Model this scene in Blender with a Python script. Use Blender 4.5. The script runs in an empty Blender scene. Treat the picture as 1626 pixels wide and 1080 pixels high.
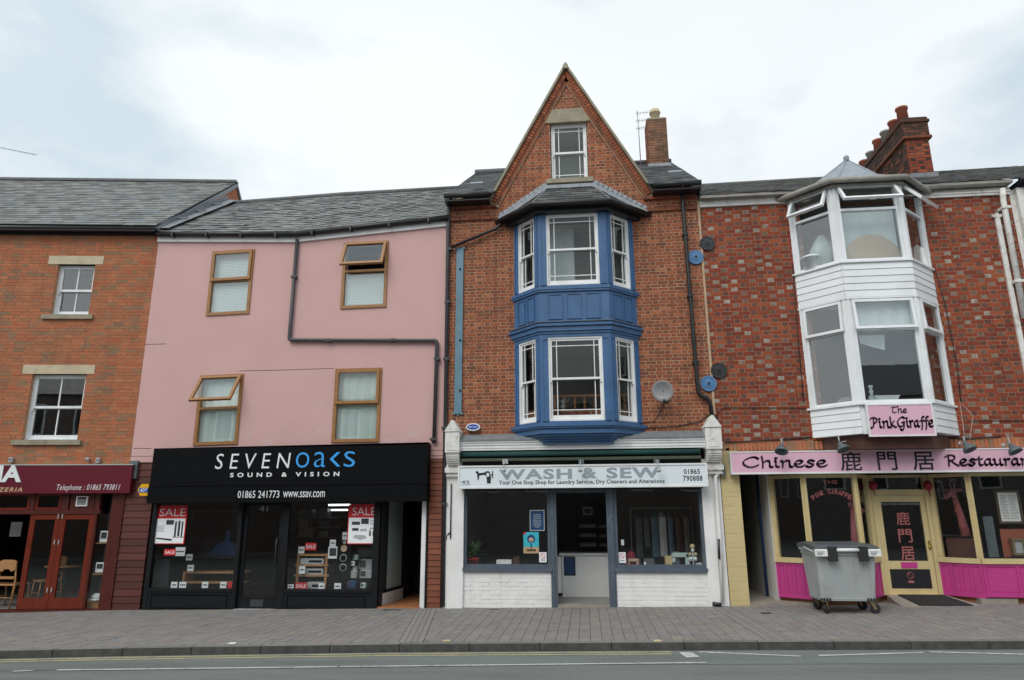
import bpy, math, random
from mathutils import Vector, Matrix
random.seed(7)
R = math.radians
sc = bpy.context.scene
col = sc.collection

# ------------------------------------------------------------------ camera
F_PX, PITCH, ROLL, YAW = 1084.0, R(14.1), R(0.3), R(6.0)
CAMX, CAMY, CAMZ = 1.85, -13.3, 1.7
cd = bpy.data.cameras.new('camera'); cam = bpy.data.objects.new('camera', cd); col.objects.link(cam)
cd.sensor_fit = 'HORIZONTAL'; cd.sensor_width = 36.0; cd.lens = 36.0 * F_PX / 1626.0
cd.clip_start = 0.1; cd.clip_end = 2000
cam.matrix_world = (Matrix.Translation((CAMX, CAMY, CAMZ)) @ Matrix.Rotation(YAW, 4, 'Z') @
                    Matrix.Rotation(math.pi/2 + PITCH, 4, 'X') @ Matrix.Rotation(-ROLL, 4, 'Z'))
sc.camera = cam

# ------------------------------------------------------------------ sky and sun
SUN_EL, SUN_AZ = R(45), R(205)      # sun_rotation style angle, clockwise from +Y: behind the camera, a little to its left
w = bpy.data.worlds.new('World'); sc.world = w; w.use_nodes = True
nt = w.node_tree; nt.nodes.clear()
def N(t, kind, **kw):
    n = t.nodes.new(kind)
    for k, v in kw.items(): setattr(n, k, v)
    return n
wo = N(nt, 'ShaderNodeOutputWorld'); bg = N(nt, 'ShaderNodeBackground'); bg.inputs['Strength'].default_value = 0.1
sky = N(nt, 'ShaderNodeTexSky'); sky.sky_type = 'NISHITA'; sky.sun_disc = False
sky.sun_elevation = SUN_EL; sky.sun_rotation = SUN_AZ; sky.air_density = 1.0; sky.dust_density = 2.0
tc = N(nt, 'ShaderNodeTexCoord')
mp = N(nt, 'ShaderNodeMapping'); mp.inputs['Scale'].default_value = (1, 1, 2.2); mp.inputs['Location'].default_value = (0.35, 1.9, 0.2)
n1 = N(nt, 'ShaderNodeTexNoise'); n1.inputs['Scale'].default_value = 1.6; n1.inputs['Detail'].default_value = 5; n1.inputs['Roughness'].default_value = 0.45
r1 = N(nt, 'ShaderNodeValToRGB')
r1.color_ramp.elements[0].position = 0.38; r1.color_ramp.elements[0].color = (6.5, 7.6, 8.2, 1)
r1.color_ramp.elements[1].position = 0.60; r1.color_ramp.elements[1].color = (9.3, 9.7, 9.9, 1)
n2 = N(nt, 'ShaderNodeTexNoise'); n2.inputs['Scale'].default_value = 1.1; n2.inputs['Detail'].default_value = 3
r2 = N(nt, 'ShaderNodeMapRange'); r2.inputs['From Min'].default_value = 0.3; r2.inputs['From Max'].default_value = 0.7
r2.inputs['To Min'].default_value = 0.86; r2.inputs['To Max'].default_value = 1.0
mx = N(nt, 'ShaderNodeMix', data_type='RGBA')
L = nt.links.new
L(tc.outputs['Generated'], mp.inputs['Vector']); L(mp.outputs[0], n1.inputs['Vector']); L(mp.outputs[0], n2.inputs['Vector'])
n3 = N(nt, 'ShaderNodeTexNoise'); n3.inputs['Scale'].default_value = 4.5; n3.inputs['Detail'].default_value = 6; n3.inputs['Roughness'].default_value = .55; L(mp.outputs[0], n3.inputs['Vector'])
ad = N(nt, 'ShaderNodeMath', operation='MULTIPLY_ADD'); ad.inputs[1].default_value = .62; L(n3.outputs['Fac'], ad.inputs[0]); sb = N(nt, 'ShaderNodeMath', operation='SUBTRACT'); sb.inputs[1].default_value = .31; L(n1.outputs['Fac'], sb.inputs[0]); L(sb.outputs[0], ad.inputs[2])
L(ad.outputs[0], r1.inputs['Fac']); L(n2.outputs['Fac'], r2.inputs['Value'])
L(r2.outputs[0], mx.inputs['Factor']); L(sky.outputs[0], mx.inputs['A']); L(r1.outputs[0], mx.inputs['B'])
L(mx.outputs['Result'], bg.inputs['Color']); L(bg.outputs[0], wo.inputs['Surface'])
sl = bpy.data.lights.new('sun', 'SUN'); so = bpy.data.objects.new('sun', sl); col.objects.link(so)
sl.energy = 1.5; sl.angle = R(35); sl.color = (1.0, 0.97, 0.92)
sd = Vector((math.sin(SUN_AZ)*math.cos(SUN_EL), math.cos(SUN_AZ)*math.cos(SUN_EL), math.sin(SUN_EL)))
so.rotation_euler = sd.to_track_quat('Z', 'Y').to_euler(); so.location = sd * 40
vs = sc.view_settings; vs.view_transform = 'Standard'; vs.look = 'None'; vs.gamma = 1; vs.exposure = 0.1
vs.use_curve_mapping = False
sc.cycles.use_denoising = True
sc.cycles.max_bounces = 8; sc.cycles.transparent_max_bounces = 10; sc.cycles.diffuse_bounces = 3

# ------------------------------------------------------------------ helpers
I4 = Matrix.Identity(4)
RC = Matrix.Rotation(YAW, 3, 'Z') @ Matrix.Rotation(math.pi/2 + PITCH, 3, 'X') @ Matrix.Rotation(-ROLL, 3, 'Z')
def at(px, py, d=0.0, M=I4):
    """reads a picture position (1626x1080) as (u, z) on the plane at depth d of the facade frame M"""
    v = RC @ Vector(((px-813)/F_PX, (540-py)/F_PX, -1))
    Mi = M.inverted(); o = Mi @ Vector((CAMX, CAMY, CAMZ)); v = Mi.to_3x3() @ v
    t = (d - o.y) / v.y; p = o + v*t
    return p.x, p.z
SL = 0.0145
def gz(x): return SL*x - 0.02
def gat(px, py, dz=0.0):
    v = RC @ Vector(((px-813)/F_PX, (540-py)/F_PX, -1))
    t = (gz(CAMX)+dz-CAMZ)/(v.z - SL*v.x)
    return Vector((CAMX+v.x*t, CAMY+v.y*t, CAMZ+v.z*t))
def face(p, q, z=0.0):
    """frame whose x axis runs from p to q (plan), y points into the building"""
    e = Vector((q[0]-p[0], q[1]-p[1], 0)).normalized(); n = Vector((-e.y, e.x, 0))
    return Matrix(((e.x, n.x, 0, p[0]), (e.y, n.y, 0, p[1]), (0, 0, 1, z), (0, 0, 0, 1)))
def tag(o, label=None, cat=None, group=None, kind=None):
    if label: o['label'] = label
    if cat: o['category'] = cat
    if group: o['group'] = group
    if kind: o['kind'] = kind
    return o
WL = {}
def wloc(o): return WL.get(o.name, Vector((0, 0, 0)))
def link(o, loc, parent=None):
    col.objects.link(o); loc = Vector(loc)
    WL[o.name] = loc
    if parent is not None:
        o.parent = parent; o.location = loc - wloc(parent)
    else: o.location = loc
    return o
def root(name, label, cat, loc, group=None):
    o = bpy.data.objects.new(name, None); o.empty_display_size = 0.2
    link(o, loc); return tag(o, label, cat, group)
class MB:
    def __init__(s, M=I4): s.v = []; s.f = []; s.mi = []; s.M = M.copy(); s.sm = []
    def add(s, vs_, fs, m=0, smooth=False):
        b = len(s.v); M = s.M
        s.v += [M @ Vector(p) for p in vs_]
        s.f += [tuple(b+i for i in f) for f in fs]; s.mi += [m]*len(fs); s.sm += [smooth]*len(fs)
        return s
    def box(s, x0, x1, y0, y1, z0, z1, m=0, k=0.0):
        """k shears z along x (settled masonry)"""
        if x0 > x1: x0, x1 = x1, x0
        if y0 > y1: y0, y1 = y1, y0
        if z0 > z1: z0, z1 = z1, z0
        a, b = k*0, k*(x1-x0)
        return s.add([(x0,y0,z0),(x1,y0,z0+b),(x1,y1,z0+b),(x0,y1,z0),(x0,y0,z1),(x1,y0,z1+b),(x1,y1,z1+b),(x0,y1,z1)],
              [(0,3,2,1),(4,5,6,7),(0,1,5,4),(1,2,6,5),(2,3,7,6),(3,0,4,7)], m)
    def rbox(s, x0, x1, y0, y1, z0, z1, r, m=0):
        """box with chamfered vertical and top edges"""
        lo = [(x0+r,y0),(x1-r,y0),(x1,y0+r),(x1,y1-r),(x1-r,y1),(x0+r,y1),(x0,y1-r),(x0,y0+r)]
        cx, cy = (x0+x1)/2, (y0+y1)/2
        def sh(p): return (p[0]+math.copysign(min(r, abs(cx-p[0])*.9), cx-p[0]), p[1]+math.copysign(min(r, abs(cy-p[1])*.9), cy-p[1]))
        V = [(p[0],p[1],z0) for p in lo]+[(p[0],p[1],z1-r) for p in lo]+[sh(p)+(z1,) for p in lo]
        Fc = [tuple(range(7,-1,-1)), tuple(range(16,24))]
        for a in (0, 8):
            for i in range(8): j = (i+1) % 8; Fc.append((a+i,a+j,a+8+j,a+8+i))
        return s.add(V, Fc, m)
    def prism(s, pts, y0, y1, m=0, caps=True):
        """polygon in (x,z), counter-clockwise seen from -y, extruded in y"""
        n = len(pts)
        V = [(p[0], y0, p[1]) for p in pts] + [(p[0], y1, p[1]) for p in pts]
        Fc = [tuple((i, i+n, (i+1) % n + n, (i+1) % n)) for i in range(n)]
        Fc += [tuple(range(n)), tuple(range(2*n-1, n-1, -1))]
        return s.add(V, Fc, m)
    def plan(s, pts, z0, z1, m=0):
        """polygon in plan (x,y) counter-clockwise from above, extruded in z"""
        n = len(pts)
        V = [(p[0], p[1], z0) for p in pts] + [(p[0], p[1], z1) for p in pts]
        Fc = [(i, (i+1) % n, (i+1) % n + n, i+n) for i in range(n)]
        Fc += [tuple(range(n-1, -1, -1)), tuple(range(n, 2*n))]
        return s.add(V, Fc, m)
    def loft(s, rings, m=0, closed=True, smooth=False, cap=True):
        n = len(rings[0]); V = [p for r in rings for p in r]; Fc = []
        for a in range(len(rings)-1):
            for i in range(n if closed else n-1):
                j = (i+1) % n; Fc.append((a*n+i, a*n+j, (a+1)*n+j, (a+1)*n+i))
        if cap and closed: Fc += [tuple(range(n-1, -1, -1)), tuple(range((len(rings)-1)*n, len(rings)*n))]
        return s.add(V, Fc, m, smooth)
    def tube(s, pts, r, n=8, m=0, smooth=True):
        rings = []; pts = [Vector(p) for p in pts]; prev = None
        for i, p in enumerate(pts):
            if i == 0: t = pts[1]-p
            elif i == len(pts)-1: t = p-pts[i-1]
            else: t = (pts[i+1]-p).normalized() + (p-pts[i-1]).normalized()
            t.normalize()
            if prev is None:
                a = Vector((0, 0, 1)) if abs(t.z) < .9 else Vector((1, 0, 0))
                u = t.cross(a).normalized()
            else: u = (prev - t*prev.dot(t)).normalized()
            prev = u; v2 = t.cross(u)
            rr = r[i] if isinstance(r, (list, tuple)) else r
            rings.append([tuple(p + (u*math.cos(2*math.pi*k/n) + v2*math.sin(2*math.pi*k/n))*rr) for k in range(n)])
        return s.loft(rings, m, True, smooth)
    def lathe(s, c, prof, n=16, m=0, axis='z', smooth=True):
        rings = []
        for r, h in prof:
            ring = []
            for k in range(n):
                a = 2*math.pi*k/n; x, y = r*math.cos(a), r*math.sin(a)
                if axis == 'z': ring.append((c[0]+x, c[1]+y, c[2]+h))
                elif axis == 'y': ring.append((c[0]+x, c[1]+h, c[2]-y))
                else: ring.append((c[0]+h, c[1]+x, c[2]+y))
            rings.append(ring)
        return s.loft(rings, m, True, smooth)
    def frame(s, x0, x1, z0, z1, w_, y0, y1, m=0, wb=None, k=0.0):
        wb = w_ if wb is None else wb
        def bz(x): return k*(x-x0)
        s.box(x0, x0+w_, y0, y1, z0, z1, m, k)
        s.box(x1-w_, x1, y0, y1, z0+bz(x1-w_), z1+bz(x1-w_), m, k)
        s.box(x0+w_, x1-w_, y0, y1, z0+bz(x0+w_), z0+wb+bz(x0+w_), m, k)
        s.box(x0+w_, x1-w_, y0, y1, z1-w_+bz(x0+w_), z1+bz(x0+w_), m, k)
        return s
    def build(s, name, mats, parent=None, label=None, cat=None, group=None, kind=None, origin=None):
        if not isinstance(mats, (list, tuple)): mats = [mats]
        if origin is None:
            xs = [p.x for p in s.v]; ys = [p.y for p in s.v]; zs = [p.z for p in s.v]
            origin = Vector(((min(xs)+max(xs))/2, (min(ys)+max(ys))/2, min(zs)))
        me = bpy.data.meshes.new(name)
        me.from_pydata([tuple(p-origin) for p in s.v], [], s.f)
        for m in mats: me.materials.append(m)
        me.polygons.foreach_set('material_index', s.mi); me.polygons.foreach_set('use_smooth', s.sm)
        me.update()
        o = bpy.data.objects.new(name, me); link(o, origin, parent)
        return tag(o, label, cat, group, kind)

# ------------------------------------------------------------------ materials
def nmat(name):
    m = bpy.data.materials.new(name); m.use_nodes = True
    t = m.node_tree; b = t.nodes['Principled BSDF']; return m, t, b
def ramp(t, stops, interp='LINEAR'):
    r = t.nodes.new('ShaderNodeValToRGB'); e = r.color_ramp.elements; r.color_ramp.interpolation = interp
    while len(e) < len(stops): e.new(1.0)
    for i, (p, c) in enumerate(stops): e[i].position = p; e[i].color = (c[0], c[1], c[2], 1)
    return r
def noise(t, scale, detail=4, rough=.55, vec=None, dim='3D'):
    n = t.nodes.new('ShaderNodeTexNoise'); n.inputs['Scale'].default_value = scale
    n.inputs['Detail'].default_value = detail; n.inputs['Roughness'].default_value = rough
    if vec is not None: t.links.new(vec, n.inputs['Vector'])
    return n
def pos(t, stretch=None):
    g = t.nodes.new('ShaderNodeNewGeometry'); o = g.outputs['Position']
    if stretch:
        m = t.nodes.new('ShaderNodeMapping'); m.inputs['Scale'].default_value = stretch
        t.links.new(o, m.inputs['Vector']); o = m.outputs[0]
    return o
def mixc(t, a, b, f, mode='MIX'):
    m = t.nodes.new('ShaderNodeMix'); m.data_type = 'RGBA'; m.blend_type = mode
    for s_, v in (('A', a), ('B', b)):
        if isinstance(v, tuple): m.inputs[s_].default_value = v + (1,) if len(v) == 3 else v
        else: t.links.new(v, m.inputs[s_])
    if isinstance(f, (int, float)): m.inputs['Factor'].default_value = f
    else: t.links.new(f, m.inputs['Factor'])
    return m.outputs['Result']
def maprange(t, v, a, b, c, d):
    n = t.nodes.new('ShaderNodeMapRange'); t.links.new(v, n.inputs['Value'])
    for i, x in zip(('From Min', 'From Max', 'To Min', 'To Max'), (a, b, c, d)): n.inputs[i].default_value = x
    return n.outputs[0]
def bump(t, b, v, dist=.002, strength=1.0):
    n = t.nodes.new('ShaderNodeBump'); n.inputs['Distance'].default_value = dist; n.inputs['Strength'].default_value = strength
    t.links.new(v, n.inputs['Height']); t.links.new(n.outputs[0], b.inputs['Normal'])
def basic(name, c, rough=.5, var=.12, scale=6, bmp=0.0, dirt=None, dscale=1.3, damt=.5, metal=0.0, fine=60, stretch=None, spec=.5, streak=None, chips=None):
    m, t, b = nmat(name); p = pos(t, stretch)
    n = noise(t, scale, 5, .6, p)
    dk = tuple(x*(1-var) for x in c); lt = tuple(min(1, x*(1+var)) for x in c)
    r = ramp(t, [(.3, dk), (.7, lt)]); t.links.new(n.outputs['Fac'], r.inputs['Fac']); o = r.outputs[0]
    if dirt:
        n2 = noise(t, dscale, 6, .65, p)
        f = maprange(t, n2.outputs['Fac'], .5, .72, 0, damt)
        o = mixc(t, o, dirt, f)
    if streak:
        n4 = noise(t, 1.0, 5, .6, pos(t, (7, 7, .4))); o = mixc(t, o, streak[0], maprange(t, n4.outputs['Fac'], .52, .75, 0, streak[1]))
    if chips:
        n5 = noise(t, 34, 3, .6, p); n6 = noise(t, 2.5, 3, .5, p); mu = t.nodes.new('ShaderNodeMath'); mu.operation = 'MULTIPLY'
        t.links.new(maprange(t, n5.outputs['Fac'], .66, .70, 0, 1), mu.inputs[0]); t.links.new(maprange(t, n6.outputs['Fac'], .45, .6, 0, chips[1]), mu.inputs[1]); o = mixc(t, o, chips[0], mu.outputs[0])
    t.links.new(o, b.inputs['Base Color'])
    b.inputs['Roughness'].default_value = rough; b.inputs['Metallic'].default_value = metal
    b.inputs['Specular IOR Level'].default_value = spec
    if bmp: bump(t, b, noise(t, fine, 4, .6, p).outputs['Fac'], bmp)
    return m
def piece_rand(t):
    """a random value per piece: per island in joined masonry, per position for single pieces"""
    g = t.nodes.new('ShaderNodeNewGeometry'); oi = t.nodes.new('ShaderNodeObjectInfo')
    wn = t.nodes.new('ShaderNodeTexWhiteNoise'); wn.noise_dimensions = '4D'
    t.links.new(oi.outputs['Location'], wn.inputs['Vector']); t.links.new(g.outputs['Random Per Island'], wn.inputs['W'])
    return wn
def piece(name, stops, rough=.85, grain=.25, gscale=45, bmp=.003, dirt=None, dscale=.8, damt=.5, spec=.3, blot=None, interp='LINEAR', stretch=None, streak=0.0, pale=None):
    m, t, b = nmat(name); wn = piece_rand(t); p = pos(t, stretch)
    r = ramp(t, stops, interp); t.links.new(wn.outputs['Value'], r.inputs['Fac']); o = r.outputs[0]
    n = noise(t, gscale, 5, .65, p)
    v = maprange(t, n.outputs['Fac'], .25, .75, 1-grain, 1+grain)
    mm = t.nodes.new('ShaderNodeVectorMath'); mm.operation = 'SCALE'; t.links.new(o, mm.inputs[0]); t.links.new(v, mm.inputs['Scale']); o = mm.outputs[0]
    if blot:
        nb = noise(t, 22, 3, .6, p); o = mixc(t, o, blot, maprange(t, nb.outputs['Fac'], .52, .62, 0, .75))
    if dirt:
        n2 = noise(t, dscale, 6, .65, p); o = mixc(t, o, dirt, maprange(t, n2.outputs['Fac'], .5, .75, 0, damt))
    if streak:
        n4 = noise(t, 1.0, 5, .6, pos(t, (5, 5, .35))); o = mixc(t, o, tuple(x*.4 for x in dirt), maprange(t, n4.outputs['Fac'], .52, .72, 0, streak))
    if pale:
        n5 = noise(t, .9, 6, .7, pos(t, (1, 1, 1.4))); o = mixc(t, o, pale, maprange(t, n5.outputs['Fac'], .6, .75, 0, .35))
    t.links.new(o, b.inputs['Base Color']); b.inputs['Roughness'].default_value = rough; b.inputs['Specular IOR Level'].default_value = spec
    if bmp: bump(t, b, n.outputs['Fac'], bmp)
    return m

M = {}
M['brick_a'] = piece('brick soft orange', [(0, (.25,.15,.09)), (.1, (.31,.175,.10)), (.24, (.37,.145,.078)), (.6, (.42,.14,.067)), (.88, (.46,.175,.085)), (1, (.43,.12,.06))], dirt=(.25,.14,.085), damt=.4, streak=.25)
M['mortar_a'] = basic('mortar tan', (.50,.30,.17), .95, .15, 20, .002)
M['brick_b'] = piece('brick red stretcher', [(0, (.23,.075,.040)), (.3, (.28,.085,.042)), (.7, (.335,.10,.046)), (.93, (.38,.125,.055)), (1, (.40,.16,.075))], dirt=(.13,.058,.036), damt=.45, grain=.3, streak=.4)
M['brick_bh'] = piece('brick dark header', [(0, (.17,.065,.04)), (.5, (.23,.078,.042)), (1, (.30,.09,.045))], dirt=(.12,.06,.04), grain=.3, streak=.4)
M['mortar_b'] = basic('mortar cream', (.50,.35,.23), .95, .2, 12, .002, dirt=(.34,.25,.17), dscale=1.5, damt=.6)
M['brick_c'] = piece('brick orange red stretcher', [(0, (.20,.042,.025)), (.35, (.245,.05,.026)), (.75, (.29,.064,.029)), (1, (.34,.09,.038))], dirt=(.11,.042,.03), damt=.65, grain=.38, streak=.55, pale=(.34,.15,.09))
M['brick_ch'] = piece('brick glazed grey header', [(0, (.12,.045,.032)), (.45, (.15,.07,.046)), (.7, (.20,.13,.09)), (.86, (.30,.25,.20)), (1, (.42,.40,.35))], blot=(.12,.052,.036), rough=.6, grain=.4, dirt=(.12,.05,.035), damt=.65, streak=.4)
M['mortar_c'] = basic('mortar reddish', (.44,.24,.16), .95, .25, 14, .002, dirt=(.18,.10,.07), damt=.6)
M['brick_d'] = piece('brick sooty chimney', [(0, (.035,.025,.02)), (.5, (.07,.038,.028)), (.8, (.14,.055,.035)), (1, (.24,.08,.04))], grain=.35, dirt=(.03,.022,.018), dscale=1.6, damt=.7)
M['brick_e'] = piece('brick weathered tan', [(0, (.13,.07,.045)), (.5, (.22,.11,.065)), (1, (.30,.15,.085))], grain=.35, dirt=(.10,.08,.05), dscale=3, damt=.8)
M['mortar_d'] = basic('mortar sooty', (.16,.13,.10), .95, .3, 12)
M['render'] = basic('pink render', (.625,.39,.37), .85, .025, 1.3, .0015, dirt=(.56,.345,.34), dscale=.9, damt=.4, fine=90)
M['patch'] = basic('pale filler', (.62,.43,.41), .9, .05, 20)
M['slate'] = piece('roof slate', [(0, (.10,.102,.098)), (.3, (.155,.16,.158)), (.6, (.205,.21,.208)), (.85, (.25,.245,.225)), (1, (.17,.20,.23))], rough=.55, grain=.22, gscale=18, bmp=.002, dirt=(.19,.175,.13), dscale=2.2, damt=.6, spec=.4, streak=.3)
M['slate_dk'] = piece('dark roof slate', [(0, (.06,.063,.065)), (.6, (.10,.105,.108)), (1, (.15,.155,.155))], rough=.5, grain=.25, gscale=18, bmp=.002, spec=.45)
M['roofboard'] = basic('roof underlay', (.05,.05,.05), .9)
M['ridge'] = basic('ridge tile', (.13,.135,.14), .7, .25, 8, .002)
M['lead'] = basic('lead flashing', (.27,.30,.335), .5, .22, 9, .001, dirt=(.40,.43,.45), dscale=5, damt=.6)
M['lead_dk'] = basic('lead grey', (.19,.205,.22), .55, .2, 7, .001)
M['stone'] = basic('buff stone', (.55,.47,.33), .9, .1, 9, .001, dirt=(.35,.30,.21), dscale=3)
M['stone_old'] = basic('weathered stone', (.33,.29,.21), .95, .22, 8, .002, dirt=(.14,.13,.10), dscale=4, damt=.8)
M['white'] = basic('white paint', (.81,.82,.82), .45, .04, 5, .0006, dirt=(.52,.51,.47), dscale=2.2, damt=.5)
M['white_old'] = basic('flaking white paint', (.76,.75,.72), .7, .06, 9, .001, dirt=(.30,.22,.16), dscale=8, damt=.6)
M['upvc'] = basic('white plastic', (.84,.86,.88), .3, .03, 3, dirt=(.60,.60,.56), dscale=2, damt=.45, streak=((.50,.49,.45), .35))
M['masonry_white'] = basic('white painted masonry', (.84,.84,.83), .8, .04, 4, .004, dirt=(.62,.60,.55), dscale=1.5, damt=.5, fine=40, streak=((.55,.52,.46), .3))
M['cream'] = basic('cream painted masonry', (.62,.50,.26), .8, .05, 4, .002, dirt=(.42,.33,.18), dscale=2, damt=.45)
M['cream_wood'] = basic('cream gloss paint', (.64,.52,.27), .42, .06, 4, .0006, dirt=(.45,.36,.2), dscale=3, damt=.5, streak=((.40,.32,.18), .35), chips=((.25,.2,.13), .5))
M['pink_wood'] = basic('magenta gloss paint', (.53,.048,.25), .42, .1, 3, .0006, dirt=(.33,.04,.17), dscale=3, damt=.5, streak=((.36,.05,.18), .5), chips=((.5,.3,.38), .7))
M['blue'] = basic('blue gloss paint', (.048,.13,.28), .42, .12, 3, .0008, dirt=(.035,.085,.17), dscale=2.2, damt=.5, streak=((.09,.17,.30), .5), chips=((.30,.34,.36), .8))
M['blue_pl'] = basic('blue painted iron', (.085,.21,.40), .45, .12, 9, .001)
M['iron'] = basic('black painted iron', (.028,.03,.034), .5, .3, 15, .001)
M['blue_strip'] = basic('faded blue steel', (.12,.23,.30), .5, .12, 5, .0005, dirt=(.08,.15,.19), damt=.6)
M['bluegrey'] = basic('blue grey paint', (.085,.11,.145), .42, .14, 6, .0006, dirt=(.16,.18,.2), dscale=5, damt=.4, chips=((.35,.36,.36), .8))
M['oak'] = basic('golden oak frame', (.33,.155,.05), .4, .22, 9, .0004, stretch=(3, 3, 1))
M['mahog'] = basic('red mahogany stain', (.155,.022,.009), .3, .3, 10, .0004, stretch=(4, 4, .6))
M['mahog_dk'] = basic('dark mahogany stain', (.085,.016,.011), .35, .3, 10, .0004, stretch=(4, 4, .6))
M['board_r'] = piece('oxblood board', [(0, (.065,.018,.014)), (1, (.115,.030,.022))], rough=.5, grain=.25, gscale=14, bmp=.001, spec=.4, stretch=(.4, 1, 4))
M['board_b'] = piece('brown board', [(0, (.15,.045,.022)), (1, (.26,.075,.035))], rough=.55, grain=.25, gscale=14, bmp=.001, spec=.4, stretch=(.4, 1, 4))
M['board_w'] = piece('white cladding board', [(0, (.80,.82,.84)), (1, (.86,.88,.90))], rough=.35, grain=.02, bmp=0, dirt=(.55,.55,.52), dscale=2, damt=.35)
M['board_dk'] = basic('dark brown soffit board', (.085,.03,.02), .5, .25, 6)
M['black'] = basic('black satin', (.005,.0055,.0065), .6, .15, 4, spec=.08)
M['black_m'] = basic('black frame paint', (.010,.0115,.014), .5, .25, 5, spec=.2)
M['gutter'] = basic('black gutter plastic', (.014,.014,.016), .4, .2, 5)
M['pipe'] = basic('grey black pipe', (.05,.05,.056), .45, .2, 8)
M['burg'] = basic('burgundy sign', (.125,.008,.022), .35, .04, 2)
M['pinksign'] = basic('pale pink sign', (.76,.46,.57), .35, .03, 2, streak=((.50,.30,.37), .3), dirt=(.6,.36,.45), damt=.3)
M['signwhite'] = basic('white sign', (.76,.82,.86), .3, .03, 2, streak=((.55,.58,.58), .25))
M['alu'] = basic('aluminium trim', (.55,.56,.58), .4, .05, 5, metal=.4)
M['ink'] = basic('black lettering', (.012,.012,.016), .5, .0)
M['ink_p'] = basic('plum black lettering', (.028,.008,.02), .5, .0)
M['ink_g'] = basic('grey lettering', (.16,.19,.22), .5, .03)
M['ink_gl'] = basic('pale grey lettering', (.30,.35,.385), .5, .03)
M['ink_w'] = basic('white lettering', (.80,.82,.84), .4, .0)
M['ink_c'] = basic('tan lettering', (.55,.40,.22), .4, .0)
M['ink_b'] = basic('sky blue lettering', (.045,.36,.85), .4, .0)
M['ink_r'] = basic('red print', (.62,.02,.03), .4, .0)
M['ink_pk'] = basic('dusky pink lettering', (.42,.13,.13), .5, .0)
M['paper'] = basic('white paper', (.86,.88,.90), .6, .03, 5)
M['teal'] = basic('teal awning cloth', (.012,.065,.062), .8, .2, 20, .001)
M['green_g'] = basic('olive soffit', (.06,.075,.05), .7, .2, 6)
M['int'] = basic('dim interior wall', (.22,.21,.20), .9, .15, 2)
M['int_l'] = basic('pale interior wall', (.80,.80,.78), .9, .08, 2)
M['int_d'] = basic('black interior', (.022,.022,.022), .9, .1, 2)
M['floor_t'] = basic('orange tile floor', (.42,.17,.07), .5, .2, 8)
M['floor_g'] = basic('grey lino', (.30,.30,.29), .5, .1, 4)
M['blind'] = basic('slatted blind', (.80,.86,.86), .6, .04, 3)
M['blind_l'] = basic('pale lined blind', (.80,.88,.84), .7, .04, 3)
M['curtain'] = basic('net curtain', (.85,.87,.87), .8, .06, 4)
M['frost'] = basic('frosted glass screen', (.50,.62,.58), .25, .04, 2)
M['pot'] = basic('red plastic pot', (.55,.03,.02), .4, .05)
M['leaf'] = basic('leaf green', (.07,.15,.05), .5, .4, 20)
M['wood'] = basic('beech wood', (.42,.22,.09), .4, .15, 12, stretch=(1, 1, 4))
M['wood2'] = basic('orange banister wood', (.40,.14,.03), .4, .15, 12)
M['silver'] = basic('silver plastic', (.42,.43,.44), .35, .05)
M['dgrey'] = basic('dark grey plastic', (.045,.047,.05), .4, .1)
M['dish'] = basic('grey dish', (.36,.36,.37), .5, .05)
M['lampg'] = basic('grey enamel', (.10,.125,.135), .45, .15, 12)
M['binbody'] = basic('galvanised grey steel', (.42,.455,.455), .5, .06, 5, .0015, dirt=(.27,.27,.25), dscale=2.5, damt=.6, streak=((.24,.23,.21), .45), chips=((.13,.12,.11), .9))
M['binlid'] = basic('dark grey lid', (.085,.095,.105), .45, .15, 4)
M['rubber'] = basic('black rubber', (.02,.02,.02), .7)
M['brass'] = basic('yellow zinc fork', (.30,.24,.13), .45, .15, metal=.6)
M['gold'] = basic('brass', (.6,.42,.12), .3, .05, metal=1)
M['pot_cream'] = basic('buff chimney pot', (.60,.50,.33), .8, .08, 6)
M['pot_red'] = basic('terracotta chimney pot', (.33,.095,.055), .8, .15, 6)
M['pot_grey'] = basic('grey chimney pot', (.27,.26,.22), .8, .15, 6)
M['alarm_y'] = basic('yellow alarm box', (.80,.42,.01), .35, .02)
M['alarm_b'] = basic('blue alarm badge', (.03,.09,.42), .35, .02)
M['cable'] = basic('black cable', (.02,.02,.02), .6)
M['rope'] = basic('pale flex', (.55,.38,.33), .6)
M['pposter'] = basic('navy poster', (.02,.06,.16), .3, .3, 30)
M['cyan'] = basic('cyan poster', (.05,.45,.55), .3, .1, 20)
M['sand'] = basic('sand print', (.50,.32,.18), .3, .1, 20)
M['beige'] = basic('beige table top', (.55,.40,.28), .5, .04)
M['gpink'] = basic('dusty pink ornament', (.40,.11,.13), .7, .15, 9)
M['dmat'] = basic('black doormat', (.02,.02,.02), .95)
M['conc'] = basic('step concrete', (.30,.27,.23), .9, .15, 8, .002)
M['screen'] = basic('television screen', (.006,.007,.009), .12, .0)
M['blueglow'] = basic('blue picture', (.02,.06,.16), .4, .3, 12)
M['gutter_w'] = basic('dirty white gutter', (.30,.28,.25), .6, .2, 6, .002, dirt=(.11,.105,.08), dscale=3, damt=.85)
M['trunk'] = basic('stem brown', (.08,.05,.03), .8)
M['chinared'] = basic('red paper lantern', (.30,.02,.05), .6, .1)

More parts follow.
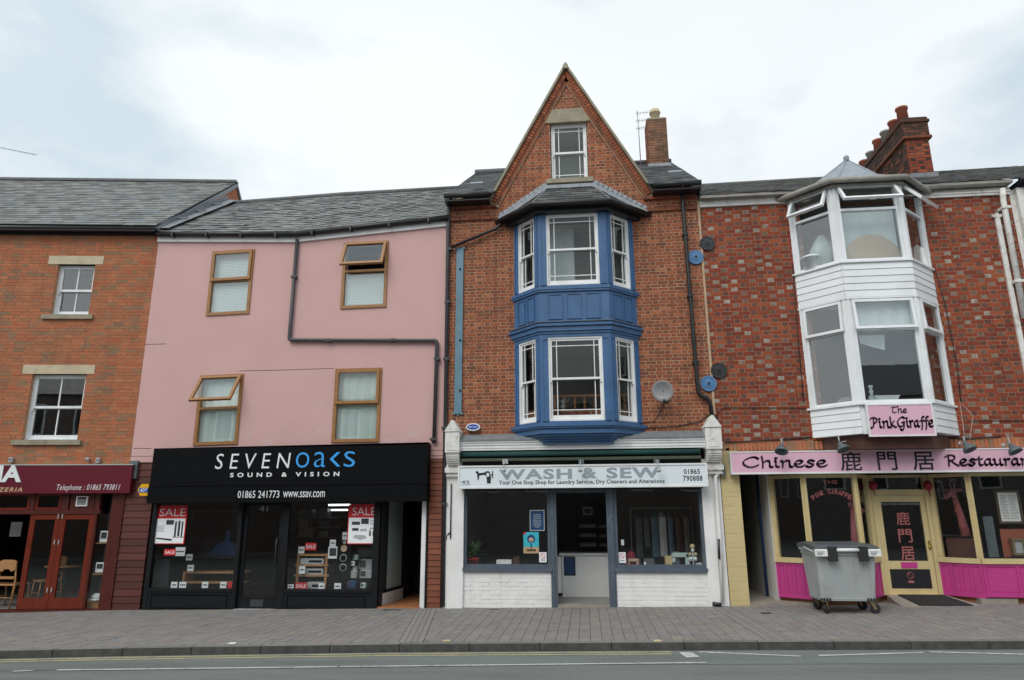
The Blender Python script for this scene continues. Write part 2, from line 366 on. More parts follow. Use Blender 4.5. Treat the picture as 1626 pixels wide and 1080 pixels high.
def glass_mat(name, tint, rough=.015, ior=1.5):
    m = bpy.data.materials.new(name); m.use_nodes = True; t = m.node_tree; t.nodes.clear()
    o = N(t, 'ShaderNodeOutputMaterial'); mx_ = N(t, 'ShaderNodeMixShader'); lw = N(t, 'ShaderNodeLayerWeight'); lw.inputs['Blend'].default_value = .5; pw = N(t, 'ShaderNodeMath', operation='POWER'); pw.inputs[1].default_value = 5
    t.links.new(lw.outputs['Facing'], pw.inputs[0]); f0 = ((ior-1)/(ior+1))**2; f = N(t, 'ShaderNodeMapRange'); f.inputs['To Min'].default_value = f0; f.inputs['To Max'].default_value = 1.0; t.links.new(pw.outputs[0], f.inputs['Value'])
    tr = N(t, 'ShaderNodeBsdfTransparent'); tr.inputs['Color'].default_value = tint + (1,)
    g = N(t, 'ShaderNodeBsdfGlossy'); g.inputs['Roughness'].default_value = rough
    b = N(t, 'ShaderNodeBump'); b.inputs['Distance'].default_value = .004; b.inputs['Strength'].default_value = .12
    nn = noise(t, 2.2, 2, .5, pos(t)); t.links.new(nn.outputs['Fac'], b.inputs['Height']); t.links.new(b.outputs[0], g.inputs['Normal'])
    t.links.new(f.outputs[0], mx_.inputs[0]); t.links.new(tr.outputs[0], mx_.inputs[1]); t.links.new(g.outputs[0], mx_.inputs[2]); t.links.new(mx_.outputs[0], o.inputs[0])
    return m
M['glass'] = glass_mat('window glass', (.90, .93, .92))
M['glass_dk'] = glass_mat('shop window glass', (.96, .97, .97), ior=1.6)
M['glass_dbl'] = glass_mat('double glazing', (.92, .95, .95), ior=2.15)
def emis(name, c, s):
    m = bpy.data.materials.new(name); m.use_nodes = True; t = m.node_tree; b = t.nodes['Principled BSDF']
    b.inputs['Emission Color'].default_value = c + (1,); b.inputs['Emission Strength'].default_value = s; b.inputs['Base Color'].default_value = c + (1,); return m
M['tube'] = emis('lit fluorescent tube', (.9, 1, 1), 4.0)

# ------------------------------------------------------------------ masonry
def clip(poly, a, b):
    """keep the part of poly left of the line a->b (ccw inside)"""
    out = []
    def sd_(p): return (b[0]-a[0])*(p[1]-a[1]) - (b[1]-a[1])*(p[0]-a[0])
    for i in range(len(poly)):
        p, q = poly[i], poly[(i+1) % len(poly)]; sp, sq = sd_(p), sd_(q)
        if sp >= -1e-9: out.append(p)
        if (sp > 1e-9 and sq < -1e-9) or (sp < -1e-9 and sq > 1e-9):
            t = sp/(sp-sq); out.append((p[0]+(q[0]-p[0])*t, p[1]+(q[1]-p[1])*t))
    return out
def clipc(poly, conv):
    for i in range(len(conv)):
        poly = clip(poly, conv[i], conv[(i+1) % len(conv)])
        if len(poly) < 3: return []
    return poly
def area(p): return abs(sum(p[i][0]*p[(i+1) % len(p)][1]-p[(i+1) % len(p)][0]*p[i][1] for i in range(len(p))))/2
def minus(rects, o):
    out = []
    for (a, b, c, d) in rects:                       # x0,x1,z0,z1
        if b <= o[0] or a >= o[1] or d <= o[2] or c >= o[3]: out.append((a, b, c, d)); continue
        if a < o[0]: out.append((a, o[0], c, d))
        if b > o[1]: out.append((o[1], b, c, d))
        a2, b2 = max(a, o[0]), min(b, o[1])
        if c < o[2]: out.append((a2, b2, c, o[2]))
        if d > o[3]: out.append((a2, b2, o[3], d))
    return out
def wall_slab(mb, polys, openings, y0=0.0, y1=.25, m=0, mr=None):
    mr = m if mr is None else mr
    for conv in polys:
        xs = [p[0] for p in conv]; zs = [p[1] for p in conv]
        rects = [(min(xs), max(xs), min(zs), max(zs))]
        for o in openings: rects = minus(rects, o)
        for r in rects:
            p = clipc([(r[0], r[2]), (r[1], r[2]), (r[1], r[3]), (r[0], r[3])], conv)
            if len(p) >= 3 and area(p) > 1e-5:
                n = len(p)
                mb.add([(q[0], y0, q[1]) for q in p], [tuple(range(n))], m)
                mb.add([(q[0], y1, q[1]) for q in p], [tuple(range(n-1, -1, -1))], m)
        n = len(conv)
        for i in range(n):
            p, q = conv[i], conv[(i+1) % n]
            mb.add([(p[0], y0, p[1]), (p[0], y1, p[1]), (q[0], y1, q[1]), (q[0], y0, q[1])], [(0, 1, 2, 3)], m)
    for (a, b, c, d) in openings:
        mb.add([(a,y0,c),(a,y1,c),(a,y1,d),(a,y0,d)], [(0,1,2,3)], mr)
        mb.add([(b,y0,c),(b,y1,c),(b,y1,d),(b,y0,d)], [(3,2,1,0)], mr)
        mb.add([(a,y0,d),(a,y1,d),(b,y1,d),(b,y0,d)], [(0,1,2,3)], mr)
        mb.add([(a,y0,c),(a,y1,c),(b,y1,c),(b,y0,c)], [(3,2,1,0)], mr)
MC = {}
def place_pieces(parent, name, items, mats, N_single=300, rot=0.0):
    """items: (world position, size (w,d,h), material index, polygon or None, frame). The nearest become objects, the rest one part"""
    camp = Vector((CAMX, CAMY, CAMZ))
    whole = [i for i in items if i[3] is None]; cut = [i for i in items if i[3] is not None]
    whole.sort(key=lambda i: (i[0]-camp).length - 3*i[1][0])
    single, rest = whole[:N_single], whole[N_single:]
    for P, s, mi, _, Mf in single:
        key = (name, round(s[0], 3), round(s[1], 3), round(s[2], 3), mats[mi].name)
        if key not in MC:
            b = MB(); b.box(-s[0]/2, s[0]/2, 0, s[1], -s[2]/2, s[2]/2)
            me = bpy.data.meshes.new(name); me.from_pydata([tuple(v) for v in b.v], [], b.f); me.materials.append(mats[mi]); MC[key] = me
        o = bpy.data.objects.new(name, MC[key]); o.rotation_euler = Mf.to_euler()
        link(o, P, parent)
    if rest or cut:
        b = MB()
        for P, s, mi, _, Mf in rest:
            b.M = Matrix.Translation(P) @ Mf.to_3x3().to_4x4(); b.box(-s[0]/2, s[0]/2, 0, s[1], -s[2]/2, s[2]/2, mi)
        for P, s, mi, poly, Mf in cut:
            b.M = Mf; b.prism(poly, s[0], s[1], mi)
        b.build(name, mats, parent, kind='stuff')
def bricks(parent, Mf, polys, openings, mats, course, lens, joint=.010, hj=None, proud=.006, N_single=300, z0=0.0, off=0.0, depth=.03, k=0.0):
    """lens: list of (length, material index) repeated along a course; alternate courses shift by half of the repeat"""
    rep = sum(l for l, _ in lens); items = []
    for conv in polys:
        xs = [p[0] for p in conv]; zs = [p[1] for p in conv]
        n = int((max(zs)-z0)/course)+2
        i0 = int((min(zs)-z0)/course)-1
        for i in range(i0, n):
            c0 = z0+i*course; c1 = c0+course-joint
            u = (math.floor((min(xs)-off)/rep)-1)*rep+off + (rep/2 if i % 2 else 0) + random.uniform(-.012, .012)
            j = 0
            while u < max(xs):
                l, mi = lens[j % len(lens)]; j += 1
                if mi == 9: mi = 1 if random.random() < .22 else 0
                ll = l + random.uniform(-.004, .004)
                a, b = u+joint/2, u+ll-joint/2; u += ll
                if b < min(xs) or a > max(xs): continue
                rects = [(a, b, c0, c1)]
                for o in openings: rects = minus(rects, o)
                for r in rects:
                    if r[1]-r[0] < .012 or r[3]-r[2] < .012: continue
                    q = [(r[0], r[2]), (r[1], r[2]), (r[1], r[3]), (r[0], r[3])]
                    pc = clipc(q, conv)
                    if len(pc) < 3 or area(pc) < 2e-4: continue
                    pr = proud + random.uniform(-.0025, .0025)
                    if area(pc) > area(q)*.999:
                        P = Mf @ Vector(((r[0]+r[1])/2, -pr, (r[2]+r[3])/2))
                        wq = round((r[1]-r[0])*250)/250
                        items.append((P, (wq, depth, r[3]-r[2]), mi, None, Mf))
                    else: items.append((None, (-pr, -pr+depth), mi, pc, Mf))
    items = [i if i[3] is None else (Vector((0,0,0)), i[1], i[2], i[3], i[4]) for i in items]
    place_pieces(parent, 'brick', items, mats, N_single)
def slates(parent, poly3, mats, w_=.25, h_=.2, th=.012, N_single=300, name='slate', lift=.012):
    """poly3: convex roof polygon, first edge is the eave (left to right seen from the street)"""
    o = Vector(poly3[0]); e1 = (Vector(poly3[1])-o).normalized()
    nn = None
    for p in poly3[2:]:
        c = e1.cross(Vector(p)-o)
        if c.length > 1e-4: nn = c.normalized(); break
    e2 = nn.cross(e1)
    Mf = Matrix(((e1.x, -nn.x, e2.x, o.x), (e1.y, -nn.y, e2.y, o.y), (e1.z, -nn.z, e2.z, o.z), (0, 0, 0, 1)))
    conv = [((Vector(p)-o).dot(e1), (Vector(p)-o).dot(e2)) for p in poly3]
    b = MB(Mf); b.prism(conv, 0.0, .03); board = b.build('roof_deck', M['roofboard'], parent)
    tilt = Matrix.Rotation(-math.atan2(lift, h_), 4, 'X')
    camp = Vector((CAMX, CAMY, CAMZ)); whole, cut = [], []
    umin = min(p[0] for p in conv); umax = max(p[0] for p in conv); vmax = max(p[1] for p in conv)
    i = 0; v = -.02
    while v < vmax:
        u = umin - (w_/2 if i % 2 else 0) + random.uniform(-.01, .01)
        while u < umax:
            a, bb = u+.003, u+w_-.003; u += w_
            q = [(a, v), (bb, v), (bb, v+h_*1.15), (a, v+h_*1.15)]
            cv = [(p[0], p[1]-.03 if p[1] < .001 else p[1]) for p in conv]
            pc = clipc(q, cv)
            if len(pc) < 3 or area(pc) < 8e-4: continue
            jit = random.uniform(-.002, .003)
            if area(pc) > area(q)*.999: whole.append((Mf @ Vector(((a+bb)/2, -lift+jit, v)), jit))
            else: cut.append((pc, v, jit))
        v += h_; i += 1
    whole.sort(key=lambda x: (x[0]-camp).length)
    L3 = Mf.to_3x3().to_4x4() @ tilt
    key = ('slate', w_, h_, mats.name)
    if key not in MC:
        s = MB(); s.box(-w_/2+.003, w_/2-.003, -th, 0, 0, h_*1.15)
        me = bpy.data.meshes.new(name); me.from_pydata([tuple(p) for p in s.v], [], s.f); me.materials.append(mats); MC[key] = me
    for P, j in whole[:N_single]:
        ob = bpy.data.objects.new(name, MC[key]); ob.rotation_euler = L3.to_euler(); link(ob, P, parent)
    s = MB()
    for P, j in whole[N_single:]:
        s.M = Matrix.Translation(P) @ L3; s.box(-w_/2+.003, w_/2-.003, -th, 0, 0, h_*1.15)
    for pc, v, j in cut:
        s.M = Mf
        V = []
        for t in (-th, 0):
            for p in pc: V.append((p[0], t-lift*(1-(p[1]-v)/h_)+j, p[1]))
        n = len(pc); Fc = [(a, a+n, (a+1) % n+n, (a+1) % n) for a in range(n)]+[tuple(range(n)), tuple(range(2*n-1, n-1, -1))]
        s.add(V, Fc)
    if s.v: s.build(name, mats, parent, kind='stuff')
    return board

def slates_bi(parent, eL, eR, rR, rL, mat, w_=.27, h_=.19, th=.014, N_single=150, lift=.018):
    eL, eR, rR, rL = map(Vector, (eL, eR, rR, rL)); L_ = (eR-eL).length; H_ = ((rL-eL).length+(rR-eR).length)/2
    def S(s, t): return (eL*(1-s)+eR*s)*(1-t)+(rL*(1-s)+rR*s)*t
    nn = (eR-eL).cross(rL-eL).normalized()
    b = MB(); NN = 8
    V = [tuple(S(i/NN, t)-nn*.02) for t in (0, .5, 1) for i in range(NN+1)]
    b.add(V, [(r*(NN+1)+i, r*(NN+1)+i+1, (r+1)*(NN+1)+i+1, (r+1)*(NN+1)+i) for r in (0, 1) for i in range(NN)]); b.build('roof_deck', M['roofboard'], parent)
    rows = int(H_/h_)+1; items = []
    for i in range(rows):
        v0 = (i*h_-.01)/H_; v1 = min(1.0, (i*h_+h_*1.12)/H_); u = -(w_/2 if i % 2 else 0)
        while u < L_:
            a, c = max(0, u+.003), min(L_, u+w_-.003); u += w_
            if c-a < .03: continue
            j = random.uniform(-.004, .006); jv = (random.uniform(-.012, .012)-(random.random() < .02)*.05)/H_; tw = random.uniform(-.006, .006)
            P4 = [S(a/L_, v0+jv)+nn*(lift+j+tw), S(c/L_, v0+jv)+nn*(lift+j-tw), S(c/L_, v1)+nn*(.001+j), S(a/L_, v1)+nn*(.001+j)]
            items.append(P4)
    camp = Vector((CAMX, CAMY, CAMZ)); items.sort(key=lambda p: (p[0]-camp).length)
    rest = MB(); Fc = [(0, 1, 2, 3), (7, 6, 5, 4), (0, 4, 5, 1), (1, 5, 6, 2), (2, 6, 7, 3), (3, 7, 4, 0)]
    for n_, P4 in enumerate(items):
        V = [tuple(p+nn*th*0) for p in P4]+[tuple(p-nn*th) for p in P4]
        if n_ < N_single: q = MB(); q.add(V, Fc); q.build('slate', M[mat], parent)
        else: rest.add(V, Fc)
    if rest.v: rest.build('slate', M[mat], parent, kind='stuff')

# ------------------------------------------------------------------ windows
def pane(parent, Mf, x0, x1, z0, z1, y, mat='glass', k=0.0):
    MB(Mf).box(x0, x1, y, y+.004, z0, z1, 0, k).build('pane', M[mat], parent)
def sash_window(parent, Mf, x0, x1, z0, z1, y, mw, style='margin', as_part=True, bot=.07, split=.5, mx_=.11, mz_=.12, st=.045, drop=0.0, gl='glass'):
    """double hung sash; y = depth of the outer face of the frame"""
    b = MB(Mf); b.frame(x0, x1, z0, z1, .03, y, y+.12)
    fr = b.build('window' if as_part else 'window_frame', mw, parent)
    par = fr if as_part else parent
    x0 += .03; x1 -= .03; z0 += .03; z1 -= .03
    zm = z0+(z1-z0)*split
    for up in (1, 0):
        a, c = (zm-.02, z1) if up else (z0, zm+.02)
        yy = y+.02 if up else y+.062
        s = MB(Mf); s.frame(x0, x1, a, c, st, yy, yy+.036, wb=(bot if not up else st))
        ix0, ix1, iz0, iz1 = x0+st, x1-st, a+(bot if not up else st), c-st
        if up:                                   # sash horns
            s.box(x0, x0+.03, yy, yy+.036, a-.05, a); s.box(x1-.03, x1, yy, yy+.036, a-.05, a)
        gb = .016
        if style == 'margin':
            for gx in (ix0+mx_, ix1-mx_): s.box(gx-gb/2, gx+gb/2, yy+.006, yy+.03, iz0, iz1)
            gzz = iz1-mz_ if up else iz0+mz_
            gs = [ix0, ix0+mx_-gb/2, ix0+mx_+gb/2, ix1-mx_-gb/2, ix1-mx_+gb/2, ix1]
            for q in range(0, 6, 2): s.box(gs[q], gs[q+1], yy+.006, yy+.03, gzz-gb/2, gzz+gb/2)
        elif style == 'two':
            gx = (ix0+ix1)/2; s.box(gx-.012, gx+.012, yy+.006, yy+.03, iz0, iz1)
        s.build('sash', mw, par)
        if style == 'two':
            gx = (ix0+ix1)/2
            pane(par, Mf, ix0, gx-.012, iz0, iz1, yy+.018, gl); pane(par, Mf, gx+.012, ix1, iz0, iz1, yy+.018, gl)
        elif style == 'margin':
            # one small light in each margin, one large light in the middle
            xs = [(ix0, ix0+mx_-gb/2), (ix0+mx_+gb/2, ix1-mx_-gb/2), (ix1-mx_+gb/2, ix1)]
            zs = [(iz0, gzz-gb/2), (gzz+gb/2, iz1)]
            for (p0, p1) in xs:
                for (q0, q1) in zs: pane(par, Mf, p0, p1, q0, q1, yy+.018, gl)
        else: pane(par, Mf, ix0, ix1, iz0, iz1, yy+.018, gl)
    return fr
def vent_window(parent, Mf, x0, x1, z0, z1, y, mw, zt, ang, as_part=True, fw=.06, k=0.0, depth=.08, glass='glass_dbl', sw=.055):
    """fixed lower light, top-hung vent above z=zt opened by ang degrees"""
    b = MB(Mf); b.frame(x0, x1, z0, z1, fw, y, y+depth, k=k)
    b.box(x0+fw, x1-fw, y+.001, y+depth-.001, zt-.025+k*fw, zt+.025+k*fw, 0, k)
    fr = b.build('window' if as_part else 'window_frame', mw, parent); par = fr if as_part else parent
    pane(par, Mf, x0+fw, x1-fw, z0+fw+k*fw, zt-.025+k*fw, y+depth*.5, glass, k)
    g = .012
    a0, a1, c0, c1 = x0+fw-.03, x1-fw+.03, zt+.0, z1-fw+.03
    kz = k*(a0-x0)
    H = Mf @ Matrix.Translation((a0, y-.012, c1+kz)) @ Matrix.Rotation(R(-ang), 4, 'X')
    s = MB(H); hh = c1-c0
    s.frame(0, a1-a0, -hh, 0, sw, -.025, .03, k=k)
    s.box((a1-a0)*.45, (a1-a0)*.55, .03, .05, -hh+.01+k*.4*(a1-a0), -hh+.03+k*.4*(a1-a0))
    v = s.build('vent_sash', mw, par)
    MB(H).box(sw, a1-a0-sw, 0, .006, -hh+sw+k*sw, -sw+k*sw, 0, k).build('pane', M[glass], par)
    if ang > 8:
        st_ = MB(Mf)
        for xx, s_ in ((a0+.03, 0), (a1-.03, a1-a0-.03)):
            e = Mf.inverted() @ (H @ Vector((s_, .03, -hh*.75)))
            st_.tube([(xx, y+.03, c1-hh*.45+kz), tuple(e)], .006, 5)
        st_.build('stay', M['silver'], par)
    return fr
def blind(parent, Mf, x0, x1, z0, z1, y, mat, slat=True, pitch=.034):
    b = MB(Mf)
    if slat:
        z = z0
        while z < z1-.01:
            b.add([(x0, y, z), (x1, y, z), (x1, y+.008, z+pitch*.99), (x0, y+.008, z+pitch*.99)], [(0, 1, 2, 3)]); z += pitch
    else:
        n = 14; pts = [(x0+(x1-x0)*i/n, y+.012*math.sin(i*1.9)) for i in range(n+1)]
        V = [(p[0], p[1], z0) for p in pts]+[(p[0], p[1], z1) for p in pts]
        b.add(V, [(i, i+1, i+n+2, i+n+1) for i in range(n)])
    return b.build('blind' if slat else 'curtain', M[mat], parent)

# ------------------------------------------------------------------ lettering
_txt = []
def text_mesh(body, bold=0.0, shear=0.0, spacing=1.0):
    cu = bpy.data.curves.new('txt', 'FONT'); cu.body = body; cu.size = 1; cu.offset = bold; cu.shear = shear
    cu.space_character = spacing; cu.resolution_u = 3
    o = bpy.data.objects.new('txt', cu); col.objects.link(o)
    bpy.context.view_layer.update()
    dg = bpy.context.evaluated_depsgraph_get(); me = bpy.data.meshes.new_from_object(o.evaluated_get(dg))
    V = [tuple(v.co) for v in me.vertices]; Fc = [tuple(p.vertices) for p in me.polygons]
    bpy.data.objects.remove(o); bpy.data.curves.remove(cu); bpy.data.meshes.remove(me)
    return V, Fc
def fit_text(mb, body, x0, x1, z0, z1, y, m=0, bold=0.0, shear=0.0, spacing=1.0, k=0.0, thick=0.0):
    V, Fc = text_mesh(body, bold, shear, spacing)
    if not V: return
    ax, bx = min(v[0] for v in V), max(v[0] for v in V); ay, by = min(v[1] for v in V), max(v[1] for v in V)
    sx, sy = (x1-x0)/(bx-ax), (z1-z0)/(by-ay)
    P = [(x0+(v[0]-ax)*sx, y, z0+(v[1]-ay)*sy + k*(v[0]-ax)*sx) for v in V]
    mb.add(P, Fc, m)
    if thick:
        n = len(P); b = len(mb.v)
        edges = {}
        for f in Fc:
            for i in range(len(f)):
                e = (f[i], f[(i+1) % len(f)]); edges[e] = edges.get(e, 0)+1
        Q = [(p[0], y+thick, p[2]) for p in P]
        side = [(a, a+n, b_+n, b_) for (a, b_) in edges if (b_, a) not in edges]
        mb.add(P+Q, side, m)
GL = {
 'C': (1.35, [[(1.25,1.2),(1.0,1.45),(.6,1.35),(.2,.95),(.15,.5),(.45,.12),(.85,.1),(1.2,.35)]]),
 'h': (.95, [[(.15,1.55),(.2,.8),(.17,0)], [(.2,.55),(.45,.92),(.68,.85),(.68,.4),(.72,.1),(.9,.05)]]),
 'i': (.48, [[(.12,.9),(.2,.8),(.18,.2),(.38,.05)], [(.15,1.3),(.27,1.22)]]),
 'n': (.95, [[(.08,.9),(.2,.75),(.17,0)], [(.2,.55),(.45,.92),(.68,.85),(.68,.4),(.72,.1),(.9,.05)]]),
 'e': (.85, [[(.15,.42),(.5,.5),(.68,.72),(.5,.93),(.22,.78),(.1,.42),(.28,.06),(.6,.08),(.78,.25)]]),
 's': (.75, [[(.66,.8),(.42,.95),(.2,.78),(.36,.52),(.58,.3),(.42,.05),(.2,.03),(.05,.18)]]),
 'R': (1.2, [[(.3,1.4),(.28,.7),(.25,0)], [(-.02,1.25),(.35,1.5),(.8,1.4),(.85,1.0),(.55,.75),(.32,.72)], [(.5,.75),(.8,.3),(1.15,.0)]]),
 't': (.65, [[(.3,1.2),(.27,.5),(.3,.1),(.55,.08)], [(.02,.86),(.58,.92)]]),
 'a': (.9, [[(.62,.82),(.38,.9),(.12,.5),(.2,.1),(.4,.12),(.62,.5)], [(.66,.92),(.62,.4),(.66,.08),(.85,.1)]]),
 'u': (.95, [[(.05,.88),(.17,.75),(.16,.3),(.32,.05),(.6,.3)], [(.66,.9),(.64,.3),(.7,.05),(.88,.1)]]),
 'r': (.62, [[(.06,.88),(.18,.75),(.16,0)], [(.18,.5),(.36,.88),(.58,.82)]]),
 'T': (1.1, [[(.0,1.2),(.3,1.42),(.8,1.35),(1.15,1.5)], [(.55,1.3),(.25,.9),(.2,.35),(.45,.05),(.85,.2)]]),
 'P': (1.1, [[(.55,1.3),(.5,.6),(.35,.1),(.1,.0),(-.05,.2)], [(-.1,.75),(.1,1.25),(.6,1.45),(.98,1.2),(.85,.8),(.55,.65)]]),
 'k': (.85, [[(.15,1.5),(.18,.7),(.15,0)], [(.62,.92),(.25,.5)], [(.28,.52),(.5,.2),(.82,.05)]]),
 'G': (1.3, [[(1.2,1.25),(.95,1.45),(.5,1.25),(.15,.8),(.2,.3),(.5,.1),(.9,.3),(1.05,.65)], [(.75,.68),(1.08,.68),(.95,.0),(.7,-.4),(.4,-.2)]]),
 'f': (.6, [[(.75,1.4),(.5,1.4),(.38,1.0),(.34,.2),(.2,-.3)], [(.08,.84),(.62,.92)]]),
 ' ': (.6, []),
}
def nib_text(mb, body, x0, x1, zb, xh, y, m=0, nw=.17, ang=38, k=0.0):
    tot = sum(GL[c][0] for c in body); s = (x1-x0)/tot; u = x0
    nv = (math.cos(R(ang))*nw/2*xh, math.sin(R(ang))*nw/2*xh)
    lay = 0
    for c in body:
        adv, strokes = GL[c]
        for st in strokes:
            pts = []
            for i in range(len(st)-1):
                p0 = st[max(i-1, 0)]; p1 = st[i]; p2 = st[i+1]; p3 = st[min(i+2, len(st)-1)]
                for q in range(4):
                    t = q/4
                    pts.append(tuple(.5*((2*p1[a])+(-p0[a]+p2[a])*t+(2*p0[a]-5*p1[a]+4*p2[a]-p3[a])*t*t+(-p0[a]+3*p1[a]-3*p2[a]+p3[a])*t**3) for a in (0, 1)))
            pts.append(st[-1])
            P = [(u+p[0]*s, zb+p[1]*xh+k*(u+p[0]*s-x0)) for p in pts]
            lay = (lay+1) % 8
            for i in range(len(P)-1):
                a, b = P[i], P[i+1]
                pen = .05*xh
                yy = y-.0004*lay-.0002*(i % 2)
                q = [(a[0]-nv[0], yy, a[1]-nv[1]-pen), (a[0]+nv[0], yy, a[1]+nv[1]-pen), (b[0]+nv[0], yy, b[1]+nv[1]+pen), (b[0]-nv[0], yy, b[1]-nv[1]+pen)]
                mb.add(q, [(0, 1, 2, 3)], m)
                # ends of the pen
                for e in (a, b):
                    mb.add([(e[0]-nv[0], yy, e[1]-nv[1]-pen*2), (e[0]+nv[0], yy, e[1]+nv[1]-pen*2), (e[0]+nv[0], yy, e[1]+nv[1]+pen*2), (e[0]-nv[0], yy, e[1]-nv[1]+pen*2)], [(0, 1, 2, 3)], m)
        u += adv*s

# ================================================================== SETTING
# pavement z follows a gentle slope up to the right
def slopebox(b, x0, x1, y0, y1, zt, zb, m=0):
    if x0 > x1: x0, x1 = x1, x0
    b.add([(x0,y0,gz(x0)+zb),(x1,y0,gz(x1)+zb),(x1,y1,gz(x1)+zb),(x0,y1,gz(x0)+zb),(x0,y0,gz(x0)+zt),(x1,y0,gz(x1)+zt),(x1,y1,gz(x1)+zt),(x0,y1,gz(x0)+zt)],
          [(0,3,2,1),(4,5,6,7),(0,1,5,4),(1,2,6,5),(2,3,7,6),(3,0,4,7)], m)
KY = -3.72                                            # kerb face
def road_mat(name, c1, c2):
    m, t, b = nmat(name); p = pos(t)
    n = noise(t, 70, 4, .75, p); n2 = noise(t, 1.2, 5, .6, pos(t, (.25, 1.6, 1))); n3 = noise(t, 26, 4, .7, p)
    r = ramp(t, [(.32, tuple(x*.8 for x in c1)), (.68, tuple(x*1.12 for x in c2))]); t.links.new(n.outputs['Fac'], r.inputs['Fac'])
    o = mixc(t, r.outputs[0], tuple(x*.72 for x in c1), maprange(t, n2.outputs['Fac'], .45, .7, 0, .7))
    o = mixc(t, o, tuple(min(1, x*1.5) for x in c2), maprange(t, n3.outputs['Fac'], .62, .8, 0, .5))
    t.links.new(o, b.inputs['Base Color']); b.inputs['Roughness'].default_value = .85; bump(t, b, n.outputs['Fac'], .004); return m
M['asphalt'] = road_mat('asphalt', (.14, .146, .143), (.205, .213, .209))
M['asphalt2'] = road_mat('greenish lane asphalt', (.148, .168, .156), (.195, .216, .20))
def paint_mat(name, c):
    m, t, b = nmat(name); n = noise(t, 22, 6, .75, pos(t)); n2 = noise(t, 3, 3, .6, pos(t))
    f = maprange(t, n.outputs['Fac'], .52, .62, 0, .8)
    o = mixc(t, c, (.13, .135, .13), f); o = mixc(t, o, (.2, .2, .19), maprange(t, n2.outputs['Fac'], .45, .7, 0, .5))
    t.links.new(o, b.inputs['Base Color']); b.inputs['Roughness'].default_value = .7; return m
M['yline'] = paint_mat('worn yellow paint', (.50, .44, .24)); M['wline'] = paint_mat('worn white paint', (.62, .62, .60))
M['paver'] = piece('block paver', [(0, (.215,.203,.193)), (.5, (.235,.222,.211)), (.9, (.255,.24,.228)), (.975, (.245,.20,.18)), (1, (.30,.26,.21))], rough=.9, grain=.22, gscale=30, bmp=.0025, dirt=(.165,.16,.15), dscale=1.0, damt=.5)
M['sandbed'] = basic('dark joint sand', (.10, .096, .09), .95, .2, 20)
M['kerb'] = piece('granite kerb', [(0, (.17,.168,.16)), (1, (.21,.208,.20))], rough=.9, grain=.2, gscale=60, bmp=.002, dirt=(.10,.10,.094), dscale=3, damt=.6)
M['kerb_face'] = basic('dark kerb face', (.075,.074,.07), .95, .3, 9, .002, dirt=(.045,.045,.042), dscale=3)  # upright sides of the kerb stones, coloured darker than their tops
b = MB()
b.add([(-300,-300,-6.0),(300,-300,-6.0),(300,300,-6.0),(-300,300,-6.0)], [(0,1,2,3)])
b.build('ground', M['asphalt'], kind='structure')
RZ = -.10
KP = [(-40, -6.5), (-10, -4.5), (-6.14, -4.05), (-4.45, -3.87), (-2.72, -3.74), (-1.0, -3.62), (.7, -3.56), (2.36, -3.51), (4, -3.47), (5.5, -3.45), (7.2, -3.43), (12, -3.42), (40, -3.4)]
def KF(x):
    for (a, b_), (c, d) in zip(KP, KP[1:]):
        if x <= c: return b_+(d-b_)*(x-a)/(c-a)
    return KP[-1][1]
def rsheet(name, pts, dz, mat, parent=None, kind='structure'):
    V = [(p[0], p[1], gz(p[0])+RZ+dz) for p in pts]; q = MB(); q.add(V, [tuple(range(len(V)))]); return q.build(name, M[mat], parent, kind=kind)
road = rsheet('road', [(-60,-20.9),(60,-20.9),(60,-3.2),(-60,-3.2)], 0, 'asphalt')
LX = [-30, -8, -4, 0, 4, 8, 30]
def yline_at(pxs): return [gat(px, py, RZ) for px, py in pxs]
lane = rsheet('cycle_lane', [(-40,-6.9),(-8,-4.95),(-3,-4.58),(1,-4.36),(5,-4.27),(40,-4.2),(40,-3.3),(-40,-3.3)], .004, 'asphalt2')
def band(name, A, B, wd, mat, dz=.008):
    d = (B-A); d.z = 0; d.normalize(); n = Vector((-d.y, d.x, 0))*wd/2
    return rsheet(name, [tuple((A-n)[:2]), tuple((B-n)[:2]), tuple((B+n)[:2]), tuple((A+n)[:2])], dz, mat)
A, B = gat(0, 1050, RZ), gat(1066, 1037.5, RZ)
for i, off in enumerate((0, .13)):
    for x0_, x1_ in zip([-14, -10, -6.14, -4.45, -2.72, -1.0, .7], [-10, -6.14, -4.45, -2.72, -1.0, .7, B.x]):
        yy_ = -.10-off
        V = [(x0_, KF(x0_)+yy_-.03), (x1_, KF(x1_)+yy_-.03), (x1_, KF(x1_)+yy_+.03), (x0_, KF(x0_)+yy_+.03)]
        if off == 0 and x0_ == -14: YL = []
        YL_ = V; ys = globals().setdefault('YSEG%d' % i, MB()); ys.add([(p[0], p[1], gz(p[0])+RZ+.008) for p in V], [(0, 1, 2, 3)])
    globals()['YSEG%d' % i].build('yellow_line', M['yline'], kind='structure')
A, B = gat(90, 1065, RZ), gat(1122, 1053, RZ)
band('white_line', A, A+(B-A)*.44, .055, 'wline'); band('white_line', A+(B-A)*.445, B, .055, 'wline'); band('white_line', gat(20, 1067, RZ), gat(52, 1066, RZ), .05, 'wline')
p1, p2, p3, p4 = gat(1078, 1037, RZ), gat(1098, 1036.5, RZ), gat(1111, 1044, RZ), gat(1090, 1045, RZ)
rsheet('white_line', [tuple(p[:2]) for p in (p4, p3, p2, p1)], .008, 'wline')
for a_, b_ in (((1110, 1036), (1272, 1043)), ((1300, 1042), (1466, 1037)), ((1476, 1036), (1700, 1042))):
    band('white_line', gat(*a_, RZ), gat(*b_, RZ), .06, 'wline')

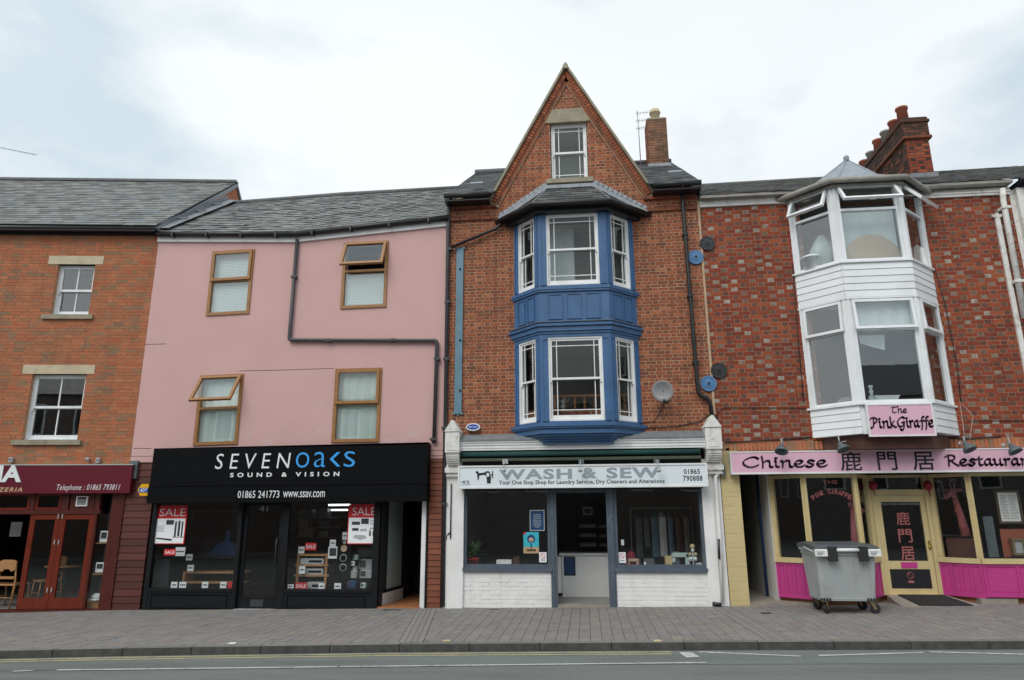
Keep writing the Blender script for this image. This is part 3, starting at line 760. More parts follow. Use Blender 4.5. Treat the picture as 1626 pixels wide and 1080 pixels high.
pave = MB(); xs_ = [p[0] for p in KP]; n_ = len(xs_)
V = [(x, KF(x)+.13, gz(x)-.014) for x in xs_]+[(x, 2.6, gz(x)-.014) for x in xs_]+[(x, KF(x)+.13, gz(x)-.35) for x in xs_]
pave.add(V, [(i, i+1, n_+i+1, n_+i) for i in range(n_-1)]+[(i, 2*n_+i, 2*n_+i+1, i+1) for i in range(n_-1)]); pave = pave.build('pavement', M['sandbed'], kind='structure')
# block pavers in columns running from kerb to shops
items = []; ang = math.atan(SL); Ms = Matrix.Rotation(-ang, 4, 'Y')
PW, PD = .157, .215
chan = [(gat(676, 968), gat(650, 1022)), (gat(1152, 968), gat(1243, 1020))]
def in_chan(x, y):
    for a_, b_ in chan:
        t = (y-a_.y)/(b_.y-a_.y); cx = a_.x+(b_.x-a_.x)*t
        if abs(x-cx) < .24: return True
    return False
x = -11.5; random.seed(3)
while x < 13.0:
    y = KF(x+PW/2)+.15; o_ = random.uniform(0, PD); first = True
    while y < .9:
        d = PD if not first else max(.06, o_); first = False
        if not in_chan(x+PW/2, y+d/2):
            items.append((Vector((x+PW/2, y+.003, gz(x+PW/2)-.007+random.uniform(-.002, .0015))), (PW-.0065, d-.004, .014), 0, None, Ms))
        y += d
    x += PW
place_pieces(pave, 'paver', items, [M['paver']])
x = -18.0; items = []; KL = .945
k0 = gat(93, 1030).x
x = k0 - KL*12
while x < 18:
    dy = KF(x+KL)-KF(x); items.append((Vector((x+KL/2, (KF(x)+KF(x+KL))/2, gz(x+KL/2)-.066)), (KL-.010, .14, .14), 0, None, Matrix.Rotation(math.atan2(dy, KL), 4, 'Z') @ Ms)); x += KL
camx = CAMX
place_pieces(pave, 'kerb_stone', items, [M['kerb']])
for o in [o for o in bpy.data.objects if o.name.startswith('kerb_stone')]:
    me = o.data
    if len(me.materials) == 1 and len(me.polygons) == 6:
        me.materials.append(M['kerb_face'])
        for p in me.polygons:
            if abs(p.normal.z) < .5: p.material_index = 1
# cut pavers either side of the channels, gum spots
random.seed(31); b = MB()
for a_, b_ in chan:
    a3 = Vector((a_.x, -.02, 0)); b3 = Vector((b_.x, KF(b_.x)+.15, 0)); e = (b3-a3).normalized(); n = Vector((-e.y, e.x, 0)); Ld = (b3-a3).length
    for s_ in (-1, 1):
        u = 0
        while u < Ld-.05:
            w2 = min(PD, Ld-u); pts = [a3+e*u+n*s_*.175, a3+e*(u+w2-.006)+n*s_*.175, a3+e*(u+w2-.006)+n*s_*.315, a3+e*u+n*s_*.315]
            if s_ < 0: pts = pts[::-1]
            V = [(v.x, v.y, gz(v.x)-.012) for v in pts]+[(v.x, v.y, gz(v.x)-.0005) for v in pts]
            b.add(V, [(4,5,6,7),(0,1,5,4),(1,2,6,5),(2,3,7,6),(3,0,4,7)]); u += PD
b.build('paver', M['paver'], pave, kind='stuff')
M['gum'] = basic('trodden gum', (.10,.095,.09), .8)
b = MB()
for i in range(130):
    x_ = random.uniform(-9, 9.5); y_ = random.uniform(KF(x_)+.2, -.15); r_ = random.uniform(.010, .022)
    b.add([(x_+r_*math.cos(k*.8976), y_+r_*math.sin(k*.8976)*random.uniform(.8, 1.1), gz(x_)+.0035) for k in range(7)], [tuple(range(7))])
b.build('gum_spots', M['gum'], pave, kind='stuff')
# drainage channels across the pavement
for a_, b_ in chan:
    b = MB(); a3 = Vector((a_.x, -.02, 0)); b3 = Vector((b_.x, KF(b_.x)+.15, 0)); e = (b3-a3).normalized(); n = Vector((-e.y, e.x, 0))
    for k in range(4):
        o_ = (k-1.5)*.084; p, q_ = a3+n*(o_-.0385), b3+n*(o_-.0385); p2, q2 = a3+n*(o_+.0385), b3+n*(o_+.0385)
        V = [(v.x, v.y, gz(v.x)+h) for h in (-.02, .003) for v in (p, p2, q2, q_)]
        b.add(V, [(0,1,2,3),(7,6,5,4),(0,4,5,1),(1,5,6,2),(2,6,7,3),(3,7,4,0)])
    b.build('drain_channel', M['paver'], pave)
b = MB(); slopebox(b, gat(612, 967).x, gat(640, 967).x, -.28, -.18, .004, -.01); b.build('stopcock_cover', M['iron'], pave)
b = MB(); slopebox(b, gat(1215, 978).x, gat(1232, 978).x, -.95, -.83, .004, -.01); b.build('stopcock_cover', M['iron'], pave)
b = MB(); slopebox(b, gat(775, 970).x, gat(790, 970).x, -.28, -.20, .004, -.01); b.build('stopcock_cover', M['iron'], pave)

M['opp_a'] = basic('smoky brick', (.17,.135,.115), .9, .25, 3); M['opp_b'] = basic('grey stucco', (.25,.24,.225), .9, .2, 3)
# street on the far side (behind the camera, seen in the window glass)
b_root = root('brick_terrace', 'long plain brick terrace with sash windows across the road', 'building', (0, -24, 0))
def opp(n, x0, x1, h, mat):
    q = MB(); q.box(x0, x1, -28, -21.0, -1, h); q.build('wall', M[mat], b_root)
    q = MB(); q.add([(x0,-20.8,h),(x1,-20.8,h),(x1,-24.5,h+2.2),(x0,-24.5,h+2.2),(x0,-28.2,h),(x1,-28.2,h)], [(0,3,2,1),(3,4,5,2),(0,4,3),(1,2,5)]); q.build('roof', M['slate_dk'], b_root)
    q = MB(); g = MB()
    for lv in (3.6, 6.4)[:2 if h > 6.5 else 1]:
        xx = x0+1
        while xx < x1-1:
            q.frame(xx, xx+1.0, lv-1.0, lv+.5, .08, -21, -20.95); g.box(xx+.08, xx+.92, -20.99, -20.97, lv-.92, lv+.42); xx += 2.3
    q.build('window_frame', M['white'], b_root, kind='stuff'); g.build('pane', M['screen'], b_root, kind='stuff')
opp(0, -60, -9, 7.4, 'opp_a'); opp(1, -8.98, 3, 6.6, 'opp_b'); opp(2, 3.02, 12, 6.2, 'opp_a'); opp(3, 12.02, 60, 6.8, 'opp_b')
q = MB(); slopebox(q, -60, 60, -20.98, -18.3, .0, -.4); q.build('far_pavement', M['paver'], kind='structure')

def room(parent, x0, x1, y0, y1, z0, z1, wall='int', floor='int', ceil=None, Mf=I4, t=.04):
    b = MB(Mf)
    b.box(x0, x0+t, y0, y1, z0+t, z1-t); b.box(x1-t, x1, y0, y1, z0+t, z1-t); b.box(x0+t, x1-t, y1-t, y1, z0+t, z1-t)
    b.box(x0, x1, y0, y1, z0, z0+t, 1); b.box(x0, x1, y0, y1, z1-t, z1, 2)
    return b.build('interior', [M[wall], M[floor], M[ceil or wall]], parent)

# ================================================================== LEFT BRICK BUILDING (restaurant)
XA = -7.45
MA = face((XA, 0), (XA+math.cos(R(8)), math.sin(R(8))))
G1 = root('brick_house', 'modern orange brick building with stone lintels at the left edge, above the burgundy sign', 'building', MA @ Vector((-2.3, 0, gz(-9.5))))
zE = at(258, 374, 0, MA)[1]; zS = at(200, 742, 0, MA)[1]
uL = -4.9
wA_t = (at(90,424,0,MA)[0], at(150,424,0,MA)[0], at(0,502,0,MA)[1], at(0,421,0,MA)[1])
def rect_at(x0, y0, x1, y1, x2, y2, d=0, Mf=I4):
    """left-top, right-top, bottom pixel -> u0,u1,z0,z1"""
    a = at(x0, y0, d, Mf); b_ = at(x1, y1, d, Mf); c = at(x2, y2, d, Mf)
    return (a[0], b_[0], c[1], (a[1]+b_[1])/2)
o1 = rect_at(93, 420, 152, 420, 82, 500, 0, MA); o2 = rect_at(52, 594, 138, 594, 38, 699, 0, MA)
b = MB(MA); polyA = [(uL, zS), (0, zS), (0, zE), (uL, zE)]
wall_slab(b, [polyA], [o1, o2], 0, .25)
wallA = b.build('wall', M['mortar_a'], G1)
bricks(wallA, MA, [polyA], [o1, o2], [M['brick_a']], .0735, [(.225, 0), (.225, 0), (.225, 0), (.1125, 0)], joint=.009, z0=zS)
for o, lt, si in ((o1, (78, 407, 165, 407, 78, 420), (66, 499, 147, 499, 66, 508)), (o2, (37, 580, 151, 580, 37, 594), (18, 699, 128, 699, 18, 711))):
    r = rect_at(*lt, -.02, MA); q = MB(MA); q.box(r[0], r[1], -.015, .1, o[3], r[3]+.01); q.build('lintel', M['stone'], G1)
    r = rect_at(*si, -.05, MA); q = MB(MA)
    q.box(r[0], (r[0]+r[1])/2-.003, -.06, .09, o[2]-.1, o[2]); q.box((r[0]+r[1])/2+.003, r[1], -.06, .09, o[2]-.1, o[2]); q.build('sill', M['stone_old'], G1)
    sash_window(G1, MA, o[0], o[1], o[2]+.002, o[3]-.002, .085, M['upvc'], 'two', bot=.085, st=.05, gl='glass_dbl')
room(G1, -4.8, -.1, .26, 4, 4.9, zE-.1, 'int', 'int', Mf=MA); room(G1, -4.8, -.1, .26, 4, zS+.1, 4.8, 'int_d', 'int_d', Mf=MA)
# roof : ridge parallel to the front, right-hand gable end
rp = Vector((XA, 3.95, 10.99)); e = MA.to_3x3() @ Vector((1, 0, 0)); n = MA.to_3x3() @ Vector((0, 1, 0))
E0 = MA @ Vector((.0, -.22, zE+.14)); ridgeR = MA @ Vector((0, 3.95, 0)); ridgeR.z = 11.02
E1 = E0 - e*8.5; ridgeL = ridgeR - e*8.5
slates(G1, [tuple(E1), tuple(E0), tuple(ridgeR), tuple(ridgeL)], M['slate'], .26, .205)
back = MA @ Vector((0, 8.1, 0)); back.z = zE+.1
q = MB(); q.add([tuple(ridgeR), tuple(back), tuple(back-e*8.5), tuple(ridgeL)], [(0, 1, 2, 3)]); q.build('rear_roof', M['slate'], G1)
q = MB(MA); q.box(-8.5, .02, 3.85, 4.05, 11.0, 11.07); q.build('ridge_tile', M['ridge'], G1)
# gable wall beyond the lower pink roof
side = face((XA, 0), tuple((Vector((XA, 0))+Vector((n.x, n.y)))[:]))
side = MA @ Matrix.Rotation(R(90), 4, 'Z')
gp = [(.02, 5), (8.0, 5), (8.0, zE+.05), (3.95, 10.93), (.02, zE+.15)]
q = MB(side); q.prism(gp, .0, .12); gw = q.build('gable_wall', M['mortar_a'], G1)
bricks(gw, side, [[(.3, 7.6), (7.8, 7.6), (3.95, 10.88)]], [], [M['brick_a']], .0735, [(.225, 0)]*2, joint=.009, z0=5, N_single=0)
q = MB(side)
q.prism([(-.2, zE+.09), (3.95, 10.98), (3.95, 10.88), (-.1, zE-.0)][::-1], -.05, .0); q.prism([(3.95, 10.98), (8.1, zE+.1), (8.1, zE), (3.95, 10.88)][::-1], -.05, 0)
q.build('verge', M['lead_dk'], G1)
q = MB(MA); q.box(-8.5, .0, -.06, .0, zE-.02, zE+.1); q.tube([(-8.5, -.17, zE+.08), (.0, -.17, zE+.08)], .07, 10); q.box(-8.5, .0, -.22, -.06, zE+.02, zE+.05)
q.build('gutter', M['gutter'], G1)
# ground floor timber shopfront
zT = at(150, 783, 0, MA)[1]; z2 = at(150, 812, 0, MA)[1]; zb = gz(-8.4)+.0
def ua(px, py=815, d=0): return at(px, py, d, MA)[0]
q = MB(MA)
q.box(uL, ua(160, 805)-.0, 0, .12, z2-.05, z2+.03)                       # transom
q.box(uL, ua(176, 818), .0, .10, zT+.0, zS)                                      # head behind sign
mull = [(-3, 4), (47, 54), (97, 108), (150, 158)]
for a_, c_ in mull[1:]: q.box(ua(a_, 800), ua(c_, 800), .01, .11, z2+.03, zT)
q.box(ua(110, 800), ua(148, 800), .03, .09, z2+.03, zT)
q.build('shopfront_frame', M['mahog_dk'], G1)
q = MB(MA); q.box(ua(176, 818), -.005, -.02, .2, zb-.12, zS); q.build('pilaster', M['mahog_dk'], G1)
q = MB(MA); q.box(uL, ua(176, 818), -.01, .15, zb-.1, zb+.035); q.build('threshold', M['mahog_dk'], G1)
for a_, c_ in ((-20, 46), (55, 96)):
    q = MB(MA); q.frame(ua(a_, 800)+.004, ua(c_, 800)-.004, z2+.034, zT-.004, .045, .02, .07); q.build('fanlight', M['mahog'], G1)
    pane(G1, MA, ua(a_, 800)+.05, ua(c_, 800)-.05, z2+.08, zT-.05, .045)
q = MB(MA); q.frame(ua(120, 800), ua(138, 800), z2+.1, zT-.06, .02, .0, .03); q.build('vent_grille', M['white'], G1); q = MB(MA)
for i in range(5): q.box(ua(120, 800)+.02, ua(138, 800)-.02, .005, .025, z2+.125+i*.025, z2+.138+i*.025)
q.build('louvre', M['silver'], G1)
q = MB(MA); q.frame(ua(159, 800)-.0, ua(159, 800)+.001, z2+.03, zT, .0003, .0, .1)
def door_leaf(parent, Mf, x0, x1, z0, z1, y, mat, st=.1, bot=.2, hinge=True):
    q = MB(Mf); q.frame(x0, x1, z0, z1, st, y, y+.045, wb=bot); d = q.build('door', M[mat], parent)
    pane(d, Mf, x0+st, x1-st, z0+bot, z1-st, y+.02, 'glass_dk'); return d
# leaves read at their feet and heads
dl0, dl1, dl2 = ua(38, 900), ua(90, 900), ua(141, 900)
dl0 = at(48, 818, 0, MA)[0]; dl1 = at(96, 818, 0, MA)[0]; dl2 = at(150, 818, 0, MA)[0]
d1 = door_leaf(G1, MA, dl0, dl1-.003, zb+.045, z2-.055, .02, 'mahog'); d2 = door_leaf(G1, MA, dl1+.003, dl2, zb+.045, z2-.055, .02, 'mahog')
for d_, xx in ((d1, dl1-.05), (d2, dl1+.03)):
    for zz in (.35, 1.25, 1.75):
        q = MB(MA); q.box(xx, xx+.015, .0, .02, zb+zz, zb+zz+.09); q.build('hinge', M['silver'], d_)
q = MB(MA); q.box(dl2+.0, dl2+.05, .0, .08, zb+.04, z2-.05); q.build('door_post', M['mahog_dk'], G1)
pane(G1, MA, dl2+.05, ua(176, 818), zb+.04, z2-.05, .05, 'glass_dk')
q = MB(MA)
for zz in (at(170, 862, .1, MA)[1], at(165, 911, .1, MA)[1]): q.box(dl2+.06, ua(176, 818)-.01, .07, .25, zz-.015, zz)
q.build('shelf', M['wood'], G1)
room(G1, -4.8, -.35, .2, 4.5, zb-.02, zS, 'int_d', 'int', 'int_d', Mf=MA)
for i, (p0, p1, p2) in enumerate((((163, 843), (173, 843), (861)), ((156, 893), (167, 893), (909)))):
    a_, c_ = at(p0[0]-3, p0[1], .1, MA), at(p1[0]-1, p2, .1, MA)
    q = MB(MA); q.box(a_[0], c_[0], .10, .106, c_[1], a_[1]); q.box(a_[0]+.02, c_[0]-.05, .097, .0995, c_[1]+.07, a_[1]-.03, 1)
    q.build('menu_card', [M['paper'], M['dgrey']], None, ('small white card with a black dot on the upper shelf of the restaurant side window', 'small picture card on the lower shelf of the restaurant side window')[i], 'card')
q = MB(MA); u_, z_ = at(155, 953, .25, MA)
q.lathe((u_, .25, z_-.02), [(.09, 0), (.15, .03), (.15, .05), (.0, .05)], 14); q.lathe((u_, .25, z_+.03), [(.11, 0), (.12, .05), (.08, .1), (0, .1)], 14)
q.build('crockery', M['paper'], None, 'stack of white plates and bowl low in the restaurant side window', 'crockery')
q = MB(MA); q.box(u_-.2, u_+.14, .16, .36, zb+.03, z_-.02); q.build('plinth', M['wood'], G1)

def chair(px, py, d, lab, rz, sc_=1.0):
    """bentwood style café chair with shaped back"""
    p = MA @ Vector((at(px, py, d, MA)[0], d, 0)); z0 = zb+.02
    t = root('wooden_chair', lab, 'chair', (p.x, p.y, z0), 'wooden chairs inside the restaurant')
    Mc = Matrix.Translation((p.x, p.y, z0)) @ Matrix.Rotation(R(rz), 4, 'Z')
    q = MB(Mc); q.rbox(-.2, .2, -.2, .2, .43, .46, .01); q.build('seat', M['wood'], t)
    for sx in (-1, 1):
        q = MB(Mc); q.tube([(sx*.17, .17, .43), (sx*.19, .2, 0)], [.018, .014], 6); q.build('leg', M['wood'], t)
        q = MB(Mc); q.tube([(sx*.19, -.26, 0), (sx*.18, -.2, .44), (sx*.175, -.25, .9)], [.016, .02, .016], 6); q.build('back_post', M['wood'], t)
    q = MB(Mc); q.tube([(-.18, -.22, .2), (.18, -.22, .2)], .01, 6); q.tube([(-.18, .18, .2), (.18, .18, .2)], .01, 6); q.build('stretcher', M['wood'], t)
    q = MB(Mc)
    pts = [(-.19, .9), (-.19, .74), (-.1, .70), (-.05, .75), (.05, .75), (.1, .70), (.19, .74), (.19, .9), (.1, .93), (-.1, .93)]
    q.prism(pts, -.265, -.24); q.box(-.17, .17, -.245, -.225, .56, .61); q.build('backrest', M['wood'], t)
    return t
chair(28, 900, .55, 'light wooden chair beside the folding doors at the open end of the restaurant front', 0)
chair(-8, 900, .6, 'light wooden chair cut by the left edge of the picture, inside the open restaurant', 0)
chair(78, 900, 1.3, 'light wooden chair seen dimly through the left glazed folding door', 150)
t = root('dining_table', 'small round wooden table behind the glazed folding doors', 'table', MA @ Vector((at(105, 900, 1.4, MA)[0], 1.4, zb+.02)))
p = MA @ Vector((at(105, 900, 1.4, MA)[0], 1.4, zb+.02))
q = MB(); q.lathe(tuple(p), [(.4, .71), (.4, .74), (0, .74)], 20); q.build('table_top', M['wood'], t); q = MB(); q.lathe(tuple(p), [(.22, 0), (.22, .02), (.03, .05), (.03, .71)], 12); q.build('pedestal', M['iron'], t)
q = MB(MA); a_ = at(18, 829, 1.0, MA); c_ = at(32, 852, 1.0, MA); q.box(a_[0], c_[0], 1.0, 1.02, c_[1], a_[1]); q.build('framed_picture', M['silver'], None, 'small pale framed picture on the dark wall above the chairs', 'picture')
# burgundy fascia sign
sg = root('fascia_sign', 'burgundy restaurant sign with white telephone lettering, left edge', 'sign', MA @ Vector((-2.4, -.1, at(100, 784, -.12, MA)[1])))
zt_, zb_ = at(205, 737, -.14, MA)[1], at(205, 783, -.14, MA)[1]; ur = at(208, 760, -.14, MA)[0]
q = MB(MA); q.box(uL, ur, -.14, -.001, zb_, zt_-.02); q.build('panel', M['burg'], sg)
q = MB(MA); q.box(uL, ur+.01, -.15, -.001, zt_-.02, zt_); q.build('trim', M['alu'], sg)
q = MB(MA); a_ = at(89, 781, -.145, MA); c_ = at(191, 769, -.145, MA)
fit_text(q, 'Telephone : 01865 793811', a_[0], c_[0], a_[1], c_[1], -.1405, 0, bold=-.004, shear=.25, spacing=1.08); q.build('lettering', M['ink_w'], sg)
q = MB(MA); a_ = at(-62, 766, -.16, MA); c_ = at(37, 739, -.16, MA)
fit_text(q, 'ARIA', a_[0], c_[0], a_[1], c_[1], -.16, 0, bold=.035, shear=.0, thick=.019, k=0); q.build('lettering', M['ink_w'], sg)
q = MB(MA); a_ = at(-24, 781, -.145, MA); c_ = at(36, 774, -.145, MA)
fit_text(q, 'PIZZERIA', a_[0], c_[0], a_[1], c_[1], -.1405, 0, bold=.025, shear=.2, spacing=1.25); q.build('lettering', M['ink_c'], sg)
for i, (px, py) in enumerate(((18, 730), (140, 730), (156, 731))):
    u_, z_ = at(px, py, -.05, MA); q = MB(MA)
    if i == 1: q.lathe((u_, -.11, z_+.01), [(.03, 0), (.035, .06), (.02, .105)], 10, axis='y')
    else:
        q.rbox(u_-.035, u_+.035, -.09, -.02, z_-.05, z_+.05, .008); q.lathe((u_, -.1, z_), [(.014, 0), (.014, .012)], 8, m=1, axis='y'); q.box(u_-.012, u_+.012, -.02, -.001, z_-.02, z_+.02)
    q.build('sign_light', [M['silver'], M['dgrey']], None, ('small grey box fitting above the big white lettering of the burgundy sign', 'small white round fitting left of its grey neighbour above the burgundy sign', 'small grey box fitting at the right end of the burgundy sign')[i], 'fitting')

# ================================================================== PINK HOUSE
XP0, XP1 = XA, -0.875
G2 = root('pink_house', 'pink rendered house with golden oak windows and a kinked gutter', 'building', (-4.2, 0, gz(-4.2)))
zPL, zPM, zPR = 7.47, 7.40, 7.66
xm = at(470, 380)[0]
zPL = at(250, 377)[1]-.06; zPM = at(470, 378)[1]-.05; zPR = at(710, 352)[1]-.05
z_sT = at(460, 707)[1]
pws = [((338,400,404,396), (328,502,397,498)), ((546,386,618,382), (541,491,613,488)), ((318,597,386,593), (308,708,379,706)), ((533,586,607,584), (527,703,602,702))]
wins = []
for (a0, a1, a2, a3), (b0, b1, b2, b3) in pws:
    A_, B_, C_, D_ = at(a0, a1), at(a2, a3), at(b0, b1), at(b2, b3)
    x0, x1 = (A_[0]+C_[0])/2, (B_[0]+D_[0])/2
    k = ((B_[1]-A_[1])+(D_[1]-C_[1]))/2/(x1-x0)
    wins.append((x0, x1, C_[1], A_[1], k))
ops = [(a+.03, b_-.03, c+.045, d-.01) for a, b_, c, d, k in wins]
b = MB(); P1 = [(XP0, z_sT-.3), (xm, z_sT-.3), (xm, zPM), (XP0, zPL)]; P2 = [(xm, z_sT-.3), (XP1, z_sT-.3), (XP1, zPR), (xm, zPM)]
wall_slab(b, [P1, P2], ops, 0, .25); b.build('wall', M['render'], G2)
zt = [0, 0, 0, 0]
vents = [(448, 0), (430, 24), (648, 33), (642, 0)]
for (x0, x1, z0, z1, k), (py, an), (pw, pb) in zip(wins, vents, pws):
    zt_ = at((pw[0]+pb[0])/2, py)[1] if an < 5 else z0+(z1-z0)*(.555 if an < 30 else .52)
    vent_window(G2, I4, x0, x1, z0, z1, -.03, M['oak'], zt_, an, k=k, fw=.065)
for i, (x0, x1, z0, z1, k) in enumerate(wins):
    blind(G2, I4, x0+.05, x1-.05, z0+.05, (z1-.05) if i != 1 else z0+(z1-z0)*.52, .065, 'blind' if i < 2 else 'blind_l', slat=i < 2)
room(G2, XP0+.05, XP1-.05, .26, 3.5, 5.1, 7.2, 'int', 'int'); room(G2, XP0+.05, XP1-.05, .26, 3.5, 2.8, 5.0, 'int', 'int')
# hairline cracks and filler marks as thin raised/recessed slivers of render
q = MB()
for pts in ([(380, 589), (430, 588), (530, 585)], [(231, 547), (264, 546)], [(212, 712), (240, 712)]):
    for i in range(len(pts)-1):
        a_, c_ = at(*pts[i]), at(*pts[i+1]); q.box(a_[0], c_[0], -.003, .002, a_[1]-.006, a_[1]+.004, 0, (c_[1]-a_[1])/(c_[0]-a_[0]))
q.build('crack', M['dgrey'], G2)
q = MB(); random.seed(11)
for px, py, r_ in ((402, 642, .07), (510, 640, .06), (396, 690, .08), (508, 684, .07), (450, 676, .05), (424, 703, .13), (655, 690, .14), (620, 702, .12), (640, 700, .1)):
    u_, z_ = at(px, py); pts = []
    for i in range(14):
        a_ = 2*math.pi*i/14; rr = r_*random.uniform(.7, 1.1); pts.append((u_+rr*math.cos(a_), z_+rr*.7*math.sin(a_)))
    q.prism(pts, -.0015, .003)
q.build('filler_patch', M['patch'], G2, kind='stuff')
# roof
rL = Vector((XP0+.05, 2.58, 9.68)); rM = Vector((at(500, 316, 2.9)[0], 2.9, at(500, 316, 2.9)[1])); rR = Vector((XP1-.0, 2.9, at(712, 301, 2.9)[1]))
eL = Vector((XP0+.02, -.12, zPL+.14)); eM = Vector((xm, -.12, zPM+.14)); eR = Vector((XP1, -.12, zPR+.14))
rMx = rL+(rR-rL)*((xm-rL.x)/(rR.x-rL.x)); rMx.z += .04
slates_bi(G2, eL, eM, rMx, rL, 'slate'); slates_bi(G2, eM, eR, rR, rMx, 'slate')
q = MB(); q.add([tuple(rL), tuple(rMx), tuple(rR), (XP1, 6.2, zPR), (XP0, 6.2, zPR)], [(4, 3, 2, 1, 0)]); q.build('rear_roof', M['slate'], G2)
q = MB(); q.tube([tuple(rL+Vector((0,0,.02))), tuple(rMx+Vector((0,0,.02))), tuple(rR+Vector((0,0,.02)))], .07, 8); q.build('ridge_tile', M['ridge'], G2)
# lead valley against the neighbour's verge
q = MB(); a_, c_ = Vector((XP0+.0, -.1, zPL+.24)), Vector((XP0+.0, 2.62, 9.84))
q.add([tuple(a_), tuple(a_+Vector((.26, 0, -.01))), tuple(c_+Vector((.26, 0, -.03))), tuple(c_), tuple(a_+Vector((-.0, 0, .12))), tuple(c_+Vector((-.0, 0, .12)))], [(0,1,2,3), (4,0,3,5)])
for i in range(1, 4):
    p = a_+(c_-a_)*(i/4); q.box(p.x, p.x+.26, p.y-.02, p.y+.02, p.z+.03, p.z+.05)
q.build('lead_valley', M['lead_dk'], G2)
q = MB()
for (xa, za, xb, zb2) in ((XP0, zPL, xm, zPM), (xm, zPM, XP1+.0, zPR)):
    k = (zb2-za)/(xb-xa); q.box(xa, xb, -.05, .0, za-.06, za+.05, 0, k)
q.build('fascia_board', M['white'], G2)
q = MB()
for (xa, za, xb, zb2) in ((XP0+.02, zPL, xm, zPM), (xm, zPM, XP1, zPR)):
    q.tube([(xa, -.115, za+.09), (xb, -.115, zb2+.09)], .06, 10)
    nb = 4
    for i in range(nb): 
        t_ = (i+.5)/nb; q.box(xa+(xb-xa)*t_-.02, xa+(xb-xa)*t_+.02, -.185, -.05, za+(zb2-za)*t_+.02, za+(zb2-za)*t_+.12)
q.build('gutter', M['gutter'], G2)
def ppath(pts, d, Mf=I4): return [(at(px, py, d, Mf)[0], d, at(px, py, d, Mf)[1]) for px, py in pts]
def pipe(parent, pts, r, mat, clips=(), d=-.07, name='drainpipe', Mf=I4):
    q = MB(Mf); P = ppath(pts, d, Mf); Q = [P[0]]
    for i in range(1, len(P)-1):
        a_, b_, c_ = Vector(P[i-1]), Vector(P[i]), Vector(P[i+1])
        e1, e2 = (a_-b_).normalized(), (c_-b_).normalized(); rr = min(.05, (a_-b_).length/3, (c_-b_).length/3)
        Q += [tuple(b_+e1*rr), tuple(b_+e1*rr*.3+e2*rr*.3), tuple(b_+e2*rr)]
    Q.append(P[-1]); q.tube(Q, r, 10)
    for px, py in clips:
        u_, z_ = at(px, py, d, Mf); q.box(u_-r*1.5, u_+r*1.5, d-r*1.15, -.0, z_-.025, z_+.025)
    return q.build(name, M[mat], parent)
pipe(G2, [(472, 380), (459, 540), (694, 541), (689, 704)], .038, 'pipe', [(467, 440), (522, 541), (624, 540), (694, 570)], d=-.06)
q = MB(); u_, z_ = at(688, 698, -.06); q.box(u_-.06, u_+.06, -.11, -.0, z_-.02, z_+.03); q.build('pipe_collar', M['pipe'], G2)
# shop: sides clad in boards
def boards(parent, Mf, x0, x1, z0, z1, h, mat, y=0.0, th=.02, name='board', slope0=0.0):
    z = z0
    it = []
    while z < z1-.01:
        zz = min(z+h, z1); q = MB(Mf)
        q.add([(x0,y,z+.004),(x1,y,z+.004+slope0*(x1-x0)),(x1,y-th,z+.006+slope0*(x1-x0)),(x0,y-th,z+.006),
               (x0,y,zz),(x1,y,zz),(x1,y-th*.35,zz-.004),(x0,y-th*.35,zz-.004)], [(0,3,2,1),(4,5,6,7),(0,1,5,4),(3,7,6,2),(0,4,7,3),(1,2,6,5)])
        # note: board leans outwards towards its lower edge
        q.build(name, M[mat], parent); z = zz
xL0, xL1 = XA+.0, at(236, 840)[0]
xR0, xR1 = at(680, 840)[0], XP1-.05
zg = gz(-7)
q = MB(); q.box(xL0, xL1, .02, .25, zg-.2, z_sT-.06); q.build('clad_pilaster', M['board_dk'], G2); clL = bpy.data.objects['clad_pilaster']
boards(clL, I4, xL0+.002, xL1, zg-.02, z_sT-.12, .135, 'board_r', y=.018, slope0=0)
q = MB(); q.box(xR0, xR1, .02, .25, gz(-1.1)-.2, z_sT-.0); clR = q.build('clad_pilaster', M['board_dk'], G2)
boards(clR, I4, xR0, xR1, gz(-1.1)-.02, z_sT-.03, .108, 'board_b', y=.018)
q = MB(); a_ = at(207, 745, -.03); c_ = at(216, 757, -.03); q.box(a_[0]-.02, c_[0]+.02, -.06, -.001, at(210, 760, -.03)[1], at(210, 732, -.03)[1]); q.build('vent_box', M['lampg'], G2)
# black boxed fascia
sg = root('fascia_sign', 'black shop sign with white and sky blue lettering over the electronics shop', 'sign', (-4.2, -.3, at(460, 797, -.3)[1]))
a_, c_, e_, f_ = at(241, 713, -.28), at(679, 703, -.28), at(237, 797, -.28), at(677, 796, -.28)
x0, x1 = (a_[0]+e_[0])/2, (c_[0]+f_[0])/2; zt0, zt1, zb0 = a_[1], c_[1], f_[1]; zmid = at(460, 771, -.28)[1]; k_ = (zt1-zt0)/(x1-x0)
q = MB(); q.box(x0, x1, -.27, -.003, zmid+.006, zt0, 0); q.box(x0+.0, x1, -.27, -.003, zt0, zt0+.01, 0, k_); q.build('panel', M['black'], sg)
q = MB(); q.box(x0-.01, x1+.005, -.29, -.003, zb0, zmid-.004); q.build('panel', M['black'], sg)
XF0, XF1, ZFB = x0, x1, zb0
def tfit(sgn, body, p0, p1, d, mat, **kw):
    q = MB(); A_, B_ = at(*p0, d), at(*p1, d); fit_text(q, body, A_[0], B_[0], A_[1], B_[1], d, 0, **kw); return q.build('lettering', M[mat], sgn)
tfit(sg, 'SEVEN', (341, 745), (462, 719), -.274, 'ink_w', bold=-.004, shear=.09, spacing=1.55)
tfit(sg, 'o', (469, 743), (492, 718), -.274, 'ink_b', bold=-.012, shear=.0)
tfit(sg, 'a', (498, 742), (518, 717.5), -.274, 'ink_b', bold=-.012)
tfit(sg, 's', (545.5, 741.5), (564.5, 716.5), -.274, 'ink_b', bold=-.012)
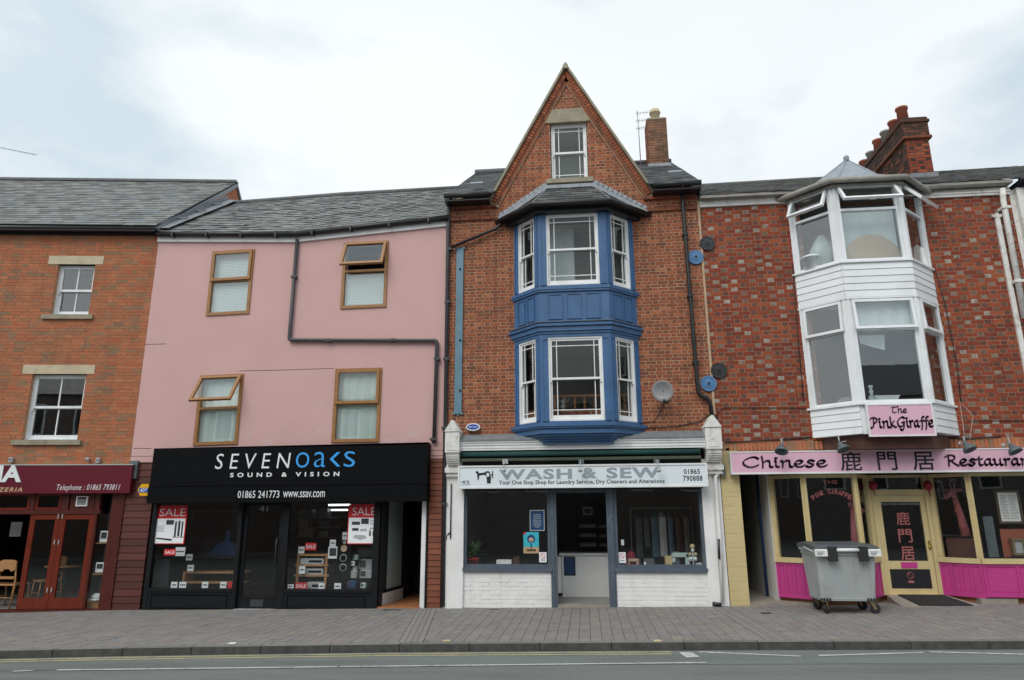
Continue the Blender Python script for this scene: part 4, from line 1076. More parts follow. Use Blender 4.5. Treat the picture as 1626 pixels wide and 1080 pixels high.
q = MB(); A_, B_, C_ = at(539, 718, -.274), at(525, 729, -.274), at(539, 741, -.274); wv = .05
q.add([(A_[0]-.05, -.274, A_[1]), (A_[0]+.02, -.274, A_[1]), (B_[0]+.05, -.274, B_[1]), (B_[0]-.02, -.274, B_[1])], [(3, 2, 1, 0)])
q.add([(C_[0]-.05, -.2745, C_[1]), (C_[0]+.02, -.2745, C_[1]), (B_[0]+.05, -.2745, B_[1]), (B_[0]-.02, -.2745, B_[1])], [(0, 1, 2, 3)]); q.build('lettering', M['ink_b'], sg)
tfit(sg, 'SOUND & VISION', (365, 758), (539, 749), -.274, 'ink_w', bold=.03, spacing=1.9)
tfit(sg, '01865 241773', (377, 791), (444, 779), -.294, 'ink_w', bold=.002); tfit(sg, 'www.ssav.com', (449, 790), (516, 780), -.294, 'ink_w', bold=.002)
# alarm box
al = root('alarm_box', 'yellow hexagonal alarm box at the left end of the black sign', 'alarm box', (at(227, 789, -.1)[0], -.1, at(227, 789, -.1)[1]))
u_, z_ = at(229, 778, -.15); s_ = .135
q = MB(); q.prism([(u_-s_, z_), (u_-s_*.5, z_-s_*.87), (u_+s_*.7, z_-s_*.87), (u_+s_*.7, z_+s_*.87), (u_-s_*.5, z_+s_*.87)], -.16, -.02); q.build('cover', M['alarm_y'], al)
q = MB(); q.box(u_-.1, u_+.09, -.166, -.161, z_-.05, z_+.04); q.build('badge', M['alarm_b'], al)
q = MB(); fit_text(q, 'ADT', u_-.085, u_+.075, z_-.035, z_+.028, -.1665, 0, bold=.02, shear=.3); q.build('lettering', M['ink_w'], al)
# shopfront frame
def xz(px, py, d=0.0): return at(px, py, d)
zh = ZFB+.02; zsr = at(300, 936)[1]; g0 = gz(-6.7)
X = lambda px, py=870, d=0.0: at(px, py, d)[0]
xa0, xa1, xa2, xa3, xa4, xa5 = X(240), X(378), X(447), X(454), X(592), X(602)
q = MB(); q.box(xa0-.04, xa0+.05, -.02, .1, g0-.1, zh+.3); q.box(xa1-.04, xa1+.04, -.02, .1, g0-.1, zh+.3); q.box(xa2-.02, xa3+.03, -.02, .1, g0-.1, zh+.3); q.box(xa4, xa5, -.02, .1, gz(-2.5)-.1, zh+.3)
q.box(xa0+.05, xa1-.04, -.015, .08, zh-.02, zh+.3); q.box(xa3+.03, xa4, -.015, .08, zh-.02, zh+.3); q.box(xa1+.04, xa2-.02, -.015, .08, zh+.02, zh+.3)
q.box(xa0+.05, xa1-.04, -.03, .08, zsr-.04, zsr+.02); q.box(xa3+.03, xa4, -.03, .08, zsr-.04, zsr+.02)
q.box(xa0+.05, xa1-.04, -.012, .08, g0-.1, zsr-.04); q.box(xa3+.03, xa4, -.012, .08, g0-.1, zsr-.04)
q.box(xa1-.13, xa1-.1, .0, .08, zsr+.02, zh-.02) if False else None
q.build('shopfront_frame', M['black_m'], G2)
q = MB(); q.frame(xa0+.0+.12, xa1-.12, g0+.03, zsr-.09, .02, -.018, -.0125); q.frame(xa3+.1, xa4-.1, g0+.05, zsr-.09, .02, -.018, -.0125); q.build('stall_panel', M['black'], G2)
pane(G2, I4, xa0+.05, xa1-.04, zsr+.02, zh-.02, .03, 'glass_dk'); pane(G2, I4, xa3+.03, xa4, zsr+.02, zh-.02, .03, 'glass_dk')
q = MB(); q.frame(xa1+.045, xa2-.025, g0+.05, zh+.0, .075, .06, .11, wb=.2); dr = q.build('door', M['black_m'], G2)
pane(dr, I4, xa1+.12, xa2-.1, g0+.25, zh-.075, .08, 'glass_dk')
q = MB(); u_, z_ = xz(438, 882, .04); q.tube([(u_, .055, z_-.15), (u_, .02, z_-.12), (u_, .02, z_+.3), (u_, .055, z_+.33)], .012, 6); q.build('handle', M['dgrey'], dr)
q = MB(); q.box((xa1+xa2)/2-.13, (xa1+xa2)/2+.13, .055, .059, g0+.07, g0+.2); q.build('kick_plate', M['dgrey'], dr)
q = MB(); fit_text(q, '41', X(415, 808, .05)-.04, X(425, 808, .05), xz(420, 812, .05)[1], xz(420, 803, .05)[1], .058, 0); q.build('house_number', M['ink_gl'], dr)
q = MB(); q.box(xa1+.04, xa2-.02, -.06, .1, g0-.02, g0+.035); q.build('threshold', M['alu'], G2)
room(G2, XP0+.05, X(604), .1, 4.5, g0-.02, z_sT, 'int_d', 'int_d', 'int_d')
# lobby on the right: splayed frosted screen, dark passage, tiled floor
xb0, xb1 = xa5, X(676)
sp0, sp1 = (xa5+.005, .1), (X(641, 900, 1.3), 1.3)
Fs = face(sp0, sp1); Ls = math.hypot(sp1[0]-sp0[0], sp1[1]-sp0[1]); gq = gz(-2)
zlow = at(600, 945)[1]
q = MB(Fs); q.box(0, Ls, -.0, .1, gq-.05, zlow); q.build('low_wall', M['white'], G2)
q = MB(Fs); q.frame(0, Ls, zlow, zh+.2, .05, .0, .07); q.build('screen_frame', M['black_m'], G2)
q = MB(Fs); q.box(.05, Ls-.05, .03, .04, zlow+.05, zh+.15); q.build('frosted_screen', M['frost'], G2)
q = MB(); q.box(X(641, 900, 1.3), xb1, 2.2, 2.25, gq-.1, zh+.4); q.box(xb1-.05, xb1-.0, .12, 2.2, gq-.1, zh+.4); q.box(X(641, 900, 1.3)-.06, X(641, 900, 1.3), 1.4, 2.2, gq-.1, zh+.4)
q.box(xa5, xb1-.05, .1, 2.2, zh+.35, zh+.4); q.build('lobby_wall', M['int_d'], G2)
q = MB(); q.plan([(xa5, .0), (xb1-.06, .0), (xb1-.06, 2.2), (xa5, 2.2)], gq-.1, gq+.022); q.build('lobby_floor', M['floor_t'], G2)
q = MB(); q.box(xb1-.09, xb1-.0, -.0, .11, gq-.05, zh+.1); q.build('door_post', M['white'], G2)
q = MB(); q.box(xb1+.0, xR0-.003, -.02, .12, gq-.05, zh+.3); q.box(xa5+.0, xb1-.0, -.02, .06, zh-.0, zh+.3); q.build('black_post', M['black_m'], G2)
# right edge drainpipe from Wash roof gutter between the houses
# ---- window display
def card(name, px0, py0, px1, py1, d, mats, label, cat, extra=None, th=.006):
    A_, B_ = at(px0, py0, d), at(px1, py1, d); q = MB(); q.box(A_[0], B_[0], d, d+th, B_[1], A_[1], 0)
    if extra: extra(q, A_[0], B_[0], B_[1], A_[1], d)
    return q.build(name, [M[m] for m in mats], None, label, cat)
def sale_poster(px0, py0, px1, py1, label, kind):
    def ex(q, x0, x1, z0, z1, d):
        W, H = x1-x0, z1-z0
        q.box(x0+.03*W, x1-.03*W, d-.002, d-.0005, z0+.02*H, z0+.66*H, 1)
        fit_text(q, 'SALE', x0+.14*W, x1-.06*W, z1-.28*H, z1-.08*H, d-.0006, 2, bold=-.008)
        def bx(a, b_, c, e_, m, dd=.003): q.box(x0+a*W, x0+b_*W, d-dd, d-.0021, z0+c*H, z0+e_*H, m)
        if kind == 0:
            bx(.38, .62, .50, .62, 3); bx(.66, .72, .18, .58, 3); bx(.76, .83, .2, .6, 3); bx(.87, .92, .18, .58, 3); bx(.62, .97, .16, .19, 4)
            q.add([(x0+.12*W, d-.003, z0+.17*H), (x0+.14*W, d-.003, z0+.13*H), (x0+.6*W, d-.003, z0+.08*H), (x0+.62*W, d-.003, z0+.13*H)], [(0, 1, 2, 3)], 3)
            for i in range(5): bx(.12, .34, .46-.035*i, .475-.035*i, 5)
        else:
            bx(.14, .42, .48, .56, 3); bx(.46, .72, .5, .64, 3); bx(.16, .38, .33, .4, 3); bx(.44, .66, .32, .38, 4)
            q.add([(x0+.2*W, d-.003, z0+.16*H), (x0+.45*W, d-.003, z0+.1*H), (x0+.68*W, d-.003, z0+.15*H), (x0+.6*W, d-.003, z0+.22*H), (x0+.26*W, d-.003, z0+.23*H)], [(0, 1, 2, 3, 4)], 4)
            q.M = I4
            pts = [(x0+(.84+.07*math.cos(a_))*W, d-.004, z0+(.33+.07*math.sin(a_))*H) for a_ in [R(t) for t in range(-10, 200, 15)]]; q.tube(pts, .006, 4, 3)
            bx(.75, .81, .2, .32, 3); bx(.87, .94, .2, .32, 3)
            for i in range(4): bx(.76, .92, .58-.035*i, .592-.035*i, 5)
    return card('poster', px0, py0, px1, py1, .016, ['ink_r', 'paper', 'ink_w', 'dgrey', 'silver', 'ink_gl'], label, 'poster', ex)
sale_poster(248, 803, 292, 864, 'red and white sale poster with speakers at the left of the electronics shop window', 0)
sale_poster(554, 801, 597, 864, 'red and white sale poster with headphones at the right of the electronics shop window', 1)
def sale_card(px0, py0, px1, py1, label, d=.02):
    def ex(q, x0, x1, z0, z1, d_): fit_text(q, 'SALE', x0+.08*(x1-x0), x1-.08*(x1-x0), z0+.25*(z1-z0), z1-.25*(z1-z0), d_-.001, 1, bold=.01)
    return card('sale_card', px0, py0, px1, py1, d, ['ink_r', 'ink_w'], label, 'card', ex)
sale_card(261, 872, 278, 882, 'small red sale card under the left sale poster'); sale_card(485, 862, 502, 874, 'small red sale card standing above the hi-fi rack', .25)
sale_card(469, 925, 487, 936, 'small red sale card at the foot of the hi-fi rack', .1)
for i, (a_, b_, c_, e_, dd, lb) in enumerate(((279, 869, 293, 883, .03, 'grey leaflet beside the red sale card under the left poster'), (296, 880, 305, 890, .3, 'white price card leaning under the television, upper'), (298, 897, 307, 907, .3, 'white price card on the low television stand'),
        (272, 924, 281, 934, .08, 'leftmost white price card on the electronics window ledge'), (285, 924, 295, 934, .08, 'second white price card from the left on the ledge'), (321, 924, 330, 934, .08, 'white price card under the middle of the television stand'),
        (350, 924, 359, 934, .08, 'white price card at the right end of the left window ledge'), (457, 928, 466, 934, .08, 'small white price card left of the lowest sale card'), (474, 868, 483, 879, .3, 'white price card on top of the hi-fi rack'),
        (524, 857, 533, 868, .3, 'white price card above the white speaker'), (544, 845, 552, 857, .3, 'tilted white price card above the round cones'), (506, 926, 515, 936, .08, 'white price card at the right foot of the hi-fi rack'),
        (531, 926, 541, 936, .08, 'white price card standing alone on the ledge beneath the round cones'), (555, 891, 563, 898, .3, 'white price card beside the silver boxes'), (475, 899, 484, 911, .24, 'white price card on the middle shelf of the hi-fi rack'))):
    card('price_card', a_, b_, c_, e_, dd, ['paper', 'dgrey'], lb, 'card', lambda q, x0, x1, z0, z1, d: q.box(x0+.02, x1-.02, d-.0015, d-.0003, (z0+z1)/2-.01, (z0+z1)/2+.012, 1))
card('price_card', 362, 924, 368, 934, .08, ['ink_r', 'paper'], 'small red price card at the end of the left window ledge', 'card')
# television and stand
t = root('television', 'large dark television showing a dim blue picture in the left electronics window', 'television', (X(335, 890, .9), .9, xz(335, 888, .9)[1]))
A_, B_ = at(308, 812, .9), at(378, 883, .9)
q = MB(); q.box(A_[0], B_[0], .9, .95, B_[1], A_[1]); q.build('screen', M['screen'], t)
q = MB(); q.prism([(A_[0]+.42, B_[1]+.02), (B_[0]-.02, B_[1]+.02), (B_[0]-.02, B_[1]+.14), (B_[0]-.1, B_[1]+.24), (B_[0]-.2, B_[1]+.3), (B_[0]-.22, B_[1]+.5), (B_[0]-.3, B_[1]+.52), (B_[0]-.33, B_[1]+.3), (A_[0]+.55, B_[1]+.22)], .895, .899); q.build('picture', M['blueglow'], t)
q = MB(); q.frame(A_[0]-.02, B_[0]+.02, B_[1]-.03, A_[1]+.02, .02, .885, .96); q.tube([(A_[0], .87, B_[1]-.04), ((A_[0]+B_[0])/2, .86, B_[1]-.03), (B_[0], .87, B_[1]-.04)], .008, 5); q.build('bezel', M['dgrey'], t)
t = root('television_stand', 'low wooden television stand with one shelf in the left electronics window', 'stand', (X(335, 930, .5), .5, zsr))
A_, B_ = at(291, 908, .45), at(385, 932, .45)
for z_ in (A_[1], (A_[1]+B_[1])/2-.05): q = MB(); q.box(A_[0], B_[0], .45, .8, z_-.03, z_); q.build('shelf', M['wood'], t)
q = MB(); q.box(A_[0], A_[0]+.04, .45, .8, B_[1]-.05, A_[1]-.03); q.build('leg', M['wood'], t)
q = MB(); A_ = at(248, 888, .6); q.box(A_[0], A_[0]+.3, .6, .62, zsr-.1, A_[1]); q.build('display_board', M['lampg'], None, 'tall grey display board at the left side of the electronics window', 'board')
# ledges inside
q = MB(); q.box(xa0+.05, xa1-.04, .05, 1.0, zsr-.03, zsr); q.box(xa3+.03, xa4, .05, 1.0, zsr-.03, zsr); q.build('window_ledge', M['black'], G2)
# hi-fi rack
t = root('hifi_rack', 'pale wooden hi-fi rack with three shelves in the right electronics window', 'rack', (X(495, 930, .3), .3, zsr))
A_, B_ = at(472, 880, .3), at(519, 934, .3); W_ = B_[0]-A_[0]; H_ = A_[1]-zsr
for i, f_ in enumerate((1, .70, .40)): q = MB(); e_ = .0+.02*i; q.box(A_[0]-e_, B_[0]+e_-.02, .3, .6, zsr+H_*f_-.035, zsr+H_*f_); q.build('shelf', M['wood'], t)
for xx in (A_[0]+.0, B_[0]-.07):
    q = MB(); q.box(xx, xx+.045, .31, .35, zsr, zsr+H_*.4-.035); q.box(xx, xx+.045, .31, .35, zsr+H_*.4, zsr+H_*.7-.035); q.box(xx, xx+.045, .31, .35, zsr+H_*.7, zsr+H_-.035); q.build('post', M['wood'], t)
def hifi(x0, x1, z0, h, d, label):
    t = root('hifi_unit', label, 'hi-fi unit', ((x0+x1)/2, d, z0), 'hi-fi units on the rack')
    q = MB(); q.rbox(x0, x1, d, d+.22, z0, z0+h, .008); q.build('case', M['silver'], t)
    q = MB(); q.box(x0+(x1-x0)*.38, x1-.04, d-.003, d+.002, z0+h*.3, z0+h*.7); q.build('display', M['black'], t)
hifi(A_[0]+.06, B_[0]-.1, zsr+H_*.7+.001, H_*.17, .31, 'silver hi-fi unit on the upper shelf of the rack'); hifi(A_[0]+.06, B_[0]-.1, zsr+H_*.4+.001, H_*.17, .31, 'silver hi-fi unit on the middle shelf of the rack')
A_, B_ = at(486, 923, .2), at(511, 935, .2); hifi(A_[0], B_[0], zsr+.001, .12, .2, 'silver hi-fi unit standing in front of the foot of the rack')
# speakers
t = root('white_speaker', 'white boxed speaker with dark front panel beside the hi-fi rack', 'speaker', (X(530, 886, .3), .3, xz(530, 887, .3)[1]))
A_, B_ = at(521, 868, .3), at(536, 887, .3); q = MB(); q.rbox(A_[0], B_[0], .3, .45, B_[1], A_[1], .015); q.build('case', M['paper'], t); q = MB(); q.box(A_[0]+.035, B_[0]-.035, .296, .299, B_[1]+.05, A_[1]-.03); q.build('grille', M['dgrey'], t)
q = MB(); q.box(A_[0]+.04, B_[0]-.04, .33, .42, zsr, B_[1]); q.build('stand', M['black'], t)
t = root('floor_speaker', 'tall black speaker with three pale rings in the right electronics window', 'speaker', (X(545, 932, .25), .25, zsr))
A_, B_ = at(536, 862, .25), at(554, 934, .25); q = MB(); q.box(A_[0], B_[0], .26, .5, zsr, A_[1]+.04); q.build('cabinet', M['black'], t)
for i, (px, py, rr) in enumerate(((546, 871, .065), (545, 886, .07), (544.5, 901, .07), (547, 861, .035))):
    u_, z_ = at(px, py, .24); q = MB(); q.lathe((u_, .24, z_), [(rr, .02), (rr, 0), (rr*.8, 0), (rr*.55, .012), (rr*.2, .016), (0, .012)], 20, axis='y', m=0); q.build('cone', M['beige' if i == 0 else 'silver'], t)
    if i in (1, 2): q = MB(); q.lathe((u_, .236, z_), [(rr*.78, .003), (rr*.78, 0), (0, 0)], 20, axis='y'); q.build('cone_grille', M['black'], t)
for i, (a_, b_, c_, e_, dd, mt, lb) in enumerate(((567, 870, 594, 884, .5, 'dgrey', 'dark grey box at the top right of the display under the headphones poster'), (570, 888, 594, 904, .45, 'silver', 'rounded silver box beneath the dark grey one'),
        (543, 906, 566, 918, .3, 'silver', 'wide silver box left of the pair under the round cones'), (571, 905, 592, 918, .3, 'silver', 'silver compact stereo near the right post'), (550, 922, 565, 934, .25, 'blueglow', 'small blue radio on the right window ledge'),
        (572, 925, 581, 934, .25, 'frost', 'small pale green radio at the right end of the ledge'), (556, 899, 566, 907, .35, 'frost', 'small pale tin standing above the wide silver box'), (560, 881, 568, 889, .35, 'frost', 'small pale tin, upper, beside the rounded silver box'))):
    A_, B_ = at(a_, b_, dd), at(c_, e_, dd); t = root('display_box', lb, 'stereo', ((A_[0]+B_[0])/2, dd, B_[1]))
    q = MB(); q.rbox(A_[0], B_[0], dd, dd+.2, B_[1], A_[1], .02); q.build('case', M[mt], t); q = MB(); q.box(A_[0]+.02, A_[0]+(B_[0]-A_[0])*.45, dd-.003, dd-.0005, B_[1]+.03, A_[1]-.02); q.build('display', M['dgrey'], t)
t = root('display_plinth', 'black stepped display plinth at the right of the electronics window', 'plinth', (X(570, 930, .6), .6, zsr))
for i, (a_, b_, c_, dd) in enumerate(((541, 918, 594, .28), (566, 904, 595, .44), (565, 884, 595, .49))):
    A_, B_ = at(a_, b_, dd), at(c_, b_, dd); q = MB(); q.box(A_[0], B_[0], dd, dd+.3, zsr, A_[1]); q.build('step', M['black'], t)
# dim shelves of stock and lit ceiling tubes at the back
for i, (a_, b_) in enumerate(((822, 466), (838, 466), (853, 466))):
    A_, B_ = at(b_, a_, 2.4), at(540, a_, 2.4); q = MB(); q.box(A_[0], B_[0], 2.4, 2.8, A_[1]-.02, A_[1]); q.build('wall_shelf', M['dgrey'], G2)
    random.seed(i); xx = A_[0]+.1; nb_ = 0
    while xx < B_[0]-.4: 
        q = MB(); q.box(xx, xx+random.uniform(.2, .35), 2.45, 2.7, A_[1]+.001, A_[1]+random.uniform(.08, .22)); q.build('stock_box', M[random.choice(['int', 'dgrey', 'silver'])], None, ('%s box on the %s rear shelf of the electronics shop' % (('leftmost', 'second', 'third', 'fourth', 'fifth', 'sixth')[nb_], ('top', 'middle', 'bottom')[i])), 'box', 'boxed stock on the rear shelves'); xx += .48; nb_ += 1
for p0, p1 in (((522, 802), (556, 802)), ((515, 810), (552, 810))):
    A_, B_ = at(*p0, 2.0 if p0[1] < 805 else 2.8), at(*p1, 2.0 if p0[1] < 805 else 2.8); dd = 2.0 if p0[1] < 805 else 2.8
    q = MB(); q.tube([(A_[0], dd, A_[1]), (B_[0], dd, A_[1])], .02, 6); q.build('ceiling_tube', M['tube'], G2)

# ================================================================== GABLED BRICK HOUSE (launderette)
XW0, XW1 = -0.875, 4.33
G3 = root('gabled_house', 'tall red brick house with a steep gable and a two storey blue bay window', 'building', (1.7, 0, gz(1.7)))
Z = lambda px, py, d=0.0: at(px, py, d)[1]
zc3 = Z(760, 690); zE3 = 8.12; AP = (1.68, 11.22); GLX, GRX = .02, 3.40
gw_ = rect_at(873, 197, 932, 194, 876, 286, 0)
gw_ = (gw_[0], gw_[1], Z(905, 284.5), Z(902, 194))
bayop = (.72, 2.75, 3.62, 7.5)
body3 = [(XW0, zc3), (XW1, zc3), (XW1, zE3), (XW0, zE3)]; gab3 = [(GLX, zE3), (GRX, zE3), AP]
b = MB(); wall_slab(b, [body3, gab3], [gw_, bayop], 0, .25)
wall3 = b.build('wall', M['mortar_b'], G3)
# top bands and raking courses are laid separately
rk = .20
def rake_in(off):
    """gable triangle shrunk by off along its slopes"""
    a1 = math.atan2(AP[1]-zE3, AP[0]-GLX); dz = off/math.cos(a1); dx = off/math.sin(a1)
    return [(GLX+dx, zE3), (GRX-dx, zE3), (AP[0], AP[1]-dz)]
bricks(wall3, I4, [body3, rake_in(rk)], [gw_, bayop], [M['brick_b'], M['brick_bh']], .0686, [(.2155, 9), (.1085, 1)], joint=.0115, proud=.004, z0=zc3+.01)
q = MB(); q2 = MB()
for sx in (-1, 1):
    foot = Vector((GLX if sx < 0 else GRX, 0, zE3-.02)); top = Vector((AP[0], 0, AP[1])); e = (top-foot).normalized(); Lr = (top-foot).length
    nrm = Vector((e.z*(-1 if sx > 0 else 1), 0, -e.x*(-1 if sx > 0 else 1)))   # towards the inside of the gable
    if nrm.z > 0: nrm = -nrm
    Mr = Matrix(((e.x, 0, -nrm.x, foot.x), (0, 1, 0, 0), (e.z, 0, -nrm.z, foot.z), (0, 0, 0, 1)))
    u = .02
    while u < Lr-.14:
        q.M = Mr
        q.box(u, u+.062, -.075, .02, -.112, -.012)                      # bricks on end following the slope
        u += .0735
    q.M = Mr; u = .0
    while u < Lr-.42:
        q2.M = Mr; q2.box(u, u+.205, -.045, .02, -.186, -.125); u += .216
    q2.M = Mr
    r_ = MB(Mr); r_.box(-.08, Lr-.015, -.13, .05, .0, .045); r_.build('verge_coping', M['stone_old'], G3)
    r_ = MB(Mr); r_.box(-.05, Lr-.08, -.035, .02, -.20, -.0); r_.build('raking_band', M['mortar_b'], G3)
q.build('brick', [M['brick_b']], wall3, kind='stuff'); q2.build('brick', [M['brick_bh']], wall3, kind='stuff')
q = MB(); q.prism([(AP[0]-.07, AP[1]-.07), (AP[0]+.07, AP[1]-.07), (AP[0]+.05, AP[1]+.02), (AP[0]+.0, AP[1]+.085), (AP[0]-.05, AP[1]+.02)], -.15, .02); q.build('finial', M['stone_old'], G3)
# corbelled courses below the side eaves
q = MB()
for (x0, x1) in ((XW0+.04, .12), (3.22, XW1)):
    xx = x0
    while xx < x1-.05:
        w_ = min(.21, x1-xx); q.box(xx, xx+w_-.01, -.05, .02, zE3-.42, zE3-.36); q.box(xx+.0, xx+w_-.01, -.09, .02, zE3-.35, zE3-.29) if False else None; xx += .216
    xx = x0
    while xx < x1-.05: q.box(xx, xx+.1, -.07, .02, zE3-.16, zE3-.10); xx += .108
q.build('brick', [M['brick_bh']], wall3, kind='stuff')
# lintel and sill of the gable window
x0, x1 = at(862, 192, -.03)[0], at(940, 188, -.03)[0]; z0, z1 = gw_[3]-.01, Z(900, 173.5)
q = MB(); q.prism([(x0+.0, z0), (x1-.0, z0), (x1-.06, z1), (x0+.06, z1)], -.03, .1); q.build('lintel', M['stone_old'], G3)
q = MB(); q.box(at(868, 291)[0], at(942, 287)[0], -.07, .1, gw_[2]-.1, gw_[2]); q.build('sill', M['stone_old'], G3)
sash_window(G3, I4, gw_[0]+.02, gw_[1]-.02, gw_[2]+.003, gw_[3]-.003, .09, M['white'], 'margin', mx_=.085, mz_=.085, bot=.06)
room(G3, 1.1, 2.3, .27, 1.1, 8.3, 9.95, 'int_l', 'int_l', 'int_l')
# roofs
for xa, xb in ((XW0-.03, XW1+.03),):
    slates(G3, [(xa, -.3, 8.17), (GLX+.05, -.3, 8.17), (GLX+1.1, 3.5, 10.66), (xa, 3.5, 10.66)], M['slate_dk'], .27, .2, N_single=150)
    slates(G3, [(GRX-.05, -.3, 8.17), (xb, -.3, 8.17), (xb, 3.5, 10.66), (GRX-1.1, 3.5, 10.66)], M['slate_dk'], .27, .2, N_single=150)
q = MB(); q.add([(xa, 3.5, 10.66), (xb, 3.5, 10.66), (xb, 7.2, 8.2), (xa, 7.2, 8.2)], [(3, 2, 1, 0)]); q.build('rear_roof', M['slate_dk'], G3)
q = MB(); q.tube([(xa, 3.5, 10.7), (xb, 3.5, 10.7)], .08, 8); q.build('ridge_tile', M['ridge'], G3)
q = MB()
for sx in (0, 1):
    fx = GLX-.05 if sx == 0 else GRX+.05
    V = [(fx, -.05, zE3-.02), (AP[0], -.05, AP[1]+.05), (AP[0], 4.2, AP[1]+.05), (fx, 4.2, zE3-.02)]
    q.add(V+[(v[0], v[1], v[2]-.06) for v in V], [(0,1,2,3) if sx else (3,2,1,0), (4,7,6,5), (0,4,5,1), (1,5,6,2), (2,6,7,3), (3,7,4,0)])
q.build('gable_roof', M['slate_dk'], G3)
q = MB(); q.box(XW0-.02, XW0+.2, .26, 7.1, 5, 8.2); q.box(XW1-.2, XW1, .26, 7.1, 5, 8.2); q.box(XW0, XW1, 6.9, 7.1, 0, 8.2)
for xx in (XW0-.02, XW1-.14): q.M = Matrix.Translation((xx, 0, 0)) @ Matrix.Rotation(R(90), 4, 'Z'); q.prism([(.0, 8.0), (7.0, 8.2), (3.5, 10.6)], -.14, .0)
q.M = I4; q.build('party_wall', M['mortar_b'], G3)
for x0, x1 in ((XW0-.05, GLX+.0), (GRX-.0, XW1+.02)):
    q = MB(); q.tube([(x0, -.36, 8.13), (x1, -.36, 8.13)], .06, 10); q.box(x0, x1, -.33, -.0, 8.02, 8.06); q.build('gutter', M['gutter'], G3)
q = MB()
for px, py in ((757, 295), (1072, 277)):
    u_, z_ = at(px, py, .15); q.M = Matrix.Translation((u_, .15, z_)) @ Matrix.Rotation(R(33), 4, 'X'); q.box(-.14, .14, -.12, .12, .03, .07)
q.M = I4; q.build('roof_vent', M['lead'], G3)
# chimney
ch = MB(); cx0, cx1 = 3.72, 4.22; cy0, cy1, cz0, cz1 = 2.9, 3.5, 10.2, 11.62
ch.box(cx0, cx1, cy0, cy1, cz0, cz1); chim = ch.build('chimney', M['mortar_d'], G3)
bricks(chim, face((cx0, cy0), (cx1, cy0)), [[(0, cz0), (cx1-cx0, cz0), (cx1-cx0, cz1), (0, cz1)]], [], [M['brick_e'], M['brick_e']], .0735, [(.22, 0), (.11, 1)], N_single=0, z0=cz0)
bricks(chim, face((cx0, cy1), (cx0, cy0)), [[(0, cz0), (cy1-cy0, cz0), (cy1-cy0, cz1), (0, cz1)]], [], [M['brick_bh'], M['brick_bh']], .0735, [(.22, 0), (.11, 1)], N_single=0, z0=cz0)
q = MB(); q.rbox(cx0-.01, cx1+.01, cy0-.01, cy1+.01, cz1, cz1+.06, .03); q.build('flaunching', M['stone_old'], chim)
q = MB(); c_ = ((cx0+cx1)/2, cy0+.25, cz1+.05); q.lathe(c_, [(.13, 0), (.115, .24), (.145, .25), (.145, .3), (.12, .31), (.125, .36), (.09, .36), (.09, .2)], 18); q.build('chimney_pot', M['pot_cream'], chim)
q = MB(); q.box(cx0-.04, cx1+.04, cy0-.06, cy0+.0, cz0-.1, cz0+.12); q.build('lead_flashing', M['lead'], chim)
# television aerial beside it
t = root('tv_aerial', 'thin television aerial mast with three arms left of the buff chimney pot', 'aerial', (at(1017, 250, 3.2)[0], 3.2, 10.5))
q = MB(); A_, B_ = at(1017, 252, 3.2), at(1012, 176, 3.2); q.tube([(A_[0], 3.2, A_[1]-.2), (B_[0], 3.2, B_[1])], .014, 6); q.build('mast', M['silver'], t)
for i, (py, ln) in enumerate(((180, .42), (192, .36), (204, .3))):
    q = MB(); u_, z_ = at(1013, py, 3.2); q.tube([(u_-.05, 3.2, z_), (u_+ln, 3.2-.15, z_-.07)], .007, 5)
    for j in range(6):
        f_ = j/5; cx_, cy_, cz_ = u_-.03+ln*f_, 3.2-.15*f_, z_-.07*f_; q.tube([(cx_-.01, cy_-.09, cz_), (cx_+.01, cy_+.09, cz_)], .004, 4); q.tube([(cx_, cy_, cz_-.05), (cx_, cy_, cz_+.05)], .004, 4)
    q.build('arm', M['silver'], t)
t = root('tv_aerial', 'long thin television aerial boom entering the sky at the left edge', 'aerial', MA @ Vector((at(10, 240, 3.5, MA)[0]-2, 3.5, 10.9)))
q = MB(MA); A_, B_ = at(-60, 222, 3.5, MA), at(57, 246, 3.5, MA); q.tube([(A_[0], 3.5, A_[1]), (B_[0], 3.5, B_[1])], .010, 5); q.build('boom', M['silver'], t)
q = MB(MA)
for j in range(16):
    f_ = j/15; cx_, cz_ = A_[0]+(B_[0]-A_[0])*f_, A_[1]+(B_[1]-A_[1])*f_; q.tube([(cx_, 3.42, cz_-.06), (cx_+.01, 3.58, cz_+.06)], .004, 4)
q.build('director', M['silver'], t, kind='stuff'); q = MB(MA); q.tube([(A_[0]+.1, 3.5, 10.8), (A_[0]+.1, 3.5, A_[1]+.1)], .02, 6); q.build('mast', M['silver'], t)

# ---- blue bay window
BW = [(.50, 0), (1.05, -.55), (2.40, -.55), (2.97, 0)]
def outline(BWp, o):
    (ax, _), (bx, by), (cx, _), (dx, _) = BWp; t_ = math.tan(R(22.5))
    return [(ax-o*1.414, .0), (bx-o*t_, by-o), (cx+o*t_, by-o), (dx+o*1.414, .0)]
def band3(q, BWp, o, z0, z1, m=0, inner=.03): q.plan(outline(BWp, o)+[(BWp[3][0]-.0, inner), (BWp[0][0]+.0, inner)], z0, z1, m)
D = -.55
zb = {k: Z(px, py, D) for k, (px, py) in dict(top=(910, 331), wt=(908, 340), wb=(911, 452), sill=(911, 457), pt=(912, 466), pb=(915, 506), cor=(915, 513), cor2=(915, 522), w2t=(914, 535), w2b=(917, 668), s2=(917, 674), b1=(917, 684), b2=(917, 694), b3=(917, 706)).items()}
bay = MB(); band3(bay, BW, 0, zb['w2t']+.01, zb['wb']-.0); bayo = bay.build('bay_window', M['blue'], G3)
